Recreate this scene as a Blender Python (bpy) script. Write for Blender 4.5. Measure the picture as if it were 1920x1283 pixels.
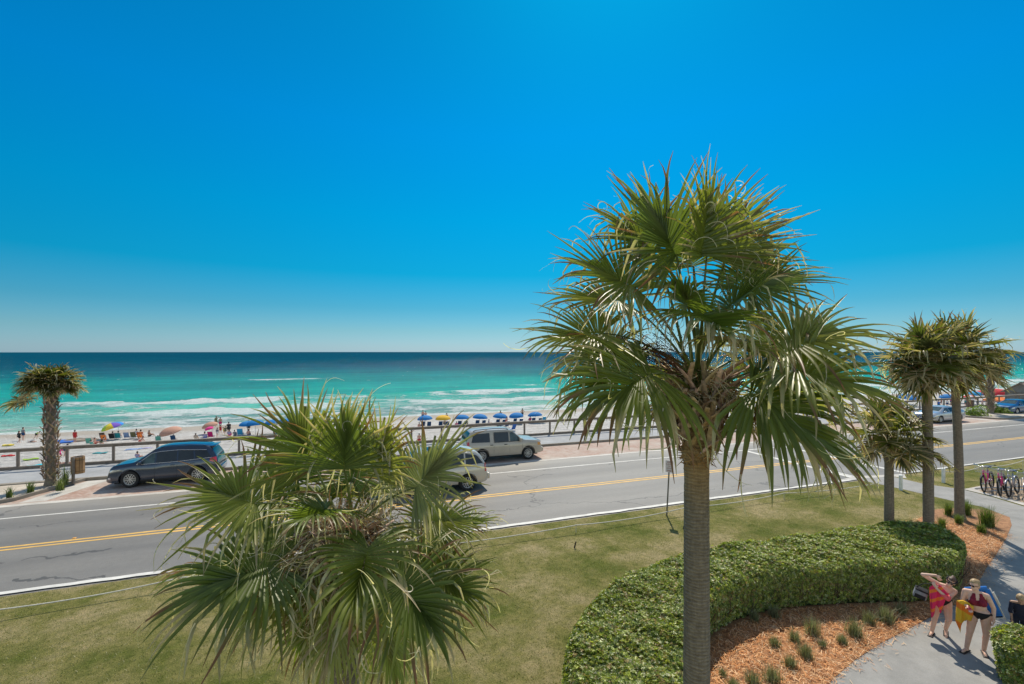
import bpy, bmesh, math, random
import numpy as np
from mathutils import Vector, Matrix
for _o in list(bpy.data.objects): bpy.data.objects.remove(_o)
S = bpy.context.scene
COL = S.collection
R = math.radians
# ---------------------------------------------------------------- camera
F, HC, CX, HY = 862.0, 6.5, 960.0, 660.0
YAW = R(19.5)
cam = bpy.data.cameras.new('camera'); camo = bpy.data.objects.new('camera', cam); COL.objects.link(camo)
camo.location = (0, 0, HC); camo.rotation_euler = (R(90), 0, -YAW)
cam.sensor_width = 36; cam.lens = 36*F/1920; cam.shift_y = 18.5/1920
cam.clip_start = .1; cam.clip_end = 60000
S.camera = camo
SY, CY = math.sin(YAW), math.cos(YAW)
def PD(px, py, D):
    "point seen at photo pixel px,py at forward distance D"
    X = (px-CX)*D/F
    return Vector((SY*D + CY*X, CY*D - SY*X, HC - (py-HY)*D/F))
def P(px, py, z=0.0):
    "point on the level z seen at photo pixel px,py"
    p = PD(px, py, F*(HC-z)/(py-HY)); p.z = z; return p
def CV(x, d, z=0.0):
    "direction given as right / forward / up of the view"
    return Vector((SY*d + CY*x, CY*d - SY*x, z))
# ---------------------------------------------------------------- light
SUN_EL, SUN_AZ = R(51), YAW + R(13)
sv = Vector((math.sin(SUN_AZ)*math.cos(SUN_EL), math.cos(SUN_AZ)*math.cos(SUN_EL), math.sin(SUN_EL)))
sl = bpy.data.lights.new('sun', 'SUN'); sl.energy = 4.6; sl.angle = R(.53); sl.color = (1, .92, .78)
so = bpy.data.objects.new('sun', sl); COL.objects.link(so)
so.rotation_euler = (-sv).to_track_quat('-Z', 'Y').to_euler(); so.location = (0, 0, 60)
W = bpy.data.worlds.new('World'); S.world = W; W.use_nodes = True
nt = W.node_tree; nt.nodes.clear()
def wn(t, **k):
    n = nt.nodes.new(t)
    for a, b in k.items(): setattr(n, a, b)
    return n
sky = wn('ShaderNodeTexSky', sky_type='NISHITA', sun_disc=False, sun_elevation=SUN_EL, sun_rotation=SUN_AZ,
         altitude=0, air_density=1.0, dust_density=.3, ozone_density=4.0)
tc = wn('ShaderNodeTexCoord'); sep = wn('ShaderNodeSeparateXYZ'); ramp = wn('ShaderNodeValToRGB')
mul = wn('ShaderNodeMix', data_type='RGBA', blend_type='MULTIPLY'); mul.inputs[0].default_value = 1
bg = wn('ShaderNodeBackground'); wo = wn('ShaderNodeOutputWorld')
L = nt.links.new
L(tc.outputs['Generated'], sep.inputs[0]); L(sep.outputs['Z'], ramp.inputs[0])
# added warm, bright sky behind the viewer, filling the shadow sides
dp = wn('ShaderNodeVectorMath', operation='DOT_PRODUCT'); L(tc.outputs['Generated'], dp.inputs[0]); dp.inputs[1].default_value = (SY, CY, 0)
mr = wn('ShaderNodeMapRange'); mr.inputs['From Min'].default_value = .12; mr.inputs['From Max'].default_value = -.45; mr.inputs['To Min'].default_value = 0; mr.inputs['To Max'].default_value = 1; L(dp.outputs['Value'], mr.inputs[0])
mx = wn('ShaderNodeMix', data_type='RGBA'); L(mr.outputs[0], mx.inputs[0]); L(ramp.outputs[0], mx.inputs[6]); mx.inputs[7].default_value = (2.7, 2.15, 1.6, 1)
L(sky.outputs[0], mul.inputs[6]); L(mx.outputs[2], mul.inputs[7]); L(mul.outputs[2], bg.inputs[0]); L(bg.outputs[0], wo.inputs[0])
# tint of the physical sky by height; unseen zenith raised as added fill
SKYT = [(0.0, (.47, .74, 1.12)), (.012, (.44, .70, 1.02)), (.044, (.34, .64, .82)), (.092, (.165, .60, .75)), (.163, (.015, .65, .81)), (.274, (.002, .77, .97)), (.425, (.002, .81, 1.15)), (.64, (.004, .81, 1.06)), (.78, (1.2, 1.1, 1.0)), (1, (4.2, 3.0, 2.0))]
el = ramp.color_ramp.elements
while len(el) < len(SKYT): el.new(.5)
for e, (p_, c_) in zip(el, SKYT): e.position = p_; e.color = (*c_, 1)
bg.inputs[1].default_value = .105
S.view_settings.view_transform = 'Standard'; S.view_settings.look = 'None'
S.view_settings.exposure = 0; S.view_settings.gamma = 1
S.cycles.max_bounces = 8; S.cycles.transparent_max_bounces = 8
S.cycles.sample_clamp_indirect = 6

# ---------------------------------------------------------------- helpers
rng = np.random.default_rng(7); random.seed(7)
def tag(o, label=None, cat=None, group=None, kind=None):
    if label: o['label'] = label
    if cat: o['category'] = cat
    if group: o['group'] = group
    if kind: o['kind'] = kind
    return o
def root(name, label, cat, loc=(0, 0, 0), rz=0, group=None):
    o = bpy.data.objects.new(name, None); COL.objects.link(o); o.location = loc; o.rotation_euler = (0, 0, rz)
    o.empty_display_size = .2
    return tag(o, label, cat, group)
def obj(name, verts, faces, mat, parent=None, smooth=False, cols=None, mats=None, midx=None):
    me = bpy.data.meshes.new(name)
    v = np.asarray(verts, dtype=np.float32).reshape(-1, 3)
    if isinstance(faces, np.ndarray):
        k = faces.shape[1]; fl = faces.reshape(-1).astype(np.int32)
        me.vertices.add(len(v)); me.vertices.foreach_set('co', v.ravel())
        me.loops.add(len(fl)); me.loops.foreach_set('vertex_index', fl)
        me.polygons.add(len(faces)); me.polygons.foreach_set('loop_start', np.arange(0, len(fl), k, dtype=np.int32))
        me.update(calc_edges=True)
    else:
        me.from_pydata([tuple(map(float, p)) for p in v], [], [tuple(int(i) for i in f) for f in faces]); me.update()
    if cols is not None:
        c = np.ones((len(v), 4), np.float32); c[:, :3] = cols
        a = me.color_attributes.new('Col', 'FLOAT_COLOR', 'POINT'); a.data.foreach_set('color', c.ravel())
    for m in (mats or [mat]): me.materials.append(m)
    if midx is not None: me.polygons.foreach_set('material_index', np.asarray(midx, np.int32))
    if smooth: me.polygons.foreach_set('use_smooth', [True]*len(me.polygons))
    o = bpy.data.objects.new(name, me); COL.objects.link(o); o.parent = parent
    return o
def structure(o): o['kind'] = 'structure'; return o
class MB:
    def __init__(s): s.v = []; s.f = []; s.m = []; s.cm = 0
    def add(s, vs, fs, M=None):
        b = len(s.v)
        s.v += [tuple(M @ Vector(p)) if M else tuple(p) for p in vs]
        s.f += [tuple(b+i for i in f) for f in fs]; s.m += [s.cm]*len(fs)
        return s
    def box(s, c, d, M=None, bev=0, taper=1):
        x, y, z = [k/2 for k in d]
        if bev:
            bm = bmesh.new(); bmesh.ops.create_cube(bm, size=1)
            for q in bm.verts: q.co = Vector((q.co.x*d[0]*(taper if q.co.z > 0 else 1), q.co.y*d[1]*(taper if q.co.z > 0 else 1), q.co.z*d[2])) + Vector(c)
            bmesh.ops.bevel(bm, geom=bm.edges[:], offset=bev, segments=2, affect='EDGES', profile=.6)
            bm.verts.index_update()
            vs = [tuple(q.co) for q in bm.verts]; fs = [[q.index for q in f.verts] for f in bm.faces]; bm.free()
            return s.add(vs, fs, M)
        vs = []
        for zz in (-z, z):
            t = taper if zz > 0 else 1
            vs += [(c[0]-x*t, c[1]-y*t, c[2]+zz), (c[0]+x*t, c[1]-y*t, c[2]+zz), (c[0]+x*t, c[1]+y*t, c[2]+zz), (c[0]-x*t, c[1]+y*t, c[2]+zz)]
        return s.add(vs, [(3, 2, 1, 0), (4, 5, 6, 7), (0, 1, 5, 4), (1, 2, 6, 5), (2, 3, 7, 6), (3, 0, 4, 7)], M)
    def tube(s, pts, r, n=8, cap=True, M=None, flat=1.0):
        pts = [Vector(p) for p in pts]; rs = r if isinstance(r, (list, tuple, np.ndarray)) else [r]*len(pts)
        vs = []; fs = []; up = None
        for i, p in enumerate(pts):
            t = (pts[min(i+1, len(pts)-1)] - pts[max(i-1, 0)]).normalized()
            if up is None:
                up = Vector((0, 0, 1)) if abs(t.z) < .9 else Vector((1, 0, 0))
            a = t.cross(up).normalized(); up = a.cross(t).normalized()
            for k in range(n):
                th = 2*math.pi*k/n
                vs.append(p + a*math.cos(th)*rs[i] + up*math.sin(th)*rs[i]*flat)
        for i in range(len(pts)-1):
            for k in range(n):
                k2 = (k+1) % n
                fs.append((i*n+k, i*n+k2, (i+1)*n+k2, (i+1)*n+k))
        if cap:
            fs.append(tuple(range(n))[::-1]); fs.append(tuple((len(pts)-1)*n+k for k in range(n)))
        return s.add(vs, fs, M)
    def lathe(s, prof, n=16, M=None, c=(0, 0, 0), sq=1, cap=True):
        vs = []; fs = []
        for (r_, z_) in prof:
            for k in range(n):
                th = 2*math.pi*k/n
                vs.append((c[0]+r_*math.cos(th), c[1]+r_*math.sin(th)*sq, c[2]+z_))
        for i in range(len(prof)-1):
            for k in range(n):
                k2 = (k+1) % n; fs.append((i*n+k, i*n+k2, (i+1)*n+k2, (i+1)*n+k))
        if cap: fs.append(tuple(range(n))[::-1]); fs.append(tuple((len(prof)-1)*n+k for k in range(n)))
        return s.add(vs, fs, M)
    def torus(s, c, Rr, r, n=28, m=8, M=None, axis='y'):
        vs = []; fs = []
        for i in range(n):
            a = 2*math.pi*i/n
            for k in range(m):
                b = 2*math.pi*k/m; q = Rr + r*math.cos(b)
                x, z, y = q*math.cos(a), q*math.sin(a), r*math.sin(b)
                vs.append((c[0]+x, c[1]+y, c[2]+z) if axis == 'y' else (c[0]+x, c[1]+z, c[2]+y))
        for i in range(n):
            for k in range(m):
                i2, k2 = (i+1) % n, (k+1) % m; fs.append((i*m+k, i2*m+k, i2*m+k2, i*m+k2))
        return s.add(vs, fs, M)
    def build(s, name, mat, parent=None, smooth=False, mats=None):
        return obj(name, s.v, s.f, mat, parent, smooth, mats=mats, midx=s.m if mats else None)
def copy_tree(o, parent=None, loc=None, rz=None, label=None, mats=None):
    c = o.copy(); COL.objects.link(c); c.parent = parent
    if loc is not None: c.location = loc
    if rz is not None: c.rotation_euler = (0, 0, rz)
    if label: c['label'] = label
    for ch in [q for q in o.children]:
        k = copy_tree(ch, c)
    return c
def recolor(o, name_mat):
    "give the copied parts (by name start) their own mesh material"
    for q in [o] + list(o.children_recursive):
        for nm, m in name_mat.items():
            if q.type == 'MESH' and q.name.split('.')[0] == nm:
                q.material_slots[0].link = 'OBJECT'; q.material_slots[0].material = m

# ---------------------------------------------------------------- materials
def principled(name):
    m = bpy.data.materials.new(name); m.use_nodes = True
    return m, m.node_tree, m.node_tree.nodes['Principled BSDF']
def N(t, typ, **k):
    n = t.nodes.new(typ)
    for a, b in k.items(): setattr(n, a, b)
    return n
def mathn(t, op, a, b=None, c=None, clamp=False):
    n = N(t, 'ShaderNodeMath', operation=op, use_clamp=clamp)
    for i, q in enumerate((a, b, c)):
        if q is None: continue
        if isinstance(q, (int, float)): n.inputs[i].default_value = q
        else: t.links.new(q, n.inputs[i])
    return n.outputs[0]
def noise(t, scale, detail=4, rough=.55, vec=None, dist=0):
    n = N(t, 'ShaderNodeTexNoise'); n.inputs['Scale'].default_value = scale; n.inputs['Detail'].default_value = detail
    n.inputs['Roughness'].default_value = rough; n.inputs['Distortion'].default_value = dist
    if vec is not None: t.links.new(vec, n.inputs['Vector'])
    return n.outputs['Fac']
def rampn(t, fac, stops, interp='LINEAR'):
    n = N(t, 'ShaderNodeValToRGB'); n.color_ramp.interpolation = interp; e = n.color_ramp.elements
    while len(e) < len(stops): e.new(.5)
    for q, (p_, c_) in zip(e, stops):
        q.position = p_; q.color = (*c_, 1) if isinstance(c_, tuple) else (c_, c_, c_, 1)
    t.links.new(fac, n.inputs[0]); return n.outputs[0]
def mixc(t, fac, a, b, mode='MIX'):
    n = N(t, 'ShaderNodeMix', data_type='RGBA', blend_type=mode)
    for i, q in ((0, fac), (6, a), (7, b)):
        if isinstance(q, (int, float)): n.inputs[i].default_value = q
        elif isinstance(q, tuple): n.inputs[i].default_value = (*q, 1)
        else: t.links.new(q, n.inputs[i])
    return n.outputs[2]
def bump(t, b, h, strength=.3, dist=.02):
    n = N(t, 'ShaderNodeBump'); n.inputs['Strength'].default_value = strength; n.inputs['Distance'].default_value = dist
    t.links.new(h, n.inputs['Height']); t.links.new(n.outputs[0], b.inputs['Normal'])
def pos(t): return N(t, 'ShaderNodeNewGeometry').outputs['Position']
def mapv(t, vec, scale, rot=0, loc=(0, 0, 0)):
    n = N(t, 'ShaderNodeMapping'); n.inputs['Scale'].default_value = scale; n.inputs['Rotation'].default_value = (0, 0, rot)
    n.inputs['Location'].default_value = loc
    t.links.new(vec, n.inputs[0]); return n.outputs[0]
_mc = {}
def mat(name, col, rough=.6, var=.15, scale=8, metal=0, spec=.5, bmp=.15, coat=0):
    if name in _mc: return _mc[name]
    m, t, b = principled(name); b.inputs['Roughness'].default_value = rough; b.inputs['Metallic'].default_value = metal
    b.inputs['Specular IOR Level'].default_value = spec; b.inputs['Coat Weight'].default_value = coat
    tc_ = N(t, 'ShaderNodeTexCoord').outputs['Object']
    n1 = noise(t, scale, 5, .6, tc_)
    lo = tuple(max(0, c*(1-var)) for c in col); hi = tuple(min(1, c*(1+var)) for c in col)
    t.links.new(rampn(t, n1, [(.3, lo), (.7, hi)]), b.inputs['Base Color'])
    if bmp: bump(t, b, noise(t, scale*6, 3, .6, tc_), bmp, .01)
    _mc[name] = m; return m
def vcmat(name, rough=.5, trans=.0, spec=.5, var=.2, scale=20):
    "vertex-coloured; trans = share of light let through thin leaves"
    m, t, b = principled(name); b.inputs['Roughness'].default_value = rough; b.inputs['Specular IOR Level'].default_value = spec
    a = N(t, 'ShaderNodeVertexColor', layer_name='Col').outputs[0]
    n1 = noise(t, scale, 3, .6, pos(t))
    c = mixc(t, 1.0, a, rampn(t, n1, [(.3, 1-var), (.7, 1+var)]), 'MULTIPLY')
    t.links.new(c, b.inputs['Base Color'])
    if trans:
        tr = N(t, 'ShaderNodeBsdfTranslucent'); mx = N(t, 'ShaderNodeMixShader'); mx.inputs[0].default_value = trans
        c2 = mixc(t, 1.0, c, (1.5, 1.55, .7), 'MULTIPLY')
        t.links.new(c2, tr.inputs[0]); t.links.new(b.outputs[0], mx.inputs[1]); t.links.new(tr.outputs[0], mx.inputs[2])
        t.links.new(mx.outputs[0], t.nodes['Material Output'].inputs[0])
    return m
# ================================================================ setting
V_IN, V_OUT, V_YEL, V_BRICK, V_KERB, V_WALL = 16.25, 23.5, 19.9, 25.2, 29.0, 32.6
Z_SEA = -6.2
def zbeach(v): return float(np.interp(v, [32.6, 60, 84, 95, 130, 400], [-4.9, -5.3, -5.75, -6.4, -8.5, -14]))
def sheet(name, xs, ys, zf, m, smooth=True, parent=None):
    X, Y = np.meshgrid(xs, ys); Z = np.vectorize(zf)(X, Y).astype(float)
    nx, ny = len(xs), len(ys)
    i = np.arange((ny-1)*nx).reshape(ny-1, nx)[:, :-1].ravel()
    return obj(name, np.stack([X, Y, Z], -1).reshape(-1, 3), np.stack([i, i+1, i+nx+1, i+nx], -1), m, parent, smooth)
def poly(name, pts, z, m):
    bm = bmesh.new(); vs = [bm.verts.new((p[0], p[1], z)) for p in pts]; f = bm.faces.new(vs); f.normal_update()
    if f.normal.z < 0: f.normal_flip()
    bmesh.ops.triangulate(bm, faces=[f]); bm.normal_update()
    for f in bm.faces:
        if f.normal.z < 0: f.normal_flip()
    me = bpy.data.meshes.new(name); bm.to_mesh(me); bm.free(); me.materials.append(m)
    o = bpy.data.objects.new(name, me); COL.objects.link(o); return structure(o)
# --- materials
def m_asphalt():
    m, t, b = principled('asphalt'); p = pos(t)
    big = noise(t, .35, 5, .6, mapv(t, p, (.25, 1.6, 1)))
    fine = noise(t, 45, 3, .7, p); mid = noise(t, 5, 5, .7, p)
    c = rampn(t, big, [(.3, (.160, .150, .134)), (.72, (.235, .222, .200))])
    c = mixc(t, .55, c, rampn(t, fine, [(.3, .55), (.7, 1.45)]), 'MULTIPLY')
    c = mixc(t, .3, c, rampn(t, mid, [(.35, .75), (.7, 1.2)]), 'MULTIPLY')
    # wheel tracks, one pair a lane
    s = N(t, 'ShaderNodeSeparateXYZ'); t.links.new(p, s.inputs[0])
    w = mathn(t, 'SINE', mathn(t, 'MULTIPLY', mathn(t, 'SUBTRACT', s.outputs[1], V_IN), 2*math.pi/1.82))
    wt = mathn(t, 'MULTIPLY', mathn(t, 'ADD', w, 1), .5)
    wt = mathn(t, 'MULTIPLY', wt, noise(t, .6, 4, .6, mapv(t, p, (.3, 2, 1))))
    c = mixc(t, mathn(t, 'MULTIPLY', wt, .55), c, (.10, .095, .09))
    # cracks
    vo = N(t, 'ShaderNodeTexVoronoi', feature='DISTANCE_TO_EDGE'); vo.inputs['Scale'].default_value = .2
    nv = N(t, 'ShaderNodeTexNoise'); nv.inputs['Scale'].default_value = 1.2; nv.inputs['Detail'].default_value = 6; t.links.new(p, nv.inputs['Vector'])
    vm = N(t, 'ShaderNodeVectorMath', operation='MULTIPLY_ADD'); t.links.new(nv.outputs['Color'], vm.inputs[0]); vm.inputs[1].default_value = (1.2, 1.2, 0); t.links.new(mapv(t, p, (.45, 1, 1)), vm.inputs[2])
    t.links.new(vm.outputs[0], vo.inputs['Vector'])
    cr = mathn(t, 'LESS_THAN', vo.outputs['Distance'], .0042)
    crm = mathn(t, 'MULTIPLY', cr, mathn(t, 'GREATER_THAN', noise(t, .25, 3, .5, p), .47))
    c = mixc(t, mathn(t, 'MULTIPLY', crm, .75), c, (.05, .048, .045))
    # sand drifted over the far shoulder
    sd = mathn(t, 'MULTIPLY', mathn(t, 'MULTIPLY', mathn(t, 'SUBTRACT', s.outputs[1], 23.6), .5, clamp=True), noise(t, 1.2, 6, .7, mapv(t, p, (.35, 1.4, 1))), clamp=True)
    c = mixc(t, mathn(t, 'MULTIPLY', sd, .9, clamp=True), c, (.42, .385, .33))
    t.links.new(c, b.inputs['Base Color']); b.inputs['Roughness'].default_value = .62
    bump(t, b, fine, .5, .008); return m
def m_concrete(name, a, c2, sc=1.5, joints=0):
    m, t, b = principled(name); p = pos(t)
    n1 = noise(t, sc, 6, .65, p); f = noise(t, 60, 3, .7, p)
    c = rampn(t, n1, [(.32, a), (.68, c2)])
    c = mixc(t, .45, c, rampn(t, f, [(.3, .7), (.7, 1.3)]), 'MULTIPLY')
    st = noise(t, .5, 5, .7, p, .6)
    c = mixc(t, .5, c, rampn(t, st, [(.4, .78), (.62, 1.1)]), 'MULTIPLY')
    t.links.new(c, b.inputs['Base Color']); b.inputs['Roughness'].default_value = .85; bump(t, b, f, .35, .006); return m
def m_lawn():
    m, t, b = principled('lawn_grass'); p = pos(t)
    big = noise(t, .45, 6, .65, p); fine = noise(t, 38, 4, .75, mapv(t, p, (1, 1.6, 1), .5)); mid = noise(t, 5.5, 5, .75, p, .4)
    c = rampn(t, big, [(.38, (.12, .14, .03)), (.5, (.22, .205, .07)), (.62, (.34, .285, .145))])
    c = mixc(t, .8, c, rampn(t, mid, [(.28, (.55, .62, .45)), (.5, (1, 1, 1)), (.72, (1.4, 1.3, 1.3))]), 'MULTIPLY')
    c = mixc(t, .85, c, rampn(t, fine, [(.3, (.45, .5, .4)), (.5, (1, 1, 1)), (.7, (1.65, 1.55, 1.6))]), 'MULTIPLY')
    t.links.new(c, b.inputs['Base Color']); b.inputs['Roughness'].default_value = .9; b.inputs['Specular IOR Level'].default_value = .07
    bump(t, b, mathn(t, 'ADD', fine, mathn(t, 'MULTIPLY', mid, 1.2)), .9, .05); return m
def m_brick():
    m, t, b = principled('brick_paving'); p = pos(t)
    br = N(t, 'ShaderNodeTexBrick'); br.inputs['Scale'].default_value = 1; br.inputs['Brick Width'].default_value = .22; br.inputs['Row Height'].default_value = .11
    br.inputs['Mortar Size'].default_value = .008; br.inputs['Color1'].default_value = (.34, .185, .13, 1); br.inputs['Color2'].default_value = (.46, .31, .25, 1); br.inputs['Mortar'].default_value = (.3, .27, .23, 1)
    t.links.new(mapv(t, p, (1, 1, 1), R(45)), br.inputs['Vector'])
    c = mixc(t, rampn(t, noise(t, .8, 6, .7, p), [(.42, .05), (.66, .8)]), br.outputs['Color'], (.46, .41, .35))
    t.links.new(c, b.inputs['Base Color']); b.inputs['Roughness'].default_value = .85; bump(t, b, br.outputs['Fac'], .3, .004); return m
def m_sand():
    m, t, b = principled('white_sand'); p = pos(t)
    s = N(t, 'ShaderNodeSeparateXYZ'); t.links.new(p, s.inputs[0])
    n1 = noise(t, .35, 6, .65, p); n2 = noise(t, 2.6, 5, .7, mapv(t, p, (.55, 1.2, 1))); 
    c = rampn(t, n1, [(.3, (.56, .53, .485)), (.7, (.74, .71, .67))])
    c = mixc(t, .6, c, rampn(t, n2, [(.36, (.55, .54, .53)), (.56, (1.0, 1.0, 1.0))]), 'MULTIPLY')
    wet = mathn(t, 'ADD', mathn(t, 'MULTIPLY', mathn(t, 'SUBTRACT', s.outputs[1], 81), .18), mathn(t, 'MULTIPLY', mathn(t, 'SUBTRACT', noise(t, .12, 3, .5, p), .5), 3), clamp=True)
    c = mixc(t, wet, c, (.47, .41, .34))
    t.links.new(c, b.inputs['Base Color']); b.inputs['Roughness'].default_value = .9
    bump(t, b, mathn(t, 'ADD', n2, mathn(t, 'MULTIPLY', noise(t, 7, 3, .6, p), .35)), 1.0, .45); return m
def m_sea():
    m, t, b = principled('sea_water'); p = pos(t)
    s = N(t, 'ShaderNodeSeparateXYZ'); t.links.new(p, s.inputs[0]); u, v = s.outputs[0], s.outputs[1]
    wob = mathn(t, 'MULTIPLY', mathn(t, 'SUBTRACT', noise(t, .012, 3, .5, p), .5), 50)
    vv = mathn(t, 'ADD', v, mathn(t, 'MULTIPLY', wob, mathn(t, 'MULTIPLY', mathn(t, 'SUBTRACT', v, 95), .012, clamp=True)))
    # the bottom falls away: pale over sand, turquoise, then deep blue
    lg = mathn(t, 'LOGARITHM', mathn(t, 'MAXIMUM', vv, 20), 10)
    f = mathn(t, 'MULTIPLY', mathn(t, 'SUBTRACT', lg, 1.9), 1/1.3)   # v 80 -> 0, v 1600 -> 1
    c = rampn(t, f, [(.0, (.45, .52, .46)), (.05, (.30, .46, .40)), (.13, (.10, .42, .36)), (.20, (.01, .35, .32)), (.31, (.0, .27, .255)), (.42, (.0, .175, .20)), (.52, (.0, .105, .155)), (.64, (.0, .074, .125)), (1, (.0, .060, .105))])
    st = noise(t, .05, 6, .62, mapv(t, p, (.28, 1.1, 1)))
    c = mixc(t, .75, c, rampn(t, st, [(.36, (.5, .66, .76)), (.5, (1, 1, 1)), (.64, (1.3, 1.25, 1.15))]), 'MULTIPLY')
    fw = noise(t, .55, 4, .6, mapv(t, p, (.3, 1, 1)))
    c = mixc(t, .5, c, rampn(t, fw, [(.36, .72), (.66, 1.25)]), 'MULTIPLY')
    # foam: breaker lines that wander, each trailing lace towards the beach
    n_edge = mathn(t, 'MULTIPLY', mathn(t, 'SUBTRACT', noise(t, .05, 5, .6, mapv(t, p, (.6, .25, 1))), .5), 34)
    n_fine = noise(t, .30, 8, .74, mapv(t, p, (.5, 1.0, 1)), .9)
    n_lace = noise(t, 1.6, 5, .7, mapv(t, p, (.5, 1.1, 1)), 1.2)
    foam = None
    for k, (v0, wid, dens, useed) in enumerate([(94.5, 3.6, 1.4, 0), (104, 9, 1.0, 3), (122, 15, 1.15, 7), (144, 14, 1.08, 11), (168, 13, .62, 17), (240, 8, .55, 23)]):
        # a = distance behind the crest, 0 at the crest and growing to the beach
        a = mathn(t, 'SUBTRACT', mathn(t, 'ADD', v0, mathn(t, 'MULTIPLY', n_edge, .25 if k == 0 else 1.0)), v)
        up = mathn(t, 'MULTIPLY', mathn(t, 'ADD', a, .5), 1.1, clamp=True)
        dn = mathn(t, 'SUBTRACT', 1, mathn(t, 'DIVIDE', a, wid), clamp=True)
        band = mathn(t, 'MULTIPLY', up, dn)
        gate = noise(t, .028, 4, .5, mapv(t, p, (1, .15, 1), 0, (useed*13.7, useed*5.1, 0)))
        g = mathn(t, 'MULTIPLY', mathn(t, 'SUBTRACT', gate, .45 if k < 4 else (.52 if k == 4 else .56)), 6, clamp=True)
        band = mathn(t, 'MULTIPLY', mathn(t, 'MULTIPLY', band, g if k else 1), dens)
        foam = band if foam is None else mathn(t, 'MAXIMUM', foam, band)
    # one lone breaker farther out, left of the middle
    au = mathn(t, 'ABSOLUTE', mathn(t, 'ADD', u, 27)); av = mathn(t, 'SUBTRACT', mathn(t, 'ADD', 240, mathn(t, 'MULTIPLY', n_edge, .25)), v)
    lone = mathn(t, 'MULTIPLY', mathn(t, 'MULTIPLY', mathn(t, 'ADD', av, .5), 1, clamp=True), mathn(t, 'SUBTRACT', 1, mathn(t, 'DIVIDE', av, 13), clamp=True))
    lone = mathn(t, 'MULTIPLY', lone, mathn(t, 'MULTIPLY', mathn(t, 'SUBTRACT', 22, au), .09, clamp=True)); foam = mathn(t, 'MAXIMUM', foam, mathn(t, 'MULTIPLY', lone, 1.15))
    zone = mathn(t, 'MULTIPLY', mathn(t, 'MULTIPLY', mathn(t, 'SUBTRACT', 158, v), .03, clamp=True), mathn(t, 'MULTIPLY', noise(t, .022, 4, .6, mapv(t, p, (1, .6, 1))), 1.02))
    foam = mathn(t, 'ADD', foam, zone)
    fm = mathn(t, 'MULTIPLY', mathn(t, 'SUBTRACT', mathn(t, 'ADD', foam, mathn(t, 'MULTIPLY', mathn(t, 'SUBTRACT', n_fine, .5), 2.3)), .50), 4.5, clamp=True)
    la = mathn(t, 'MULTIPLY', mathn(t, 'SUBTRACT', n_lace, .36), 4, clamp=True)
    fm = mathn(t, 'MULTIPLY', fm, mathn(t, 'ADD', .45, mathn(t, 'MULTIPLY', la, .55)))
    # scattered small whitecaps farther out; finer white specks painted as sun glitter
    wc = noise(t, .22, 6, .72, mapv(t, p, (.22, 1, 1)), .3)
    glit = noise(t, .75, 3, .6, mapv(t, p, (.3, .45, 1)))
    caps_glit = mathn(t, 'MAXIMUM', mathn(t, 'MULTIPLY', mathn(t, 'SUBTRACT', wc, .70), 14, clamp=True), mathn(t, 'MULTIPLY', mathn(t, 'SUBTRACT', glit, .695), 9, clamp=True))
    fm = mathn(t, 'MAXIMUM', fm, mathn(t, 'MULTIPLY', caps_glit, .7))
    c = mixc(t, fm, c, (.80, .83, .82))
    w1 = noise(t, .9, 5, .65, mapv(t, p, (.45, 1, 1))); w2 = noise(t, 5, 3, .6, p)
    h = mathn(t, 'ADD', mathn(t, 'ADD', w1, mathn(t, 'MULTIPLY', w2, .22)), mathn(t, 'MULTIPLY', fm, .3))
    bn = N(t, 'ShaderNodeBump'); bn.inputs['Strength'].default_value = 1; bn.inputs['Distance'].default_value = .95; t.links.new(h, bn.inputs['Height'])
    df = N(t, 'ShaderNodeBsdfDiffuse'); gl = N(t, 'ShaderNodeBsdfGlossy'); gl.inputs['Roughness'].default_value = .14; mxs = N(t, 'ShaderNodeMixShader')
    t.links.new(c, df.inputs[0]); t.links.new(bn.outputs[0], df.inputs['Normal']); t.links.new(bn.outputs[0], gl.inputs['Normal'])
    t.links.new(mathn(t, 'MULTIPLY', mathn(t, 'SUBTRACT', 1, fm), .05), mxs.inputs[0]); t.links.new(df.outputs[0], mxs.inputs[1]); t.links.new(gl.outputs[0], mxs.inputs[2])
    t.links.new(mxs.outputs[0], t.nodes['Material Output'].inputs[0]); t.nodes.remove(b); return m
M_ASPH = m_asphalt(); M_LAWN = m_lawn(); M_SAND = m_sand(); M_SEA = m_sea(); M_BRICK = m_brick()
M_PATH = m_concrete('path_concrete', (.25, .245, .23), (.34, .33, .31))
M_KERB = m_concrete('kerb_concrete', (.23, .20, .16), (.33, .29, .235), 2)
M_APRON = m_concrete('pale_concrete', (.46, .43, .38), (.58, .55, .50), 2)
M_WALK = m_concrete('sidewalk', (.30, .305, .31), (.38, .385, .39), 1)
M_TAN = m_concrete('tan_pavers', (.36, .26, .17), (.46, .35, .24), 3)
M_WHITE = mat('white_road_paint', (.64, .62, .57), .7, .18, 3)
M_YEL = mat('yellow_road_paint', (.70, .42, .10), .7, .18, 3)
# --- ground: one sheet, land then the drop to the beach and the sea bed
vs_ = np.array([-3000, -200, -60, 0, 16, 25, 32.62, 32.66, 36, 40, 46, 52, 60, 68, 76, 84, 90, 95, 110, 130, 400, 3000.])
def zg(x, y): return -.06 if y < 32.64 else zbeach(y)
structure(sheet('ground', np.concatenate([[-4000, -800], np.arange(-200, 320, 20), [800, 4000.]]), vs_, zg, M_SAND, False))
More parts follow.
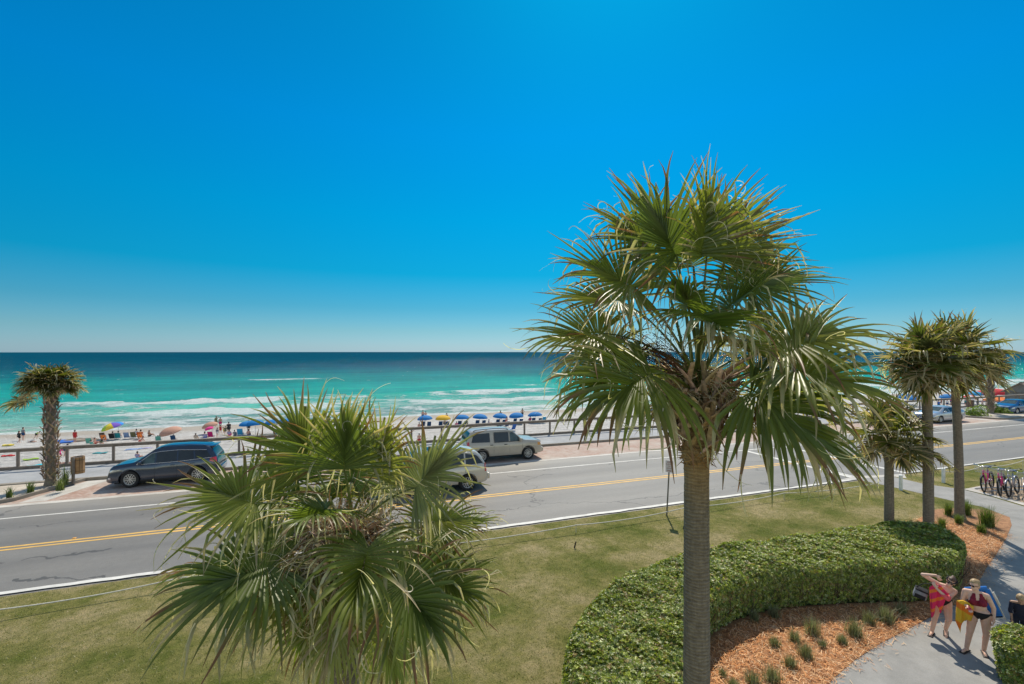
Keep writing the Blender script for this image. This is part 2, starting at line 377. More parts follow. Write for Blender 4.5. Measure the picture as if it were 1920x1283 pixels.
# rippled, foot-printed beach surface
bx = np.concatenate([np.arange(-75, 70, .55), np.arange(70, 330, 3.0)]); by = np.arange(33.2, 93, .55)
_h = rng.normal(0, 1, (len(by)+8, len(bx)+8))
def blur(a, n):
    k = np.ones(n)/n
    a = np.apply_along_axis(lambda r: np.convolve(r, k, 'same'), 0, a); return np.apply_along_axis(lambda r: np.convolve(r, k, 'same'), 1, a)
_h = blur(_h, 2)*.05 + blur(_h, 5)*.12
X, Y = np.meshgrid(bx, by)
damp = np.clip((82-Y)/10, .1, 1)*np.clip((Y-32)/6, 0.2, 1)
Z = np.vectorize(zbeach)(Y) + .03 + _h[4:-4, 4:-4]*damp
i = np.arange((len(by)-1)*len(bx)).reshape(len(by)-1, len(bx))[:, :-1].ravel(); nx = len(bx)
structure(obj('beach_sand', np.stack([X, Y, Z], -1).reshape(-1, 3), np.stack([i, i+1, i+nx+1, i+nx], -1), M_SAND, None, True))
# --- sea with real wave crests near the shore
su = np.concatenate([[-9000, -3000, -1200, -600], np.arange(-300, 420, 2.5), [700, 1400, 3500, 9000, 30000.]])
svv = np.concatenate([np.arange(84, 200, .9), np.arange(200, 420, 3.5), [500, 700, 1000, 1800, 4000, 12000, 50000.]])
wn1 = rng.normal(0, 1, 64); 
def wob(u, seed): return 3.2*math.sin(u*.031+seed*2.1) + 2.1*math.sin(u*.073+seed*5.3) + 1.1*math.sin(u*.17+seed)
X, Y = np.meshgrid(su, svv)
Z = np.full_like(X, Z_SEA)
for k, (v0, amp, wl) in enumerate([(105, .22, 3.5), (121, .40, 4), (141, .62, 4.5), (163, .5, 7), (190, .4, 9), (225, .4, 10), (262, .35, 11), (300, .3, 12), (345, .3, 12)]):
    c0 = v0 + 3.2*np.sin(X*.031+k*2.1) + 2.1*np.sin(X*.073+k*5.3) + 1.1*np.sin(X*.17+k)
    d = (Y-c0)/wl; d = np.where(d < 0, d*1.8, d*.7)
    mod = .55 + .45*np.sin(X*.022+k*3.7)
    Z += amp*mod*np.exp(-d*d)
Z += .05*np.sin(X*.7+Y*.9) * (np.abs(X) < 500)*(Y < 420)
Z = np.where(Y < 92, Z_SEA - .0*(92-Y), Z)
i = np.arange((len(svv)-1)*len(su)).reshape(len(svv)-1, len(su))[:, :-1].ravel(); nx = len(su)
structure(obj('sea', np.stack([X, Y, Z], -1).reshape(-1, 3), np.stack([i, i+1, i+nx+1, i+nx], -1), M_SEA, None, True))
# --- road, markings, parking, kerbs, sidewalk
U0, U1 = -120, 420
structure(sheet('road', np.linspace(U0, U1, 30), [15.7, 20, 25.2], lambda x, y: 0.0, M_ASPH))
structure(sheet('lawn', np.linspace(U0, U1, 60), np.linspace(-60, 15.95, 10), lambda x, y: .03, M_LAWN))
def strip(name, u0, u1, v0, v1, z, m, jit=.0):
    n = max(2, int((u1-u0)/.5)); us = np.linspace(u0, u1, n)
    a = np.random.default_rng(int(abs(v0)*100)).normal(0, 1, (2, n))*jit
    vs = np.concatenate([np.stack([us, np.full(n, v0)+a[0], np.full(n, z)], -1), np.stack([us, np.full(n, v1)+a[1], np.full(n, z)], -1)])
    k = np.arange(n-1); return structure(obj(name, vs, np.stack([k, k+1, k+1+n, k+n], -1), m))
strip('white_edge_line', U0, 24.4, 16.10, 16.29, .034, M_WHITE, .015)
strip('white_edge_line', 27.9, U1, 16.06, 16.2, .034, M_WHITE, .01)
strip('white_edge_line', U0, U1, 23.44, 23.56, .004, M_WHITE, .008)
strip('yellow_centre_line', U0, U1, 19.72, 19.84, .004, M_YEL, .006)
strip('yellow_centre_line', U0, U1, 19.98, 20.10, .004, M_YEL, .006)
for uu in (24.4, 28.0):
    poly('crosswalk_line', [(uu, 16.2), (uu+.3, 16.2), (uu+.3, 23.4), (uu, 23.4)], .0045, M_WHITE)
poly('stop_line', [(24.75, 16.4), (24.9, 16.4), (24.9, 18.0), (24.75, 18.0)], .0043, M_WHITE)
strip('parking_gutter', U0, U1, 25.2, 25.55, .006, M_APRON, .01)
structure(sheet('brick_parking', np.linspace(U0, U1, 20), [25.55, V_KERB], lambda x, y: .004, M_BRICK))
def prism(name, pts, z0, z1, m, bev=.02):
    bm = bmesh.new(); vs = [bm.verts.new((p[0], p[1], z0)) for p in pts]; f = bm.faces.new(vs)
    r_ = bmesh.ops.extrude_face_region(bm, geom=[f]); 
    for q in r_['geom']:
        if isinstance(q, bmesh.types.BMVert): q.co.z = z1
    bmesh.ops.recalc_face_normals(bm, faces=bm.faces[:])
    if bev: bmesh.ops.bevel(bm, geom=[e for e in bm.edges if all(abs(q.co.z-z1) < 1e-5 for q in e.verts)], offset=bev, segments=2, affect='EDGES')
    me = bpy.data.meshes.new(name); bm.to_mesh(me); bm.free(); me.materials.append(m)
    o = bpy.data.objects.new(name, me); COL.objects.link(o); return structure(o)
prism('kerb', [(U0, V_KERB), (U1, V_KERB), (U1, V_KERB+.16), (U0, V_KERB+.16)], 0, .15, M_KERB)
structure(sheet('sidewalk', np.linspace(U0, U1, 20), [V_KERB+.16, V_WALL+.05], lambda x, y: .135, M_WALK))
prism('seawall', [(U0, V_WALL+.05), (U1, V_WALL+.05), (U1, V_WALL+.3), (U0, V_WALL+.3)], -6, .13, M_KERB)
# planter islands in the parking row
def island(pts, nm='planter_kerb'):
    c = Vector((sum(p[0] for p in pts)/len(pts), sum(p[1] for p in pts)/len(pts)))
    inner = []
    n = len(pts)
    for k in range(n):                                   # inset by .15
        a, b_, d = Vector(pts[k-1][:2]), Vector(pts[k][:2]), Vector(pts[(k+1) % n][:2])
        e1 = (b_-a).normalized(); e2 = (d-b_).normalized(); n1 = Vector((-e1.y, e1.x)); n2 = Vector((-e2.y, e2.x))
        if n1.dot(c-b_) < 0: n1 = -n1
        if n2.dot(c-b_) < 0: n2 = -n2
        bis = (n1+n2).normalized(); inner.append(b_ + bis*.15/max(.4, bis.dot(n1)))
    vs = []; fs = []
    for (ring, z) in ((pts, 0), (pts, .15), (inner, .15), (inner, .09)):
        vs += [(p[0], p[1], z) for p in ring]
    for q in range(3):
        for k in range(n):
            k2 = (k+1) % n; fs.append((q*n+k, q*n+k2, (q+1)*n+k2, (q+1)*n+k))
    structure(obj(nm, vs, fs, M_KERB)); 
    poly('planter_sand', inner, .10, M_BEDSAND)
M_BEDSAND = m_concrete('bed_sand', (.42, .35, .27), (.60, .53, .44), 1.2)
def rnd_isl(u0, u1):
    v0, v1 = 25.75, V_KERB-.002
    pts = [(u0, v1), (u0+1.6, v0+.35), (u0+2.0, v0+.1), (u0+2.5, v0), (u1-2.1, v0), (u1-1.6, v0+.1), (u1-1.2, v0+.35), (u1, v1)]
    island(pts)
pA = P(160, 900); pB = P(1811, 784)
uA1 = -12.5; rnd_isl(-21.9, uA1)
rnd_isl(P(1806, 783).x-.2, P(1806, 783).x+19)
rnd_isl(P(-500, 1000).x-12, P(-500, 1000).x)
for uu, d in ((uA1, 1), (P(1806, 783).x-.2, -1)):        # pale apron beside each island
    v0, v1 = 25.7, 28.95
    poly('parking_apron', [(uu-.9*d, v0), (uu+.25*d-.2*d, v0), (uu+1.1*d, v1), (uu+.1*d, v1)], .0075, M_APRON)
# --- walkway, bike pad, pine-straw bed
WALK = [(1588, 899), (1605, 899), (1640, 906), (1700, 919), (1780, 938), (1840, 950), (1893, 970), (1897, 985), (1886, 1010), (1868, 1040), (1850, 1064), (1835, 1092), (1800, 1130),
        (1740, 1160), (1700, 1181), (1650, 1207), (1600, 1240), (1560, 1275), (1520, 1330), (1480, 1450), (1450, 1700), (3200, 1700), (3200, 1180), (2400, 1045), (1920, 950), (1860, 932), (1805, 918), (1730, 907), (1673, 893.5)]
poly('walkway', [P(*q, .036) for q in WALK], .036, M_PATH)
poly('apron', [P(1588, 899, .03), P(1673, 893.5, .03), P(1700, 897, .03), P(1695, 889, .03), P(1605, 893, .03), P(1560, 903, .03)], .032, M_APRON)
poly('bike_pad', [P(*q, .04) for q in [(1806, 917.5), (1838, 911), (1920, 897), (2150, 870), (2500, 960), (2300, 1018), (1920, 948), (1862, 931)]], .041, M_TAN)
poly('bike_pad_border', [P(*q, .04) for q in [(1806, 917.5), (1838, 912), (1850, 915), (1835, 921), (1862, 928), (1920, 943), (1920, 948), (1862, 931)]], .0455, M_APRON)
BED = [(1452, 1700), (1480, 1450), (1520, 1330), (1560, 1275), (1600, 1240), (1650, 1207), (1700, 1181), (1740, 1160), (1800, 1130), (1835, 1092), (1850, 1064), (1868, 1040), (1886, 1010), (1897, 985), (1893, 970), (1860, 958), (1800, 952), (1755, 955),
       (1720, 975), (1700, 1010), (1600, 1050), (1400, 1090), (1300, 1160), (1240, 1300), (1200, 1700)]
BEDW = [P(*q, .04) for q in BED]
M_STRAWBASE = m_concrete('straw_base', (.22, .10, .04), (.46, .23, .10), 9)
poly('straw_bed', BEDW, .043, M_STRAWBASE)
# ================================================================ palms
M_LEAF = vcmat('palm_leaf', .40, .42, .5, .14, 3)
M_DRY = vcmat('palm_dry', .75, .12, .25, .2, 6)
def m_trunk():
    m, t, b = principled('palm_trunk'); p = pos(t)
    s = N(t, 'ShaderNodeSeparateXYZ'); t.links.new(p, s.inputs[0])
    z = mathn(t, 'ADD', s.outputs[2], mathn(t, 'MULTIPLY', noise(t, 3, 6, .7, p), .11))
    ring = mathn(t, 'SINE', mathn(t, 'MULTIPLY', z, 2*math.pi/.045))
    fib = noise(t, 30, 4, .7, mapv(t, p, (1, 1, .12)))
    n2 = noise(t, 12, 5, .7, mapv(t, p, (1, 1, 2.5)))
    c = rampn(t, n2, [(.3, (.165, .13, .095)), (.7, (.32, .265, .195))])
    up = mathn(t, 'MULTIPLY', mathn(t, 'SUBTRACT', s.outputs[2], 4.45), 1.9, clamp=True)
    c = mixc(t, mathn(t, 'MULTIPLY', up, .8), c, rampn(t, n2, [(.3, (.30, .18, .07)), (.7, (.46, .31, .15))]))
    c = mixc(t, .55, c, rampn(t, ring, [(.0, .72), (.45, 1.02), (1, 1.08)]), 'MULTIPLY')
    c = mixc(t, .5, c, rampn(t, fib, [(.3, .6), (.7, 1.35)]), 'MULTIPLY')
    t.links.new(c, b.inputs['Base Color']); b.inputs['Roughness'].default_value = .9
    bump(t, b, mathn(t, 'ADD', mathn(t, 'MULTIPLY', ring, .5), mathn(t, 'ADD', fib, n2)), .8, .012); return m
M_TRUNK = m_trunk()
M_BOOT = vcmat('palm_boots', .85, 0, .2, .35, 14)
def nrm(a): return a/np.maximum(1e-9, np.linalg.norm(a, axis=-1, keepdims=True))
GREENS = [np.array(c) for c in [(.145, .18, .03), (.19, .22, .038), (.115, .16, .032), (.235, .25, .06), (.20, .215, .095)]]
TAN = np.array((.50, .40, .25)); BROWN = np.array((.22, .11, .055)); PALE = np.array((.74, .66, .48))
def frond(hub, d, n, Lf, nseg=48, K=7, droop=.5, dead=0., limp=.12, spread=150, fold=.25, green=None, r=None, wscale=1., threads=24):
    """one costapalmate fan leaf: pleated blade split into long drooping segments"""
    r = r or rng
    hub = np.array(hub, float); d = nrm(np.array(d, float)); n = np.array(n, float); n = nrm(n - d*np.dot(n, d)); s = np.cross(d, n)
    A = math.radians(spread)
    th = np.linspace(-A, A, nseg) + r.normal(0, .012, nseg)
    u = 1-np.abs(th)/A
    Lc = .34*Lf                                   # the costa curves down into the blade
    cs = u**1.6
    base = hub + d*(cs*Lc)[:, None] + np.array([0, 0, -1.])*((cs**2)*Lc*.35*droop)[:, None]
    tilt = fold*np.abs(np.sin(th))
    dirs = nrm(np.cos(th)[:, None]*d + np.sin(th)[:, None]*s + tilt[:, None]*n)
    Ls = Lf*1.06*(.60+.40*np.cos(th*.52))*(1-.34*cs)*r.uniform(.82, 1.12, nseg)
    g = green if green is not None else GREENS[r.integers(len(GREENS))]
    isdead = r.random(nseg) < dead; islimp = (r.random(nseg) < limp+.07)
    kink = r.uniform(.42, .75, nseg); dr = (droop*1.08+.05)*r.uniform(.55, 1.6, nseg)
    G = np.array([0, 0, -1.])
    P_ = [base]; D_ = [dirs]; cur = dirs.copy(); p = base.copy(); ts = np.linspace(0, 1, K+1)
    sw = r.normal(0, .09, (nseg, 3))
    for k in range(K):
        t = ts[k+1]
        cur = cur + G*(dr*(t**1.8)*2.1/K)[:, None] + sw*(t**2)*2.0/K*3
        lim = islimp & (t > kink)
        cur[lim] += G*1.15 + r.normal(0, .25, (lim.sum(), 3))
        cur = nrm(cur); p = p + cur*(Ls/K)[:, None]; P_.append(p.copy()); D_.append(cur.copy())
    Pn = np.stack(P_, 1); Dn = np.stack(D_, 1)                 # nseg, K+1, 3
    nn = nrm(n + .2*s*np.sign(th)[:, None]*0)                   # blade normal
    side = nrm(np.cross(Dn, np.broadcast_to(n, Dn.shape) + 1e-4))
    nm = np.cross(side, Dn)
    rad = np.linalg.norm(Pn-hub, axis=-1)
    gap = rad*(2*A/nseg)*.56
    wmax = .0255*Lf*wscale*48/nseg
    w = np.minimum(gap+.004, wmax*np.clip(1.02-ts**1.5, 0, 1)[None, :]**.9 + .0012)
    lift = w*.85
    Lv = Pn - side*w[..., None]; Rv = Pn + side*w[..., None]; Mv = Pn - nm*lift[..., None]
    V = np.stack([Lv, Mv, Rv], 2)                               # nseg,K+1,3,3
    tipb = r.uniform(.45, 1.0, nseg)
    tt = np.broadcast_to(ts, (nseg, K+1))
    c = np.broadcast_to(g*r.uniform(.8, 1.2, (nseg, 1))[:, None], (nseg, K+1, 3)).copy()
    c += (np.array((.05, .03, .0))*(tt**2)[..., None])
    f = np.clip((tt-tipb[:, None])*6, 0, 1)[..., None]; tipc = np.where(r.random((nseg, 1, 1)) < .5, TAN, BROWN)
    c = c*(1-f)+tipc*f
    lm = (islimp[:, None] & (tt > kink[:, None]))[..., None]
    c = np.where(lm, c*.35+PALE*.65*r.uniform(.5, 1.1, (nseg, 1, 1)), c)
    c = np.where(isdead[:, None, None], TAN*r.uniform(.5, 1.05, (nseg, 1, 1)), c)
    C = np.repeat(c[:, :, None, :], 3, 2)
    C[:, :, 1] *= 1.08
    idx = np.arange(nseg*(K+1)*3).reshape(nseg, K+1, 3)
    a, b = idx[:, :-1, :-1], idx[:, :-1, 1:]; cc, dd = idx[:, 1:, 1:], idx[:, 1:, :-1]
    Fq = np.stack([a, b, cc, dd], -1).reshape(-1, 4)
    V = V.reshape(-1, 3); C = C.reshape(-1, 3)
    if threads:                                                # curly fibres between the segments
        for q in range(threads):
            i0 = r.integers(nseg); k0 = r.integers(2, K); p = Pn[i0, k0].copy(); dd_ = Dn[i0, k0].copy()
            m = 9; L2 = r.uniform(.15, .5)*Lf*.8; pts = [p.copy()]; ax = nrm(r.normal(0, 1, 3)); cv = r.uniform(-.5, .5)
            for k in range(m):
                dd_ = nrm(dd_ + np.cross(ax, dd_)*cv + G*.16 + r.normal(0, .10, 3)); p = p+dd_*L2/m; pts.append(p.copy())
            pts = np.array(pts); ww = np.linspace(.006, .002, m+1)*wscale; sd = nrm(np.cross(np.gradient(pts, axis=0), nrm(r.normal(0, 1, 3))))
            vv = np.concatenate([pts-sd*ww[:, None], pts+sd*ww[:, None]]); o = len(V)
            V = np.concatenate([V, vv]); C = np.concatenate([C, np.broadcast_to(PALE*r.uniform(.6, 1.1), (len(vv), 3))])
            k = np.arange(m); Fq = np.concatenate([Fq, np.stack([o+k, o+k+1, o+m+1+k+1, o+m+1+k], -1)])
    return V, Fq, C
def petiole(a, hub, sag=.12, w0=.035, w1=.016, col=(.16, .19, .055), K=8):
    a = np.array(a, float); h = np.array(hub, float); L_ = np.linalg.norm(h-a)
    ts = np.linspace(0, 1, K+1)[:, None]
    pts = a*(1-ts)+h*ts + np.array([0, 0, 1.])*(ts*(1-ts))*sag*4*L_
    V = []; n = 5
    tg = nrm(np.gradient(pts, axis=0)); sd = nrm(np.cross(tg, [0, 0, 1.])); up = np.cross(sd, tg)
    for i in range(K+1):
        w = w0+(w1-w0)*ts[i, 0]
        for k in range(n):
            q = 2*math.pi*k/n; V.append(pts[i]+sd[i]*math.cos(q)*w+up[i]*math.sin(q)*w*.55)
    i = np.arange(K)[:, None]*n; k = np.arange(n)[None]; k2 = (k+1) % n
    Fq = np.stack([i+k, i+k2, i+n+k2, i+n+k], -1).reshape(-1, 4)
    C = np.broadcast_to(np.array(col), (len(V), 3)).copy()
    return np.array(V), Fq, C, tg[-1]
def cat(parts):
    V = []; Fq = []; C = []; o = 0
    for v, f, c in parts: V.append(v); Fq.append(f+o); C.append(c); o += len(v)
    return np.concatenate(V), np.concatenate(Fq), np.concatenate(C)
def strands(cn, N_, L0, L1, r, spread=.25, down=.9, col=None, w=.006, start=.15):
    parts = []
    for q in range(N_):
        az = r.uniform(0, 2*math.pi); p = np.array(cn)+np.array([math.cos(az), math.sin(az), 0])*r.uniform(.02, start)+np.array([0, 0, r.uniform(-.35, .25)])
        d = nrm(np.array([math.cos(az)*r.uniform(.2, 1.4), math.sin(az)*r.uniform(.2, 1.4), r.uniform(-.4, .9)]))
        L_ = r.uniform(L0, L1); m = 7; pts = [p]
        for k in range(m):
            d = nrm(d+np.array([0, 0, -down*.42])+r.normal(0, spread, 3)); p = p+d*L_/m; pts.append(p)
        pts = np.array(pts); ww = np.linspace(w*r.uniform(.6, 1.8), .0015, m+1); sd = nrm(np.cross(np.gradient(pts, axis=0), nrm(r.normal(0, 1, 3))))
        k = np.arange(m)
        cc = (col if col is not None else (PALE, TAN, PALE*.8, TAN*.8, BROWN*1.6)[r.integers(5)])*r.uniform(.6, 1.15)
        parts.append((np.concatenate([pts-sd*ww[:, None], pts+sd*ww[:, None]]), np.stack([k, k+1, m+1+k+1, m+1+k], -1), np.broadcast_to(cc, (2*m+2, 3))))
    return cat(parts)
def trunk_mesh(r0, r1, z1, lean=(0, 0), n=20, rg=None, bulge=None):
    rg = rg or rng; zs = np.arange(-.15, z1+.001, .06); V = []
    for z in zs:
        f = max(0, z/z1); rr = r0+(r1-r0)*f
        if bulge: rr += bulge(z)
        if z < .35: rr += .06*(1-max(0, z)/.35)**2
        for k in range(n):
            a = 2*math.pi*k/n; q = rr*(1+rg.normal(0, .012))
            V.append((lean[0]*f*f+q*math.cos(a), lean[1]*f*f+q*math.sin(a), z))
    i = (np.arange(len(zs)-1)*n)[:, None]; k = np.arange(n)[None]; k2 = (k+1) % n
    Fq = np.stack([i+k, i+k2, i+n+k2, i+n+k], -1).reshape(-1, 4)
    return np.array(V), Fq
def boots(z0, z1, rad, N_, r, Ls=.28, wd=.06, out=.45, ragged=.3, lean=(0, 0), H=None):
    """old split leaf bases, spiralling up the trunk and crossing one another"""
    parts = []
    for q in range(N_):
        f = q/N_; z = z0+(z1-z0)*f + r.normal(0, .01); az = q*2.39996+r.normal(0, .08)
        R0 = rad(z); ca, sa = math.cos(az), math.sin(az); H_ = H or z1; lf = (z/H_)**2
        c = np.array([ca*R0+lean[0]*lf, sa*R0+lean[1]*lf, z]); o = np.array([ca, sa, 0]); t = np.array([-sa, ca, 0])
        for sgn in (-1, 1):                                    # a V: two straps from the split base
            L_ = Ls*r.uniform(.7, 1.15); oo = out*r.uniform(.6, 1.4); K = 4; pts = []
            for k in range(K+1):
                s_ = k/K
                pts.append(c + t*sgn*(wd*1.25)*(1-.55*s_) + np.array([0, 0, L_])*s_*(1-.25*oo) + o*(.012+oo*L_*s_**1.6))
            if r.random() < ragged: pts[-1] = pts[-1] + r.normal(0, .03, 3)
            pts = np.array(pts); ww = wd*.52*(1-.45*np.linspace(0, 1, K+1))[:, None]
            tt = nrm(t*1.0 + np.array([0, 0, 1.])*sgn*-.25); th = .012
            a = pts-tt*ww+o*0; b = pts+tt*ww; a2, b2 = a+o*th*1.6, b+o*th*1.6
            V = np.stack([a, b, b2, a2], 1).reshape(-1, 3); i = (np.arange(K)*4)[:, None]; k = np.arange(4)[None]; k2 = (k+1) % 4
            Fq = np.stack([i+k, i+k2, i+4+k2, i+4+k], -1).reshape(-1, 4)
            Fq = np.concatenate([Fq, [[K*4, K*4+1, K*4+2, K*4+3]]])
            cc = np.array((.37, .285, .20))*r.uniform(.5, 1.35)*np.array((1, r.uniform(.85, 1.05), r.uniform(.75, 1.15)))
            parts.append((V, Fq, np.broadcast_to(cc, (len(V), 3))))
    return cat(parts)
def local(V, rt): return V - np.array(rt.location)
def big_palm(px, D, ztop, r0, r1, label, specs, extra, seed, group=None, neck=None, fruit=False, ragtop=.95, deadf=.1, boot0=None, nfib=300, fl=.75):
    """a near palm: each of its leaves is a part"""
    r = np.random.default_rng(seed)
    b = PD(px, HY, D); rt = root('palm_tree', label, 'palm tree', (b.x, b.y, .03), 0, group)
    cen = np.array((b.x, b.y, ztop))
    bz = boot0 or ztop-1.2
    V, Fq = trunk_mesh(r0, r1, ztop-.3, rg=r, bulge=lambda z: .035*math.exp(-((z-bz)/.12)**2))
    obj('trunk', V, Fq, M_TRUNK, rt, True)
    V, Fq, C = boots(bz, ztop-.02, lambda z: r1+.03+.08*min(1, max(0, (z-bz)/.5)), 58, r, .40, .088, .75); C = C*1.35
    obj('leaf_bases', V, Fq, M_BOOT, rt, False, C)
    V, Fq, C = strands(cen+np.array((0, 0, -.1)), nfib, .25, fl, r, .36, .6, None, .008, .26)
    obj('dry_fibres', local(V, rt), Fq, M_DRY, rt, False, C)
    # shredded brown sheath just under the old leaf bases
    parts = []
    for q in range(260):
        az = r.uniform(0, 6.283); z = bz+r.uniform(-.16, .12); R0 = r1+.03
        p = np.array([math.cos(az)*R0, math.sin(az)*R0, z]); dd = np.array([-math.sin(az)*r.uniform(-1, 1), math.cos(az)*r.uniform(-1, 1), r.uniform(-.7, .3)])
        e = p+dd*r.uniform(.06, .16)+np.array([math.cos(az), math.sin(az), 0])*r.uniform(.0, .035); w = np.array((0, 0, r.uniform(.006, .014)))
        parts.append((np.array([p-w, e-w*.3, e+w*.3, p+w]), np.array([[0, 1, 2, 3]]), np.broadcast_to(np.array((.42, .24, .10))*r.uniform(.4, 1.3), (4, 3))))
    V, Fq, C = cat(parts); obj('torn_sheath', V, Fq, M_BOOT, rt, False, C)
    def add(hub, d, n, Lf, droop, a0=None, **k):
        a = cen + np.array((r.normal(0, .06), r.normal(0, .06), r.uniform(-.3, .1))) if a0 is None else a0
        pv, pf, pc, tg = petiole(a, hub, k.pop('sag', .10))
        fv, ff, fc = frond(hub, d, n, Lf, droop=droop, r=r, **k)
        V, Fq, C = cat([(pv, pf, pc), (fv, ff, fc)])
        obj('frond', local(V, rt), Fq, M_LEAF, rt, False, C)
    for (hx, hy, dD, (dx, dy, dd), Lf, droop, kw) in specs:
        hub = PD(hx, hy, D+dD); d = CV(dx, dd, dy); kw = dict(kw)
        nn = kw.pop('n', None); nv = CV(nn[0], nn[2], nn[1]) if nn else Vector((0, 0, 1)) + Vector((b.x-hub.x, b.y-hub.y, 0))*.2
        if abs(d.normalized().dot(nv.normalized())) > .93: nv = CV(0, -1, .3)
        add(hub, d, nv, Lf, droop, **kw)
    for (az, el, Lp, Lf, droop, kw) in extra:                  # az in the view's frame, 0 right, 90 away
        d = CV(math.cos(R(az))*math.cos(R(el)), math.sin(R(az))*math.cos(R(el)), math.sin(R(el)))
        hub = cen + np.array(d)*Lp; d2 = d + Vector((0, 0, -.25))
        nv = Vector((0, 0, 1)) if el < 60 else CV(-math.cos(R(az)), -math.sin(R(az)), .2)
        add(hub, d2, nv, Lf, droop, **kw)
    if fruit:
        parts = []
        base = cen+np.array((0, 0, -.15)); tgt = np.array(PD(1215, 655, D-.15))
        for q in range(46):
            e = tgt + r.normal(0, .16, 3)*np.array((1.1, .8, .9)); m = 6; ts = np.linspace(0, 1, m+1)[:, None]
            pts = base*(1-ts)+e*ts+np.array([0, 0, 1.])*ts*(1-ts)*.35+r.normal(0, .015, (m+1, 3)); ww = .005; sd = np.array([0, 0, 1.])*ww
            k = np.arange(m); parts.append((np.concatenate([pts-sd, pts+sd]), np.stack([k, k+1, m+1+k+1, m+1+k], -1), np.broadcast_to(np.array((.10, .045, .03)), (2*m+2, 3))))
            for z in range(9):
                c = e+r.normal(0, .06, 3); s_ = .009; oc = np.array([[s_, 0, 0], [0, s_, 0], [-s_, 0, 0], [0, -s_, 0], [0, 0, s_], [0, 0, -s_]])+c
                parts.append((oc, np.array([[0, 1, 4, 4], [1, 2, 4, 4], [2, 3, 4, 4], [3, 0, 4, 4], [0, 1, 5, 5], [1, 2, 5, 5], [2, 3, 5, 5], [3, 0, 5, 5]]), np.broadcast_to(np.array((.018, .012, .012)), (6, 3))))
        V, Fq, C = cat(parts)
        tri = [tuple(dict.fromkeys(f)) for f in Fq.tolist()]
        obj('fruit_stalks', local(V, rt), tri, M_DRY, rt, False, C)
    return rt
U = dict
# hub x, hub y, depth offset, direction (right, up, away), blade length, droop, options
MAIN = [
 (1268, 478, -.2, (-.45, 1, .1), 1.28, .20, U(n=(.2, .25, -1), limp=.08, spread=118, fold=.4)),
 (1225, 470, .4, (-.75, .9, .3), 1.15, .34, U(n=(.3, .3, -1), limp=.15, spread=112, fold=.4)),
 (1325, 480, -.1, (.12, 1, .05), 1.22, .15, U(n=(.5, .2, -1), limp=.06, spread=110, fold=.5)),
 (1365, 478, .3, (.30, 1, .2), 1.10, .26, U(n=(-.4, .3, -1), limp=.12, spread=92, fold=.45)),
 (1300, 500, .7, (-.1, 1, .4), 1.15, .25, U(n=(-.3, .2, -1), limp=.1, spread=100, fold=.5)),
 (1405, 545, -.2, (.95, .55, .1), 1.00, .38, U(n=(-.4, .7, -.8), limp=.22, spread=135)),
 (1400, 520, .5, (.6, .8, .3), .95, .35, U(n=(-.3, .5, -.9), limp=.15)),
 (1190, 540, -.2, (-1, .62, .0), 1.20, .40, U(n=(.35, .7, -.8), limp=.1, spread=140)),
 (1165, 565, .4, (-1, .3, .4), 1.15, .55, U(n=(.2, .8, -.7), limp=.15, spread=140)),
 (1130, 625, -.1, (-1, .05, -.1), 1.08, .55, U(n=(.1, .9, -.7), limp=.1, spread=140)),
 (1150, 650, .5, (-1, -.15, .4), 1.05, .6, U(n=(.1, .9, -.6), limp=.15)),
 (1222, 702, -.75, (-.95, -.12, -.45), 1.32, 1.2, U(n=(-.05, .8, -.75), limp=.14, spread=108, fold=.12, wscale=1.25)),
 (1180, 690, -.3, (-1, -.25, .1), 1.1, 1.0, U(n=(-.1, .9, -.5), limp=.15)),
 (1318, 590, -1.0, (.0, -.1, -1), .95, 1.25, U(n=(0, 1, -.15), limp=.30, spread=160, wscale=1.2, sag=.02)),
 (1470, 640, -.3, (1, .30, -.1), 1.20, .50, U(n=(-.1, .9, -.6), limp=.12, spread=135, wscale=1.1)),
 (1455, 665, .4, (1, .12, .4), 1.25, .6, U(n=(0, .9, -.5), limp=.15)),
 (1480, 690, -.7, (1, -.12, -.35), 1.22, .80, U(n=(0, .9, -.7), limp=.2, spread=150, wscale=1.15)),
 (1408, 735, -.8, (.66, -.35, -.4), 1.38, 1.25, U(n=(.15, .8, -.8), limp=.14, spread=108, fold=.12, wscale=1.25)),
 (1440, 750, -.2, (.7, -.5, .1), 1.38, 1.3, U(n=(.1, .8, -.6), limp=.15, wscale=1.1)),
 (1470, 725, .5, (.9, -.3, .4), 1.15, 1.0, U(limp=.2)),
 (1360, 640, -.7, (.5, .0, -.8), .8, 1.2, U(limp=.5, dead=.3)),
 (1290, 575, -.5, (-.35, .45, -.6), .85, .7, U(n=(.2, .9, -.5), limp=.3, spread=150)),
 (1362, 580, -.4, (.35, .5, -.5), .85, .7, U(n=(-.2, .9, -.5), limp=.35, spread=150)),
 (1340, 700, .8, (.1, -.2, 1), 1.0, 1.0, U(limp=.2, dead=.1)),
]
PALM_A = big_palm(1306, 6.0, 6.15, .175, .150, 'tall palm rising in front of the road with a full green crown against the sky', MAIN,
   [(95, 5, .8, .95, .9, U(limp=.2)), (345, -35, .45, .7, 1.3, U(limp=.5, dead=.75)), (185, -30, .4, .6, 1.3, U(limp=.5, dead=.8)), (20, -25, .5, .7, 1.3, U(limp=.4, dead=.6))],
   11, fruit=True, boot0=5.18)
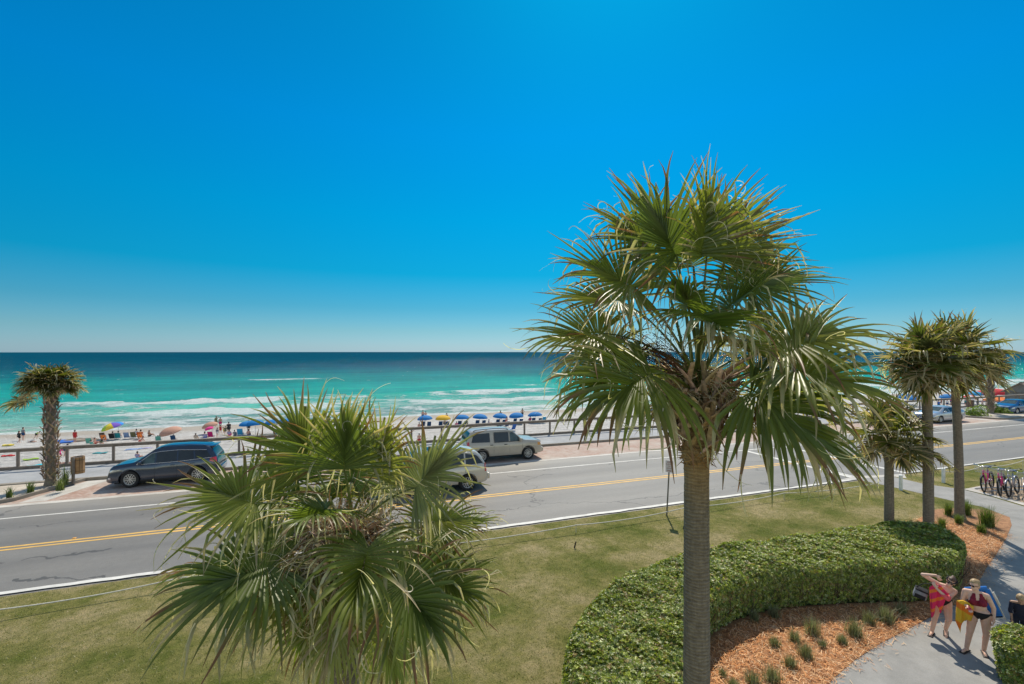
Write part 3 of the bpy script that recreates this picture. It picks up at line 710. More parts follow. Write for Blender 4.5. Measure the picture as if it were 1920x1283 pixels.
LEFT = [
 (585, 870, .1, (-.50, 1, .15), 1.08, .34, U(n=(.4, .3, -1), limp=.1, spread=92, fold=.45)),
 (645, 880, -.1, (.02, 1, .1), 1.0, .2, U(n=(.3, .3, -1), limp=.08, spread=84, fold=.5)),
 (700, 890, .0, (.25, 1, .1), 1.02, .27, U(n=(-.4, .3, -1), limp=.14, spread=90, fold=.45)),
 (560, 900, .6, (-.8, .6, .4), 1.0, .45, U(limp=.1, n=(.2, .6, -1))),
 (660, 900, .7, (.1, .9, .6), .92, .3, U(limp=.1, n=(0, .4, -1))),
 (482, 945, -.2, (-1, .42, .0), 1.15, .45, U(n=(.3, .8, -.7), limp=.18, spread=140)),
 (500, 970, .5, (-1, .1, .4), 1.0, .5, U(limp=.2)),
 (778, 915, -.1, (.60, .75, .0), 1.10, .35, U(n=(-.3, .6, -.8), limp=.25, spread=130)),
 (800, 980, .3, (1, .15, .2), .85, .6, U(n=(0, .8, -.7), limp=.12, spread=150)),
 (612, 955, -.7, (-.3, .25, -.9), .82, .95, U(n=(0, 1, -.4), limp=.35, spread=155, sag=.04)),
 (510, 1062, -.5, (-1, -.05, -.3), 1.36, .70, U(n=(-.05, .9, -.6), limp=.12, spread=145, wscale=1.1)),
 (440, 1060, .2, (-1, .05, .2), .95, .55, U(limp=.15)),
 (535, 1075, -.2, (-.75, -.6, .1), 1.15, .9, U(n=(-.1, .8, -.7), limp=.15, wscale=1.1)),
 (690, 1028, -.95, (.05, -.25, -.9), 1.0, 1.3, U(n=(0, 1, -.2), limp=.32, spread=155, wscale=1.2, sag=.02)),
 (745, 1090, -.55, (.7, -.35, -.4), 1.12, 1.0, U(n=(.1, .8, -.7), limp=.18, spread=150, wscale=1.15)),
 (815, 1085, -.1, (.9, -.15, -.1), .92, .8, U(n=(.1, .9, -.6), limp=.12, spread=145)),
 (770, 1010, .7, (.7, .1, .7), 1.0, .7, U(limp=.2)),
 (560, 1010, .8, (-.5, .1, .9), 1.0, .7, U(limp=.2)),
 (640, 1130, -.5, (-.25, -.9, -.3), .95, 1.2, U(limp=.3, dead=.15)),
 (590, 1110, -.2, (-.3, -.9, .0), 1.0, 1.2, U(limp=.2)),
 (720, 1150, -.2, (.2, -.9, .0), 1.0, 1.2, U(limp=.25)),
 (840, 1000, .5, (.8, .3, .4), .85, .5, U(limp=.15)),
]
PALM_B = big_palm(648, 5.9, 4.25, .17, .150, 'low palm in the left foreground seen from above its drooping crown', LEFT,
   [(60, 20, .7, .95, .7, U(limp=.2)), (130, 20, .7, .95, .7, U(limp=.2)), (280, -40, .4, .75, 1.3, U(limp=.5, dead=.7)), (230, -35, .45, .75, 1.3, U(limp=.4, dead=.5)), (330, -35, .45, .75, 1.3, U(limp=.4, dead=.6)), (90, -20, .5, .8, 1.2, U(limp=.4, dead=.4))],
   23, boot0=3.25, nfib=900, fl=1.25)
def far_palm(px, D, z0, ztop, r0, r1, Lf, Lp, nfr, label, seed, group, booted=False, lean=(0, 0), els=(-50, 85), dead=.16, droop=.45, compact=1., extra=()):
    r = np.random.default_rng(seed); b = PD(px, HY, D); rt = root('palm_tree', label, 'palm tree', (b.x, b.y, z0), 0, group)
    H = ztop-z0; ln = CV(lean[0], lean[1]); cen = np.array((ln.x, ln.y, H))
    bz = .25 if booted else H-.75
    V, Fq = trunk_mesh(r0, r1, H-.1, (ln.x, ln.y), 16, r, (lambda z: .03*math.exp(-((z-bz)/.12)**2)) if not booted else None)
    obj('trunk', V, Fq, M_TRUNK, rt, True)
    n_ = int((H-bz)*(23 if booted else 34))
    V, Fq, C = boots(bz, H+.02, lambda z: r0+(r1-r0)*z/H-.012, n_, r, .30 if booted else .24, .105 if booted else .06, .55 if booted else .5, lean=(ln.x, ln.y), H=H)
    obj('leaf_bases', V, Fq, M_BOOT, rt, False, C)
    parts = []
    def add(az, el, lp, lf):
        d = np.array((math.cos(az)*math.cos(el), math.sin(az)*math.cos(el), math.sin(el)))
        hub = cen+d*lp+np.array([0, 0, -.06])
        a = math.degrees(el); dd = d + np.array((0, 0, -.25 if a < 50 else .1))
        nv = np.array((0, 0, 1.)) if a < 62 else np.array((-math.cos(az), -math.sin(az), .3))
        pv, pf, pc, tg = petiole(cen, hub, .08, .022, .010)
        old = a < -15
        parts.append((pv, pf, pc)); parts.append(frond(hub, dd, nv, lf, 26, 5, droop*(1.25 if a < 20 else .8), dead=.55 if old else dead*r.uniform(0, 2), limp=.2, r=r, wscale=1.0, threads=5, green=GREENS[r.integers(5)]*(.42 if booted else .58)))
    for q in range(nfr):
        f = (q+.5)/nfr; el = R(els[1]-(els[1]-els[0])*f**.85); az = q*2.39996+r.normal(0, .2)
        add(az, el, Lp*r.uniform(.8, 1.15), Lf*r.uniform(.85, 1.1))
    for (x, y, dd, lp, lf) in extra:
        v = CV(x, dd, y).normalized(); add(math.atan2(v.y, v.x), math.asin(v.z), lp, lf)
    V, Fq, C = strands(cen+np.array((0, 0, -.15)), 260, .2, .6, r, .3, .9, None, .010, .2); parts.append((V, Fq, C))
    V, Fq, C = cat(parts); obj('crown', V, Fq, M_LEAF, rt, False, C)
    return rt
gp = 'palms beside the walkway'
far_palm(1667, 16.0, .04, 3.55, .15, .125, 1.0, .7, 22, 'shortest palm of the walkway group, its low crown behind the big palm leaves', 31, gp, els=(-45, 80), extra=[(1, .0, .2, 1.35, .85), (.9, -.35, -.2, 1.3, .9), (.7, -.3, .3, 1.4, .9)])
far_palm(1741, 15.6, .045, 6.25, .155, .135, .98, .66, 34, 'middle palm of the walkway group with a thick grey trunk and upright crown', 37, gp, lean=(-.08, 0), els=(-60, 85))
far_palm(1799, 17.8, .045, 6.35, .155, .12, 1.05, .8, 34, 'right palm of the walkway group with a thin dark leaning trunk', 41, gp, lean=(-.25, .0), els=(-60, 85), extra=[(1, .5, 0, 1.2, .95), (1, .2, -.2, 1.3, 1.0), (1, -.1, .2, 1.3, 1.0), (.8, -.45, -.2, 1.2, 1.0), (.9, .8, .1, 1.1, .9)])
far_palm(95, 22.1, .10, 5.0, .205, .175, .76, .62, 64, 'palm with a criss-cross booted trunk in the left planter island', 43, 'palms in the planter islands', True, els=(-22, 62), dead=.06, droop=.5, lean=(.03, 0), extra=[(-1, -.50, -.05, 1.6, .95), (-1, -.56, .1, 1.5, .8)])
far_palm(1857, 48.0, .10, 5.0, .25, .21, 1.2, .9, 44, 'booted palm in the far planter island at the right', 47, 'palms in the planter islands', True, els=(-30, 85), dead=.1)
# ================================================================ hedge, straw, grasses
M_HLEAF = vcmat('hedge_leaf', .36, .3, .5, .1, 6)
M_STRAW = vcmat('pine_straw', .8, .1, .2, .1, 8)
M_BLADE = vcmat('grass_blade', .55, .3, .3, .1, 8)
M_TWIG = mat('hedge_twigs', (.10, .065, .04), .9)
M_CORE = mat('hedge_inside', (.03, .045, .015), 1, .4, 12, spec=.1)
def inside(pts, poly_):
    x, y = pts[:, 0], pts[:, 1]; c = np.zeros(len(pts), bool); n = len(poly_); j = n-1
    for i in range(n):
        xi, yi = poly_[i]; xj, yj = poly_[j]
        c ^= ((yi > y) != (yj > y)) & (x < (xj-xi)*(y-yi)/(yj-yi+1e-12)+xi); j = i
    return c
def edge_dist(pts, poly_):
    best = np.full(len(pts), 1e9); nn = np.zeros((len(pts), 2)); n = len(poly_)
    for i in range(n):
        a = np.array(poly_[i]); b = np.array(poly_[(i+1) % n]); d = b-a
        t = np.clip(((pts-a)@d)/(d@d), 0, 1); q = a+t[:, None]*d; v = pts-q; l = np.linalg.norm(v, axis=1)
        m = l < best; best[m] = l[m]; nn[m] = v[m]/np.maximum(l[m], 1e-6)[:, None]
    return best, nn                                             # nn points from the edge to the point
def smooth_poly(pts, it=2):
    for _ in range(it):
        q = []
        for i in range(len(pts)):
            a, b = np.array(pts[i]), np.array(pts[(i+1) % len(pts)]); q += [tuple(a*.75+b*.25), tuple(a*.25+b*.75)]
        pts = q
    return pts
def leaf_cluster_mesh(C, Nn, size, r, per=6, colf=None):
    """whorls of small pointed leaves at centres C facing Nn"""
    n = len(C); Nn = nrm(Nn + r.normal(0, .35, (n, 3)))
    t1 = nrm(np.cross(Nn, r.normal(0, 1, (n, 3)))); t2 = np.cross(Nn, t1)
    sz = size*r.uniform(.7, 1.3, n)
    V = []; F_ = []; Cc = []; o = 0
    base = 1.4*np.array(colf)[r.integers(len(colf), size=n)]*r.uniform(.75, 1.3, (n, 1))
    for k in range(per):
        a = 2*math.pi*k/per + r.uniform(-.3, .3, n); d = t1*np.cos(a)[:, None]+t2*np.sin(a)[:, None]
        el_ = r.uniform(.1, .75, n)[:, None]; d = nrm(d+Nn*el_); s = nrm(np.cross(d, Nn)); L_ = (sz*r.uniform(.8, 1.2, n))[:, None]
        up = np.cross(s, d)
        p0 = C+d*L_*.08; p1 = C+d*L_*.62+s*L_*.25+up*L_*.08; p2 = C+d*L_-up*L_*.10; p3 = C+d*L_*.62-s*L_*.25+up*L_*.08
        V.append(np.stack([p0, p1, p2, p3], 1).reshape(-1, 3))
        i = np.arange(n)*4+o; F_.append(np.stack([i, i+1, i+2], -1)); F_.append(np.stack([i, i+2, i+3], -1)); o += 4*n
        Cc.append(np.repeat(base*r.uniform(.85, 1.2, (n, 1)), 4, 0))
    return np.concatenate(V), np.concatenate(F_), np.concatenate(Cc)
HG = [(.11, .15, .025), (.14, .18, .032), (.17, .21, .04), (.05, .08, .015), (.30, .32, .06), (.32, .34, .16), (.21, .25, .04), (.22, .16, .06)]
def hedge(name, label, foot, h, dens, size, seed, wave=.05, cat_='hedge', sidegap=.35):
    r = np.random.default_rng(seed); foot = smooth_poly(foot); A = np.array(foot)
    lo, hi = A.min(0), A.max(0); c0 = A.mean(0)
    rt = root(name, label, cat_, (c0[0], c0[1], .04))
    area = (hi-lo).prod(); n = int(area*dens); pts = r.uniform(lo, hi, (n, 2)); pts = pts[inside(pts, foot)]
    d, nn = edge_dist(pts, foot); rr = .22
    def topz(p, d_): 
        w = wave*(np.sin(p[:, 0]*3.1+1)*.5+np.sin(p[:, 1]*4.3)*.5+np.sin(p[:, 0]*7.7+p[:, 1]*6.1)*.35)
        return h + w - np.where(d_ < rr, rr-np.sqrt(np.maximum(0, rr*rr-(rr-d_)**2)), 0)*.9
    z = topz(pts, d); f = np.clip(1-d/rr, 0, 1)[:, None]
    Ct = np.column_stack([pts, z+r.normal(0, .022, len(z))-abs(r.normal(0, .02, len(z)))]); Nt = nrm(np.column_stack([-nn*f, np.ones(len(z))*(1.05-f[:, 0]*.6)]))
    ex = r.random(len(Ct)) < .05; Ct[ex, 2] += abs(r.normal(0, .04, ex.sum()))
    # sides
    E = np.roll(A, -1, 0)-A; Ls = np.linalg.norm(E, axis=1); per = Ls.sum(); ns = int(per*h*dens*.9)
    ii = r.choice(len(A), ns, p=Ls/per); t = r.random(ns)[:, None]; q = A[ii]+E[ii]*t; nv = np.column_stack([E[ii][:, 1], -E[ii][:, 0]])/Ls[ii][:, None]
    test = inside(A+np.column_stack([E[:, 1], -E[:, 0]])/Ls[:, None]*.01+E*.5, foot)
    if test.mean() > .5: nv = -nv
    zz = r.random(ns)**.8*(h-.16)+.04
    keep = r.random(ns) < np.clip(.45+zz/h*.9, 0, 1)*(1-sidegap*(np.sin(q[:, 0]*9)*np.sin(q[:, 1]*8+zz*9) > .35))
    q, nv, zz = q[keep], nv[keep], zz[keep]; ins = abs(r.normal(0, .05, len(q)))+.10*(1-zz/h)
    Cs = np.column_stack([q-nv*ins[:, None], zz]); Ns = nrm(np.column_stack([nv, np.full(len(q), .55)]))
    V, Fq, C = leaf_cluster_mesh(np.concatenate([Ct, Cs]), np.concatenate([Nt, Ns]), size, r, 6, HG)
    V = V-np.array([c0[0], c0[1], .0])
    obj('foliage', V, Fq, M_HLEAF, rt, False, C)
    # dark inner mass and stems
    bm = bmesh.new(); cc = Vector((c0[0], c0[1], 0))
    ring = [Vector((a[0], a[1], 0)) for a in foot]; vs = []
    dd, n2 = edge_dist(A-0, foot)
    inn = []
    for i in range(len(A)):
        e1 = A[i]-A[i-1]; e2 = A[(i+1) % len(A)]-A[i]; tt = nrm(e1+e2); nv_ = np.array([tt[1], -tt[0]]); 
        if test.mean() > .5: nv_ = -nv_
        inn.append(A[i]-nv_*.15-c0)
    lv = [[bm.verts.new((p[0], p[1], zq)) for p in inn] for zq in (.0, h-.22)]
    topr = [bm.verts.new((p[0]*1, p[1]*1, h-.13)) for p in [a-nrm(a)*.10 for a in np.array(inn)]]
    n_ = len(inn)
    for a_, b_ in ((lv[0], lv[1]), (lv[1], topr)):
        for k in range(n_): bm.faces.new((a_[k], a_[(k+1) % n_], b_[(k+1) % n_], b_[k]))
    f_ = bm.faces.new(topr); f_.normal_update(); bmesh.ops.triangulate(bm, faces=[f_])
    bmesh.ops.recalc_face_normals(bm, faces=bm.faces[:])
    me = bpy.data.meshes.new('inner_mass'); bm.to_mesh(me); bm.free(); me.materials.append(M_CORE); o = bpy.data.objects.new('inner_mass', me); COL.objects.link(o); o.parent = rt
    mb = MB()
    for k in range(int(per*16) if name == 'hedge' else 0):
        i = r.choice(len(A), p=Ls/per); t_ = r.random(); q_ = A[i]+E[i]*t_-c0; nv_ = np.array([E[i][1], -E[i][0]])/Ls[i]
        if test.mean() > .5: nv_ = -nv_
        b0 = q_-nv_*r.uniform(.12, .3); b1 = q_-nv_*r.uniform(.02, .12)+r.normal(0, .06, 2); b2 = b1+nv_*.03+r.normal(0, .05, 2)
        mb.tube([(b0[0], b0[1], 0), (b1[0], b1[1], h*.4), (b2[0], b2[1], h*r.uniform(.6, .8))], [.009, .007, .004], 4, False)
    if mb.v: mb.build('stems', M_TWIG, rt)
    return rt
HP = [(1048, 1420), (1052, 1290), (1058, 1235), (1070, 1185), (1095, 1140), (1140, 1098), (1200, 1062), (1280, 1040), (1350, 1022), (1430, 1012), (1500, 1003), (1560, 994), (1620, 984), (1680, 978), (1740, 983), (1788, 996), (1812, 1018), (1808, 1048), (1758, 1063), (1633, 1065), (1560, 1068), (1467, 1074), (1400, 1088), (1345, 1112), (1318, 1142), (1303, 1180), (1296, 1230), (1292, 1290), (1285, 1420)]
hf = [tuple(P(x, y, 1.0)[:2]) for x, y in HP]
hedge('hedge', 'long clipped hedge curving round the pine straw bed', hf, 1.02, 3100, .043, 5, .075)
hb = P(1945, 1205, .95)
hedge('round_bush', 'clipped glossy bush cut off by the bottom right corner', [(hb.x+.62*math.cos(a), hb.y+.62*math.sin(a)) for a in np.linspace(0, 2*math.pi, 11)[:-1]], .95, 2100, .06, 6, .03, 'bush', .1)
# --- straw
r = np.random.default_rng(21); bw = [tuple(p[:2]) for p in BEDW]; A = np.array(bw); lo, hi = A.min(0)-.5, A.max(0)+.5
n = 120000; pts = r.uniform(lo, hi, (n, 2)); ins = inside(pts, bw); dd, _ = edge_dist(pts, bw)
hsh = smooth_poly(hf); hin = inside(pts, hsh)
near = np.array([PD(1450, HY, 8)[:2]]) ; dist = np.linalg.norm(pts, axis=1)
k = (ins & ~hin) | (~ins & (r.random(n) < .5*np.exp(-dd/.10))); k &= dist < 24; pts = pts[k]; ins = ins[k]
n = len(pts); a = r.uniform(0, math.pi, n); L_ = r.uniform(.07, .17, n)/2; w = .0034
z0 = .05+np.where(ins, abs(r.normal(0, .022, n)), .0) + .0
d = np.column_stack([np.cos(a), np.sin(a), r.normal(0, .22, n)*ins]); s = np.column_stack([-np.sin(a), np.cos(a), np.zeros(n)])*w
c = np.column_stack([pts, z0+.012]); mid = c+np.column_stack([np.zeros((n, 2)), r.uniform(0, .02, n)*ins])
V = np.stack([c-d*L_[:, None]-s, mid-s*1.3, c+d*L_[:, None]-s, c+d*L_[:, None]+s, mid+s*1.3, c-d*L_[:, None]+s], 1)
i = np.arange(n)*6; Fq = np.concatenate([np.stack([i, i+1, i+4, i+5], -1), np.stack([i+1, i+2, i+3, i+4], -1)])
cols = np.array([(.74, .38, .16), (.60, .26, .10), (.84, .52, .27), (.38, .15, .055), (.70, .32, .12), (.90, .64, .40)])[r.integers(6, size=n)]*r.uniform(.75, 1.2, (n, 1))
o = obj('pine_straw', V.reshape(-1, 3), Fq, M_STRAW, None, False, np.repeat(cols, 6, 0)); o['kind'] = 'stuff'; tag(o, 'orange brown pine needles covering the planting bed', 'pine straw')
# --- grass tufts
# --- short turf blades over the near lawn
def turf():
    r = np.random.default_rng(77); n = 150000; pts = r.uniform((-14, 2.5), (27, 15.9), (n, 2)); d = np.linalg.norm(pts, axis=1)
    X = pts[:, 0]*CY-pts[:, 1]*SY; Dd = pts[:, 0]*SY+pts[:, 1]*CY
    wk = [tuple(P(*q, .036)[:2]) for q in WALK]
    k = (Dd > 8) & (np.abs(X/Dd) < 1.2) & (r.random(n) < np.clip(13/d, .2, 1)**1.5) & ~inside(pts, hsh) & ~inside(pts, bw) & ~inside(pts, wk)
    pts = pts[k]; n = len(pts); a = r.uniform(0, 6.283, n); h_ = r.uniform(.018, .045, n); w = r.uniform(.004, .009, n); ln = r.normal(0, .02, (n, 2))
    base = np.column_stack([pts, np.full(n, .03)]); s = np.column_stack([np.cos(a), np.sin(a), np.zeros(n)])*w[:, None]
    V = np.stack([base-s, base+s, base+np.column_stack([ln, h_])], 1).reshape(-1, 3)
    cl = np.array([(.20, .22, .06), (.28, .27, .10), (.38, .34, .18), (.13, .16, .04), (.46, .40, .25)])[r.integers(5, size=n)]*r.uniform(.7, 1.2, (n, 1))
    o = obj('lawn_turf', V, np.arange(3*n).reshape(-1, 3), M_BLADE, None, False, np.repeat(cl, 3, 0)); o['kind'] = 'stuff'; tag(o, 'short patchy grass blades all over the lawn', 'grass')
turf()
def tuft_geo(r, h, rad, n, cols, K=4, w=.004, droop=.5):
    parts = []; 
    az = r.uniform(0, 6.283, n); ln = abs(r.normal(0, .42, n)); hh = h*r.uniform(.55, 1.1, n); b = r.normal(0, rad*.28, (n, 2))
    ts = np.linspace(0, 1, K+1)
    hor = (ts[None]**1.7)*(hh*ln)[:, None]*1.1; zz = ts[None]*hh[:, None]*(1-droop*ln[:, None]*ts[None]**2*.5)
    X = b[:, :1]+np.cos(az)[:, None]*hor; Y = b[:, 1:]+np.sin(az)[:, None]*hor
    pts = np.stack([X, Y, zz], -1); sd = np.stack([-np.sin(az), np.cos(az), np.zeros(n)], -1)[:, None]*(w*(1-ts*.85))[None, :, None]
    V = np.stack([pts-sd, pts+sd], 2).reshape(-1, 3)
    base = (np.arange(n)*(K+1)*2)[:, None]; k = (np.arange(K)*2)[None]; q = base+k
    Fq = np.stack([q, q+2, q+3, q+1], -1).reshape(-1, 4)
    cc = np.array(cols)[r.integers(len(cols), size=n)]*r.uniform(.7, 1.25, (n, 1)); return V, Fq, np.repeat(cc, (K+1)*2, 0)
GB = [(.20, .24, .13), (.26, .29, .18), (.13, .17, .08), (.42, .40, .27), (.12, .09, .04)]
def tuft(px, py, h, rad, n, label, seed, cols=GB, zb=.05, name='tufted_plant', cat_='grass clump', group='grass clumps in the straw bed', w=.004, pos_=None):
    r = np.random.default_rng(seed); p = pos_ or P(px, py, zb)
    V, Fq, C = tuft_geo(r, h, rad, n, cols, w=w)
    o = obj(name, V, Fq, M_BLADE, None, False, C); o.location = (p.x, p.y, zb); o.rotation_euler = (0, 0, 0); return tag(o, label, cat_, group)
TF = [(1415, 1165, .30, .1, 'sparse clump half in the hedge shade, leftmost of the upper row'), (1452, 1158, .32, .12, 'clump in the upper row, second from the left'), (1524, 1190, .42, .16, 'tall clump standing alone at the middle of the upper row'),
 (1602, 1192, .44, .17, 'tall spiky clump, second from the right in the upper row'), (1630, 1170, .36, .14, 'low clump behind the tall spiky ones near the women'), (1660, 1166, .44, .18, 'wide pale clump nearest the two walking women'), (1690, 1150, .3, .13, 'small clump at the far right tip of the straw bed'),
 (1452, 1212, .24, .12, 'small clump left of the middle of the straw bed'), (1490, 1203, .28, .13, 'bluish clump just under the hedge shadow line'), (1510, 1232, .32, .15, 'dark based clump in the middle of the straw bed'), (1542, 1213, .18, .08, 'tiny clump right of the bed middle'), (1578, 1206, .22, .1, 'small olive clump below the tall spiky clump'),
 (1482, 1250, .26, .13, 'round clump below the dark based clump'), (1448, 1278, .34, .16, 'large clump at the bottom of the bed with a dark base'), (1412, 1284, .28, .15, 'clump at the bottom edge left of the large one'), (1355, 1268, .16, .08, 'tiny clump beside the big palm trunk'), (1375, 1290, .2, .12, 'pale clump cut by the bottom edge near the big trunk')]
for k, (x, y, h_, rd, lb) in enumerate(TF): tuft(x, y, h_*.95, rd*1.5, int(130+rd*1200), lb, 100+k)
g2 = 'grass clumps around the walkway palms'; GG = [(.13, .19, .04), (.18, .24, .06), (.09, .14, .03)]
for k, (x, y, h_, rd, lb) in enumerate([(1851, 986, .75, .3, 'big green grass clump between the right palm and the walkway'), (1812, 965, .6, .2, 'green grass clump close behind the right palm trunk'), (1797, 983, .4, .14, 'small green clump at the foot of the right palm'), (1840, 1000, .35, .16, 'low olive clump in front of the big green clump'), (1778, 966, .5, .16, 'thin dry clump between the two taller trunks'), (1766, 990, .4, .16, 'dull clump at the foot of the middle palm')]):
    tuft(x, y, h_, rd, int(160+rd*900), lb, 150+k, GG, group=g2, w=.007)
g3 = 'plants in the left planter island'
for k, (x, y, h_, rd, lb) in enumerate([(57, 924, .55, .2, 'spiky green plant left of the booted trunk'), (18, 934, .5, .16, 'dark thin grass at the left end of the planter'), (113, 920, .6, .22, 'bushy grass clump right of the booted trunk'), (122, 910, .95, .16, 'tall leafy weed right of the booted trunk')]):
    tuft(x, y, h_, rd, 90, lb, 170+k, [(.10, .15, .04), (.16, .20, .07)], .10, 'planter_plant', 'plant', g3, .014)
def leafy(px, py, h, rad, label, seed, zb=.1, group='shrubs in the far planter island', n=260, size=.11):
    r = np.random.default_rng(seed); p = P(px, py, zb)
    q = nrm(r.normal(0, 1, (n, 3)))*(r.random((n, 1))**.45); q[:, 2] = abs(q[:, 2])
    C_ = q*np.array([rad, rad, h]); V, Fq, C = leaf_cluster_mesh(C_, nrm(q+[0, 0, .4]), size, r, 5, [(.09, .15, .02), (.14, .20, .03), (.2, .25, .05)])
    o = obj('low_shrub', V, Fq, M_HLEAF, None, False, C); o.location = p; return tag(o, label, 'shrub', group)
for k, (x, y, h_, rd, lb) in enumerate([(1822, 779, .85, .7, 'low shrub at the left end of the far planter'), (1838, 779, 1.1, .75, 'taller shrub just left of the far booted palm'), (1866, 774, 1.0, .6, 'shrub just right of the far booted palm'), (1885, 775, .6, .6, 'flat shrub at the right part of the far planter')]):
    leafy(x, y, h_, rd, lb, 190+k)
# ================================================================ vehicles
def paint(name, col, metal=.55, rough=.28):
    m, t, b = principled(name); b.inputs['Metallic'].default_value = metal; b.inputs['Roughness'].default_value = rough
    b.inputs['Coat Weight'].default_value = 1; b.inputs['Coat Roughness'].default_value = .05
    tc_ = N(t, 'ShaderNodeTexCoord').outputs['Object']; n1 = noise(t, 400, 2, .6, tc_); n2 = noise(t, 1.3, 5, .6, tc_)
    c = mixc(t, .6, rampn(t, n1, [(.3, tuple(x*.8 for x in col)), (.7, tuple(x*1.2 for x in col))]), rampn(t, n2, [(.3, .85), (.7, 1.1)]), 'MULTIPLY')
    s = N(t, 'ShaderNodeSeparateXYZ'); t.links.new(tc_, s.inputs[0])      # road dust along the sills
    du = mathn(t, 'MULTIPLY', mathn(t, 'MULTIPLY', mathn(t, 'SUBTRACT', .62, s.outputs[2]), 1.6, clamp=True), n2)
    c = mixc(t, mathn(t, 'MULTIPLY', du, .55), c, (.30, .26, .21)); t.links.new(c, b.inputs['Base Color'])
    t.links.new(mathn(t, 'ADD', rough, mathn(t, 'MULTIPLY', du, .4)), b.inputs['Roughness']); return m
def glassm(name, col, trans=0):
    m, t, b = principled(name); b.inputs['Base Color'].default_value = (*col, 1); b.inputs['Roughness'].default_value = .04; b.inputs['IOR'].default_value = 1.52
    b.inputs['Specular IOR Level'].default_value = .8
    n1 = noise(t, 3, 3, .5, N(t, 'ShaderNodeTexCoord').outputs['Object']); t.links.new(rampn(t, n1, [(.35, tuple(x*.5 for x in col)), (.65, tuple(x*1.6 for x in col))]), b.inputs['Base Color'])
    return m
G_DARK = glassm('tinted_glass', (.008, .011, .010)); G_CLEAR = glassm('clear_glass', (.035, .06, .055))
M_TYRE = mat('tyre_rubber', (.018, .018, .018), .85); M_RIM = mat('alloy_rim', (.62, .61, .58), .35, .1, 8, .45, bmp=0); M_CHROME = mat('chrome', (.62, .62, .62), .12, .05, 8, 1, bmp=0)
M_TRIM = mat('black_trim', (.02, .02, .02), .6); M_RED = mat('red_lamp', (.50, .02, .015), .15, .2, 12, spec=.8, bmp=0, coat=1); M_LAMP = mat('clear_lamp', (.45, .47, .5), .12, .2, 9, .4, bmp=0, coat=1)
M_AMBER = mat('amber_lamp', (.7, .3, .06), .2, bmp=0); M_PLATE = mat('number_plate', (.55, .55, .52), .5); M_UNDER = mat('underbody', (.02, .02, .02), .9)
def interp(tab, x, j): return float(np.interp(x, [q[0] for q in tab], [q[j] for q in tab]))
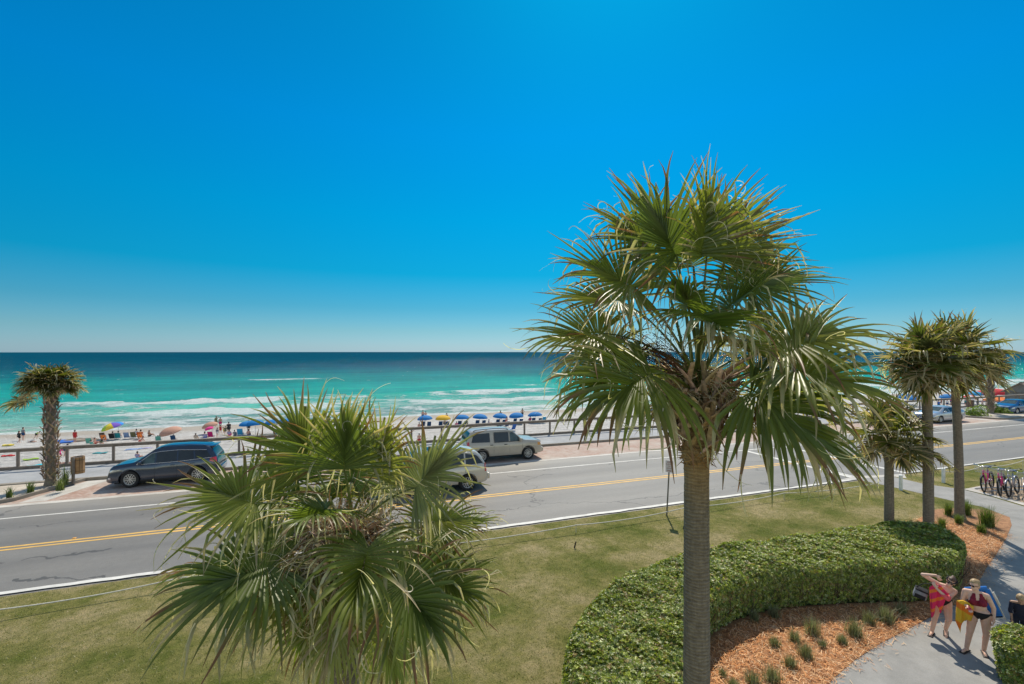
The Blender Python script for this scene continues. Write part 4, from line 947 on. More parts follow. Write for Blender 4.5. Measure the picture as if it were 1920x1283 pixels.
class Car:
    """tab rows: x, top z, half width at top, belt z, half width at belt, sill z ; x grows to the front"""
    def __init__(s, name, label, tab, loc, rz, pm, wheels, wr, group=None, zoff=0):
        s.tab = tab; s.rt = root(name, label, 'car' if name == 'sedan' else 'suv', (loc.x, loc.y, zoff), rz, group); s.pm = pm
        xs = np.linspace(tab[0][0], tab[-1][0], 73); T = np.array([[interp(tab, x, j) for j in range(1, 6)] for x in xs])
        for _ in range(2): T[1:-1] = T[1:-1]*.5+.25*(T[:-2]+T[2:])
        s.xs, s.T = xs, T
        V = []; n = 0
        for x, row in zip(xs, T):
            q = s.section(row); ring = [(x, y, z) for y, z in q] + [(x, -y, z) for y, z in q[::-1]]; n = len(ring); V += ring
        Fq = []
        for i in range(len(xs)-1):
            for k in range(n):
                k2 = (k+1) % n; Fq.append((i*n+k, i*n+k2, (i+1)*n+k2, (i+1)*n+k))
        Fq.append(tuple(range(n))[::-1]); Fq.append(tuple((len(xs)-1)*n+k for k in range(n)))
        b = obj('body', V, Fq, pm); bm = bmesh.new(); bm.from_mesh(b.data); bmesh.ops.recalc_face_normals(bm, faces=bm.faces[:]); bm.to_mesh(b.data); bm.free()
        cut = []
        for wx in wheels:
            for sd in (-1, 1):
                mb = MB(); yc = sd*s.T[:, 3].max(); Rr = wr*1.17; nn = 28
                vs = [(wx+Rr*math.cos(2*math.pi*k/nn), yc+dy, wr+Rr*math.sin(2*math.pi*k/nn)) for dy in (-.27, .27) for k in range(nn)]
                mb.add(vs, [(k, (k+1) % nn, nn+(k+1) % nn, nn+k) for k in range(nn)]+[tuple(range(nn))[::-1], tuple(range(nn, 2*nn))])
                c = mb.build('cutter', pm); bm = bmesh.new(); bm.from_mesh(c.data); bmesh.ops.recalc_face_normals(bm, faces=bm.faces[:]); bm.to_mesh(c.data); bm.free()
                md = b.modifiers.new('b', 'BOOLEAN'); md.object = c; md.operation = 'DIFFERENCE'; md.solver = 'EXACT'; cut.append(c)
        dg = bpy.context.evaluated_depsgraph_get(); me = bpy.data.meshes.new_from_object(b.evaluated_get(dg)); b.modifiers.clear(); b.data = me
        for c in cut: bpy.data.objects.remove(c)
        me.polygons.foreach_set('use_smooth', [True]*len(me.polygons)); me.set_sharp_from_angle(angle=R(32)); b.parent = s.rt
        s.body = b
        for wx in wheels:
            for sd in (-1, 1): s.wheel(wx, sd, wr)
            for sd in (-1, 1):
                mb = MB(); W_ = s.T[:, 3].max(); 
                yy = lambda x, z: s.sy(x, z)+.004
                pts = []
                for k in range(15):
                    a = R(-8+196*k/14); x, z = wx+wr*1.2*math.cos(a), wr+wr*1.2*math.sin(a); pts.append((x, sd*yy(x, z), z))
                mb.tube(pts, .018, 6); mb.build('wheel_arch_trim', s.lip if hasattr(s, 'lip') else pm, s.rt, True)
    def section(s, row):
        zt, wt, zb, wb, zs = row
        zt = max(zt, zb+.02)
        return [(wb*.80, zs), (wb*.955, zs+.03), (wb*.985, zs+.13), (wb*1.0, zs+(zb-zs)*.42), (wb*1.005, zs+(zb-zs)*.66), (wb*.985, zb-.06), (wb*.955, zb), (wb*.955+(wt-wb*.955)*.5, zb+(zt-zb)*.46), (wt+.015, zb+(zt-zb)*.86), (wt-.05, zb+(zt-zb)*.955), (wt*.72, zt-.008), (wt*.35, zt+.006), (0, zt+.01)]
    def row(s, x): return [float(np.interp(x, s.xs, s.T[:, j])) for j in range(5)]
    def sy(s, x, z):
        q = s.section(s.row(x))[:10]; return float(np.interp(z, [p[1] for p in q], [p[0] for p in q]))
    def tz(s, x, y):
        q = s.section(s.row(x))[8:][::-1]; y = abs(y); return float(np.interp(y, [p[0] for p in q], [p[1] for p in q]))
    def side(s, name, lo, hi, m, sd, off=.006, nx=14, nz=4, parent=None):
        "panel on the flank between two curves of (x,z) points"
        x0 = max(lo[0][0], hi[0][0]); x1 = min(lo[-1][0], hi[-1][0])
        V = []
        for i in range(nx+1):
            f = i/nx; xl = lo[0][0]+(lo[-1][0]-lo[0][0])*f; xh = hi[0][0]+(hi[-1][0]-hi[0][0])*f
            zl = float(np.interp(xl, [p[0] for p in lo], [p[1] for p in lo])); zh = float(np.interp(xh, [p[0] for p in hi], [p[1] for p in hi]))
            for k in range(nz+1):
                g = k/nz; x = xl+(xh-xl)*g; z = zl+(zh-zl)*g; V.append((x, sd*(s.sy(x, z)+off), z))
        Fq = [(i*(nz+1)+k, (i+1)*(nz+1)+k, (i+1)*(nz+1)+k+1, i*(nz+1)+k+1)[::(1 if sd < 0 else -1)] for i in range(nx) for k in range(nz)]
        return obj(name, V, Fq, m, parent or s.rt, True)
    def line(s, name, pts, r_, m, sd, off=.006, parent=None, n=6):
        mb = MB(); q = []
        for a, b in zip(pts[:-1], pts[1:]):
            for k in range(5):
                x, z = a[0]+(b[0]-a[0])*k/5, a[1]+(b[1]-a[1])*k/5; q.append((x, sd*(s.sy(x, z)+off), z))
        q.append((pts[-1][0], sd*(s.sy(*pts[-1])+off), pts[-1][1])); mb.tube(q, r_, n); return mb.build(name, m, parent or s.rt, True)
    def top(s, name, x0, x1, w0, w1, m, off=.008, n=8):
        "panel lying on the top surface from x0 (half width w0) to x1 (w1)"
        V = []
        for i in range(n+1):
            f = i/n; x = x0+(x1-x0)*f; w = w0+(w1-w0)*f
            for k in range(n+1):
                y = -w+2*w*k/n; V.append((x, y, s.tz(x, y)+off))
        Fq = [(i*(n+1)+k, (i+1)*(n+1)+k, (i+1)*(n+1)+k+1, i*(n+1)+k+1) for i in range(n) for k in range(n)]
        return obj(name, V, Fq, m, s.rt, True)
    def wheel(s, wx, sd, wr):
        y = sd*(s.T[:, 3].max()-.125); M = Matrix.Translation((wx, y, wr)) @ Matrix.Rotation(R(90)*-sd, 4, 'X')
        mb = MB(); mb.lathe([(.02, -.02), (wr*.62, -.02), (wr*.62, .02), (.02, .02)], 24, M); w = mb.build('wheel', M_UNDER, s.rt)
        mb = MB(); t = .105; mb.lathe([(wr*.66, -t), (wr*.90, -t), (wr*.97, -t*.8), (wr, -t*.5), (wr, t*.5), (wr*.97, t*.8), (wr*.90, t), (wr*.66, t), (wr*.64, t*.5), (wr*.64, -t*.5), (wr*.66, -t)], 32, M, cap=False); mb.build('tyre', M_TYRE, w, True)
        mb = MB(); mb.lathe([(wr*.60, t*.3), (wr*.68, t*.92), (wr*.64, t*1.0), (wr*.57, t*.5)], 28, M, cap=False); mb.lathe([(.001, t*.62), (wr*.15, t*.7), (wr*.17, t*.4)], 12, M)
        for k in range(s.spokes):
            a = 2*math.pi*k/s.spokes
            for e in (-.10, .10):
                A = M @ Matrix.Rotation(a+e, 4, 'Z'); mb.box((wr*.38, e*.25, t*.62), (wr*.50, wr*.075, .03), A)
        mb.build('rim', M_RIM, w)
    spokes = 6
def finish_suv(c, win, belt_chrome=True):
    pass
def UVat(px, v):
    "forward distance and u of the ray through px on the line v"
    t = (px-CX)/F; D = v/(CY - SY*t); return D, D*(SY+CY*t)
# ---- blue-grey SUV, nose to the left
PB = paint('dark_blue_grey_paint', (.030, .048, .080), .55, .2)
uw = P(240, 916).x; near = P(240, 916).y
tabB = [(-2.38, .62, .78, .60, .80, .38), (-2.34, 1.02, .78, .92, .86, .30), (-2.24, 1.22, .70, 1.02, .90, .26), (-2.02, 1.58, .60, 1.10, .915, .24), (-1.86, 1.69, .60, 1.10, .92, .24), (-.9, 1.77, .62, 1.08, .92, .24), (.0, 1.77, .62, 1.06, .92, .24), (.42, 1.70, .61, 1.00, .92, .24),
        (1.22, 1.17, .76, 1.03, .92, .24), (1.32, 1.13, .78, 1.02, .92, .24), (2.0, 1.06, .76, .96, .91, .24), (2.24, .98, .72, .86, .88, .24), (2.37, .80, .66, .68, .80, .26), (2.42, .50, .60, .44, .74, .28)]
BX = Vector((uw + .0 + 1.43, near+.92, 0))
c = Car('parked_suv', 'dark blue grey suv parked with its nose beside the left planter', tabB, BX, math.pi, PB, (1.43, -1.43), .385, 'vehicles parked on the brick bays')
c.rt['category'] = 'suv'; c.rt.scale = (.965, 1, 1.05)
for sd in (-1, 1):
    c.side('side_window', [(.42, 1.06), (1.12, 1.04)][::1], [(.42, 1.50), (.62, 1.46)], G_CLEAR, sd)
    c.side('side_window', [(-.52, 1.08), (.36, 1.06)], [(-.50, 1.54), (.36, 1.51)], G_DARK, sd)
    c.side('side_window', [(-1.28, 1.10), (-.58, 1.08)], [(-1.20, 1.54), (-.56, 1.54)], G_DARK, sd)
    c.side('side_window', [(-2.02, 1.18), (-1.34, 1.11)], [(-1.80, 1.47), (-1.26, 1.53)], G_DARK, sd)
    c.line('window_chrome', [(1.16, 1.03), (.36, 1.045), (-.6, 1.07), (-2.05, 1.15)], .013, M_CHROME, sd, .008)
    c.line('window_chrome', [(1.16, 1.04), (.58, 1.485), (.2, 1.545), (-.6, 1.575), (-1.8, 1.50)], .012, M_CHROME, sd, .008)
    for x, zz in ((.40, 1.04), (-.55, 1.06), (-1.32, .98)): c.line('door_seam', [(x, zz), (x, .36)], .005, M_TRIM, sd, .001, n=4)
    c.line('door_handle', [(-.28, .93), (-.46, .935)], .018, c.pm, sd, .02); c.line('door_handle', [(-1.12, .95), (-1.28, .955)], .018, c.pm, sd, .02)
    mb = MB(); y = sd*(c.sy(.98, 1.1)+.11); mb.box((.98, y, 1.12), (.14, .22, .15), bev=.04); mb.box((1.0, sd*(c.sy(.98, 1.1)+.01), 1.05), (.06, .1, .04)); mb.build('wing_mirror', c.pm, c.rt, True)
    c.side('headlight', [(1.78, .84), (2.32, .73)], [(1.80, .87), (2.26, .85)], M_LAMP, sd, .008)
    c.side('fog_light', [(2.20, .42), (2.33, .42)], [(2.20, .52), (2.33, .52)], M_LAMP, sd, .008, 4)
    c.side('tail_light', [(-2.30, .90), (-1.98, 1.0)], [(-2.24, 1.16), (-1.99, 1.14)], M_RED, sd, .012, 8)
    c.side('sill_cladding', [(-1.0, .25), (1.0, .25)], [(-1.0, .34), (1.0, .34)], M_TRIM, sd, .012)
    mb = MB(); mb.tube([(x, sd*.56, c.tz(x, .56)+.035+(-.03 if x in (-1.75, .25) else 0)) for x in (-1.75, -1.6, -.8, .05, .25)], .018, 6); mb.build('roof_rail', M_TRIM, c.rt, True)
c.top('windscreen', 1.16, .50, .66, .53, G_CLEAR); c.top('rear_window', -1.96, -2.22, .52, .62, G_DARK)
mb = MB(); mb.box((-1.99, 0, 1.63), (.34, 1.10, .05), bev=.02); mb.build('roof_spoiler', c.pm, c.rt, True)
mb = MB(); mb.box((-2.40, 0, .55), (.05, 1.3, .22), bev=.02); mb.build('rear_bumper', c.pm, c.rt, True)
mb = MB(); mb.box((2.385, 0, .62), (.05, .8, .16), bev=.01); mb.build('grille', M_TRIM, c.rt)
mb = MB(); mb.box((0, 0, .26), (4.2, 1.5, .14)); mb.build('underbody', M_UNDER, c.rt)
# ---- beige SUV, nose to the right
PBG = paint('beige_paint', (.50, .435, .34), .1, .3)
uw2 = P(991, 862).x; near2 = P(991, 862).y
tabE = [(-2.41, .70, .80, .62, .84, .42), (-2.38, 1.10, .80, 1.02, .90, .34), (-2.30, 1.30, .76, 1.06, .925, .34), (-2.12, 1.70, .68, 1.08, .935, .32), (-2.0, 1.76, .68, 1.08, .935, .32), (-.8, 1.80, .69, 1.06, .94, .32), (.2, 1.79, .69, 1.05, .94, .32), (.48, 1.72, .68, 1.04, .94, .32),
        (1.12, 1.20, .80, 1.05, .94, .32), (1.22, 1.15, .82, 1.05, .94, .32), (2.1, 1.08, .80, 1.00, .925, .32), (2.3, 1.0, .76, .92, .89, .34), (2.39, .82, .70, .72, .83, .36), (2.41, .5, .66, .46, .8, .38)]
c = Car('parked_suv', 'beige suv parked facing right beyond the silver one', tabE, Vector((uw2-1.45, near2+.94, 0)), 0, PBG, (1.45, -1.44), .38, 'vehicles parked on the brick bays')
c.rt['category'] = 'suv'; c.spokes = 5; c.rt.scale = (1, 1, 1.05)
for sd in (-1, 1):
    c.side('side_window', [(.30, 1.12), (1.02, 1.12)], [(.30, 1.60), (.50, 1.60)], G_CLEAR, sd); c.side('side_window', [(-.66, 1.12), (.22, 1.12)], [(-.66, 1.62), (.22, 1.61)], G_DARK, sd)
    c.side('side_window', [(-2.08, 1.16), (-.95, 1.13)], [(-1.92, 1.60), (-.95, 1.63)], G_DARK, sd)
    for x in (.26, -.72): c.line('door_seam', [(x, 1.62), (x, .42)], .006, M_TRIM, sd, .001, n=4)
    c.line('door_seam', [(1.08, 1.05), (1.05, .42)], .006, M_TRIM, sd, .001, n=4)
    c.line('window_frame', [(.30, 1.105), (1.06, 1.105), (.52, 1.625), (.2, 1.635), (-.68, 1.64), (-.68, 1.10), (.3, 1.105)], .014, M_TRIM, sd, .006)
    c.line('door_handle', [(.10, .97), (-.08, .97)], .02, M_TRIM, sd, .02); c.line('door_handle', [(-.78, .98), (-.95, .98)], .02, M_TRIM, sd, .02)
    c.line('body_crease', [(2.1, .72), (-2.2, .72)], .008, c.pm, sd, .002)
    mb = MB(); y = sd*(c.sy(.92, 1.15)+.13); mb.box((.92, y, 1.2), (.13, .22, .2), bev=.04); mb.box((.95, sd*(c.sy(.92, 1.1)+.01), 1.12), (.05, .1, .05)); mb.build('wing_mirror', c.pm, c.rt, True)
    c.side('headlight', [(2.05, .82), (2.35, .80)], [(2.05, .98), (2.31, .96)], M_AMBER, sd, .01, 6); c.side('tail_light', [(-2.36, .85), (-2.2, .85)], [(-2.33, 1.2), (-2.2, 1.2)], M_RED, sd, .01, 5)
    mb = MB(); mb.tube([(x, sd*.60, c.tz(x, .6)+dz) for x, dz in ((-1.9, .01), (-1.75, .06), (-.7, .07), (.1, .06), (.25, .01))], .022, 6); mb.build('roof_rail', M_TRIM, c.rt, True)
c.top('windscreen', 1.08, .56, .72, .60, G_CLEAR); c.top('rear_window', -2.10, -2.31, .60, .66, G_DARK)
mb = MB(); mb.box((2.42, 0, .52), (.12, 1.6, .24), bev=.04); mb.build('front_bumper', c.pm, c.rt, True); mb = MB(); mb.box((-2.42, 0, .55), (.12, 1.6, .24), bev=.04); mb.build('rear_bumper', c.pm, c.rt, True)
mb = MB(); mb.box((2.42, 0, .86), (.04, .9, .22), bev=.01); mb.build('grille', M_CHROME, c.rt); mb = MB(); mb.box((0, 0, .33), (4.2, 1.5, .14)); mb.build('underbody', M_UNDER, c.rt)
# ---- silver SUV driving on the far lane, nose to the left
PS = paint('silver_gold_paint', (.62, .56, .46), .2, .28)
Dn, un = UVat(916, 20.9)
tabS = [(-2.50, .62, .84, .60, .86, .44), (-2.46, 1.05, .84, .98, .93, .38), (-2.38, 1.28, .80, 1.12, .96, .34), (-2.14, 1.66, .70, 1.14, .975, .32), (-1.98, 1.78, .69, 1.14, .98, .32), (-1.5, 1.88, .70, 1.12, .98, .32), (-.6, 1.92, .71, 1.10, .98, .32), (.5, 1.90, .71, 1.08, .98, .32), (.85, 1.80, .70, 1.08, .98, .32),
        (1.5, 1.26, .84, 1.10, .98, .32), (1.62, 1.2, .86, 1.08, .98, .32), (2.3, 1.12, .84, 1.02, .96, .32), (2.46, 1.0, .78, .9, .93, .34), (2.54, .7, .74, .62, .86, .36)]
c = Car('moving_suv', 'silver suv driving left in the far lane, half behind the left palm leaves', tabS, Vector((un-2.5, 20.9+.98, 0)), math.pi, PS, (1.55, -1.50), .39)
c.rt['category'] = 'suv'; c.spokes = 5
for sd in (-1, 1):
    c.side('side_window', [(.5, 1.17), (1.32, 1.17)], [(.5, 1.70), (.85, 1.68)], G_CLEAR, sd); c.side('side_window', [(-.55, 1.18), (.42, 1.17)], [(-.55, 1.73), (.42, 1.71)], G_DARK, sd)
    c.side('side_window', [(-1.35, 1.20), (-.62, 1.18)], [(-1.35, 1.72), (-.62, 1.73)], G_DARK, sd); c.side('side_window', [(-2.26, 1.24), (-1.42, 1.20)], [(-1.98, 1.60), (-1.42, 1.71)], G_DARK, sd)
    c.line('window_chrome', [(1.4, 1.15), (-.6, 1.16), (-2.3, 1.21)], .014, M_CHROME, sd, .008); c.line('window_chrome', [(-1.3, 1.76), (-1.8, 1.70), (-2.1, 1.52), (-2.36, 1.18)], .02, M_CHROME, sd, .008)
    for x in (.46, -.58, -1.38): c.line('door_seam', [(x, 1.12), (x, .42)], .006, M_TRIM, sd, .001, n=4)
    c.line('door_handle', [(-.25, 1.02), (-.45, 1.02)], .02, M_CHROME, sd, .02); c.side('tail_light', [(-2.44, .86), (-2.33, .86)], [(-2.41, 1.22), (-2.31, 1.26)], M_RED, sd, .012, 5); c.side('headlight', [(2.1, .85), (2.45, .83)], [(2.1, 1.0), (2.40, .98)], M_LAMP, sd, .01, 6)
    mb = MB(); y = sd*(c.sy(1.2, 1.2)+.13); mb.box((1.2, y, 1.27), (.14, .24, .2), bev=.04); mb.build('wing_mirror', c.pm, c.rt, True)
    mb = MB(); mb.tube([(x, sd*.60, c.tz(x, .6)+dz) for x, dz in ((-1.8, .01), (-1.6, .05), (-.7, .06), (.3, .05), (.5, .01))], .022, 6); mb.build('roof_rail', M_CHROME, c.rt, True)
c.top('windscreen', 1.46, .92, .76, .62, G_CLEAR); c.top('rear_window', -2.14, -2.38, .60, .66, G_DARK); c.top('sunroof', .3, -.35, .4, .4, G_DARK)
mb = MB(); mb.box((-2.54, 0, .6), (.14, 1.72, .28), bev=.05); mb.build('rear_bumper', c.pm, c.rt, True); mb = MB(); mb.box((0, 0, .34), (4.4, 1.6, .14)); mb.build('underbody', M_UNDER, c.rt)
mb = MB(); mb.box((-2.485, 0, .92), (.02, .32, .16)); mb.build('number_plate', M_PLATE, c.rt)
# ---- two sedans at the right
tabC = [(-2.42, .70, .60, .66, .74, .36), (-2.38, .98, .70, .90, .84, .28), (-2.2, 1.08, .72, .96, .88, .22), (-1.75, 1.12, .72, .96, .90, .2), (-1.2, 1.36, .56, .95, .91, .2), (-.7, 1.44, .55, .94, .91, .2), (.1, 1.45, .56, .92, .91, .2), (.4, 1.40, .56, .92, .91, .2),
        (1.25, 1.02, .70, .90, .91, .2), (1.9, .92, .70, .83, .89, .2), (2.25, .80, .66, .72, .84, .22), (2.40, .62, .56, .54, .72, .25), (2.44, .4, .5, .36, .66, .26)]
def sedan(label, ctr, pm, group):
    c = Car('sedan', label, tabC, ctr, math.pi, pm, (1.42, -1.38), .33, group)
    for sd in (-1, 1):
        c.side('side_window', [(.05, .98), (.95, .96)], [(.05, 1.33), (.42, 1.30)], G_CLEAR, sd, nz=3); c.side('side_window', [(-.95, .99), (-.02, .98)], [(-.8, 1.32), (-.02, 1.33)], G_DARK, sd, nz=3)
        for x in (0.02, -.98): c.line('door_seam', [(x, .95), (x, .32)], .006, M_TRIM, sd, .001, n=4)
        c.side('headlight', [(1.9, .64), (2.34, .60)], [(1.9, .74), (2.28, .70)], M_LAMP, sd, .01, 6); c.side('tail_light', [(-2.36, .74), (-2.1, .76)], [(-2.35, .90), (-2.1, .92)], M_RED, sd, .01, 5)
        mb = MB(); y = sd*(c.sy(.8, 1.0)+.1); mb.box((.8, y, 1.03), (.12, .2, .12), bev=.03); mb.build('wing_mirror', c.pm, c.rt, True)
    c.top('windscreen', 1.18, .46, .60, .50, G_CLEAR); c.top('rear_window', -1.22, -1.68, .50, .58, G_DARK)
    mb = MB(); mb.box((0, 0, .22), (4.2, 1.5, .12)); mb.build('underbody', M_UNDER, c.rt)
    mb = MB(); mb.box((2.41, 0, .55), (.04, .7, .12), bev=.01); mb.build('grille', M_TRIM, c.rt); mb = MB(); mb.box((2.43, 0, .45), (.02, .3, .14)); mb.build('number_plate', M_PLATE, c.rt)
    return c
p = P(1801, 791); sedan('pale silver sedan parked behind the walkway palm trunks', Vector((p.x-1.38, p.y+.93, 0)), paint('pale_silver_paint', (.52, .54, .56), .5, .25), 'vehicles parked on the brick bays')
p = P(1908, 778); sedan('blue car nosing in at the right edge beyond the far planter', Vector((p.x+1.9, p.y+1.1, 0)), paint('bright_blue_paint', (.03, .10, .24), .5, .25), 'vehicles parked on the brick bays')
# ================================================================ street furniture
M_WOODG = mat('weathered_wood', (.19, .155, .125), .85, .3, 6, bmp=.4); M_WOODT = mat('fence_wood', (.27, .235, .20), .85, .25, 5, bmp=.4)
def fence():
    rt = root('beach_fence', 'long weathered timber railing between the sidewalk and the beach', 'fence', (0, V_WALL-.2, .135))
    u0, u1 = -44, 150; n = 90; r = np.random.default_rng(3)
    k0 = -16.92
    posts = [k0+2.1*i for i in range(-12, 60)]
    mb = MB(); mb.box(((u0+u1)/2, -.02, 1.12), (u1-u0, .20, .045), bev=.006); mb.build('cap_rail', M_WOODT, rt)
    mb = MB(); mb.box(((u0+u1)/2, -.03, 1.02), (u1-u0, .045, .145)); mb.build('top_rail', M_WOODG, rt)
    mb = MB(); mb.box(((u0+u1)/2, .0, .08), (u1-u0, .14, .15), bev=.006); mb.build('base_rail', M_WOODG, rt)
    for z in (.32, .50, .68, .86):
        mb = MB(); mb.tube([(u0, .01, z), (u1, .01, z)], .004, 5); mb.build('cable', M_CABLE, rt)
    first = None
    for x in posts:
        if first is None:
            mb = MB(); mb.box((0, .03, .56), (.115, .10, 1.04)); first = mb.build('post', M_WOODG, rt); first.location = (x, 0, 0)
        else:
            o = first.copy(); COL.objects.link(o); o.location = (x, 0, 0)
    return rt
M_CABLE = mat('steel_cable', (.35, .35, .34), .4, metal=.7, bmp=0)
fence()
# rope line on the lawn
M_ROPE = mat('pale_rope', (.58, .55, .46), .8, .2, 20); M_STAKE = mat('dark_stake', (.03, .028, .02), .8)
def rope(label, pts, sag, stakes=True, ztop=.42, group='rope lines along the lawn'):
    pts = [Vector((p_[0], p_[1], .03)) for p_ in pts]; ztop -= .03; rt = root('rope_line', label, 'rope', pts[0]); rt['group'] = group
    o = Vector(pts[0]); q = []
    for a, b in zip(pts[:-1], pts[1:]):
        a, b = Vector(a), Vector(b); m = 14
        for k in range(m):
            f = k/m; p = a.lerp(b, f); z = ztop-sag*4*f*(1-f); q.append((p.x-o.x, p.y-o.y, z))
    q.append((pts[-1][0]-o.x, pts[-1][1]-o.y, ztop)); mb = MB(); mb.tube(q, .017, 6); mb.build('rope', M_ROPE, rt, True)
    for p in pts:
        mb = MB(); mb.tube([(p[0]-o.x, p[1]-o.y, -.05), (p[0]-o.x, p[1]-o.y, ztop+.03)], .012, 6); mb.build('stake', M_ROPE, rt)
    return rt
RZ = .30
rope('white rope strung low over the lawn beside the road', [P(-420, 1216, RZ), P(-60, 1150, RZ), P(340, 1083, RZ), P(700, 1035, RZ), P(1080, 985, RZ), P(1285, 952, RZ), P(1470, 925, RZ), P(1646, 906, RZ)], .09, ztop=RZ)
rope('white rope over the small lawn behind the parked bicycles', [P(1770, 884, RZ+.3), P(1840, 875, RZ+.3), P(1918, 864, RZ+.3), P(2030, 840, RZ+.3)], .12, ztop=RZ+.3)
for k, (x, y, lb) in enumerate([(1077, 1027, 'short dark stake in the open lawn left of the big trunk'), (1281, 992, 'short dark stake close to the left side of the big trunk')]):
    p = P(x, y, .03); mb = MB(); mb.box((0, 0, .10), (.035, .035, .24), taper=.8); o = mb.build('lawn_stake', M_STAKE); o.location = p; o.rotation_euler = (.25, .1, .3); tag(o, lb, 'stake', 'short stakes in the lawn')
# bollards
M_BOLL = mat('white_bollard', (.78, .78, .74), .5, .15, 5)
def bollard(px, py, label):
    p = P(px, py, .035); rt = root('bollard', label, 'bollard', p, 0, 'white bollards beside the walkway')
    mb = MB(); mb.lathe([(.072, -.03), (.072, .64), (.066, .645)], 20); mb.build('post', M_BOLL, rt, False)
    mb = MB(); mb.lathe([(.078, .645), (.08, .66), (.075, .695), (.05, .71), (.001, .712)], 20); mb.build('cap', M_BOLL, rt, True)
bollard(1689, 919, 'white bollard on the near side of the walkway'); bollard(1769, 905, 'white bollard on the lawn across the walkway')
# parking sign seen from the front at a slant
def text(parent, s, size, loc, M3, m, name='lettering', ex=.0008):
    cu = bpy.data.curves.new(name, 'FONT'); cu.body = s; cu.size = size; cu.align_x = 'CENTER'; cu.align_y = 'CENTER'; cu.extrude = ex
    o = bpy.data.objects.new(name, cu); COL.objects.link(o); dg = bpy.context.evaluated_depsgraph_get(); me = bpy.data.meshes.new_from_object(o.evaluated_get(dg)); bpy.data.objects.remove(o)
    me.materials.clear(); me.materials.append(m); me.name = name; q = bpy.data.objects.new(name, me); COL.objects.link(q); q.parent = parent; q.matrix_local = Matrix.Translation(loc) @ M3; return q
p = P(1250, 967, .03); rt = root('road_sign', 'small white parking sign on a leaning grey post by the road', 'sign', p)
M_POST = mat('grey_post', (.17, .155, .13), .6, .2, 8, .3); M_SIGN = mat('white_sign_face', (.62, .58, .58), .5, .1, 8); M_SRED = mat('sign_red', (.36, .10, .10), .5)
tp = CV(.10, -.05, 2.2); mb = MB(); mb.tube([(0, 0, -.05), tp*.98], .028, 6); mb.build('post', M_POST, rt)
face = Matrix.Rotation(-YAW-R(38), 4, 'Z'); sc = Vector(tp); Ms = Matrix.Translation(sc+Vector((0, 0, -.24))) @ face
mb = MB(); mb.box((0, -.034, 0), (.30, .006, .46), bev=.002); mb.build('sign_plate', M_SIGN, rt).matrix_local = Ms
sp = [q for q in rt.children if q.name.startswith('sign_plate')][0]
T = Matrix.Rotation(R(90), 4, 'X')
for s_, sz, z in (('NO', .11, .16), ('PARKING', .065, .075), ('ON', .065, .0), ('GRASS', .075, -.075)): text(sp, s_, sz, (0, -.0385, z), T, M_SRED)
mb = MB(); mb.box((0, -.0385, -.16), (.2, .002, .02)); mb.box((0, -.0385, -.19), (.14, .002, .012)); mb.build('sign_bar', M_SRED, sp)
# timber litter bins
M_BIN = mat('bin_wood', (.34, .19, .08), .75, .3, 4, bmp=.4); M_BIN2 = mat('bin_wood_brown', (.22, .12, .075), .75, .3, 4, bmp=.4)
def bin_(px, py, D_sc, label, m, rz):
    p = P(px, py, .1); rt = root('litter_bin', label, 'litter bin', p, rz, 'timber litter bins')
    mb = MB(); mb.box((0, -.30, .62), (.10, .09, 1.30), bev=.008); mb.build('post', M_WOODG, rt)
    n = 12
    for k in range(n):
        a = 2*math.pi*k/n; M = Matrix.Rotation(a, 4, 'Z'); mb = MB(); mb.box((.245, 0, .82), (.03, .118, .82), M, bev=.006); mb.build('slat', m, rt)
    mb = MB(); mb.lathe([(.20, .44), (.22, .44), (.22, 1.2), (.20, 1.2)], 20); mb.build('liner', M_TRIM, rt, True)
    for z in (.55, 1.08):
        mb = MB(); mb.torus((0, 0, z), .268, .008, 24, 6, axis='z'); mb.build('hoop', M_TRIM, rt)
bin_(146, 903, 1, 'orange brown slatted litter bin by the left palm', M_BIN, -YAW+R(10)); bin_(1820, 772, 1, 'brown litter bin by the far planter', M_BIN2, -YAW)
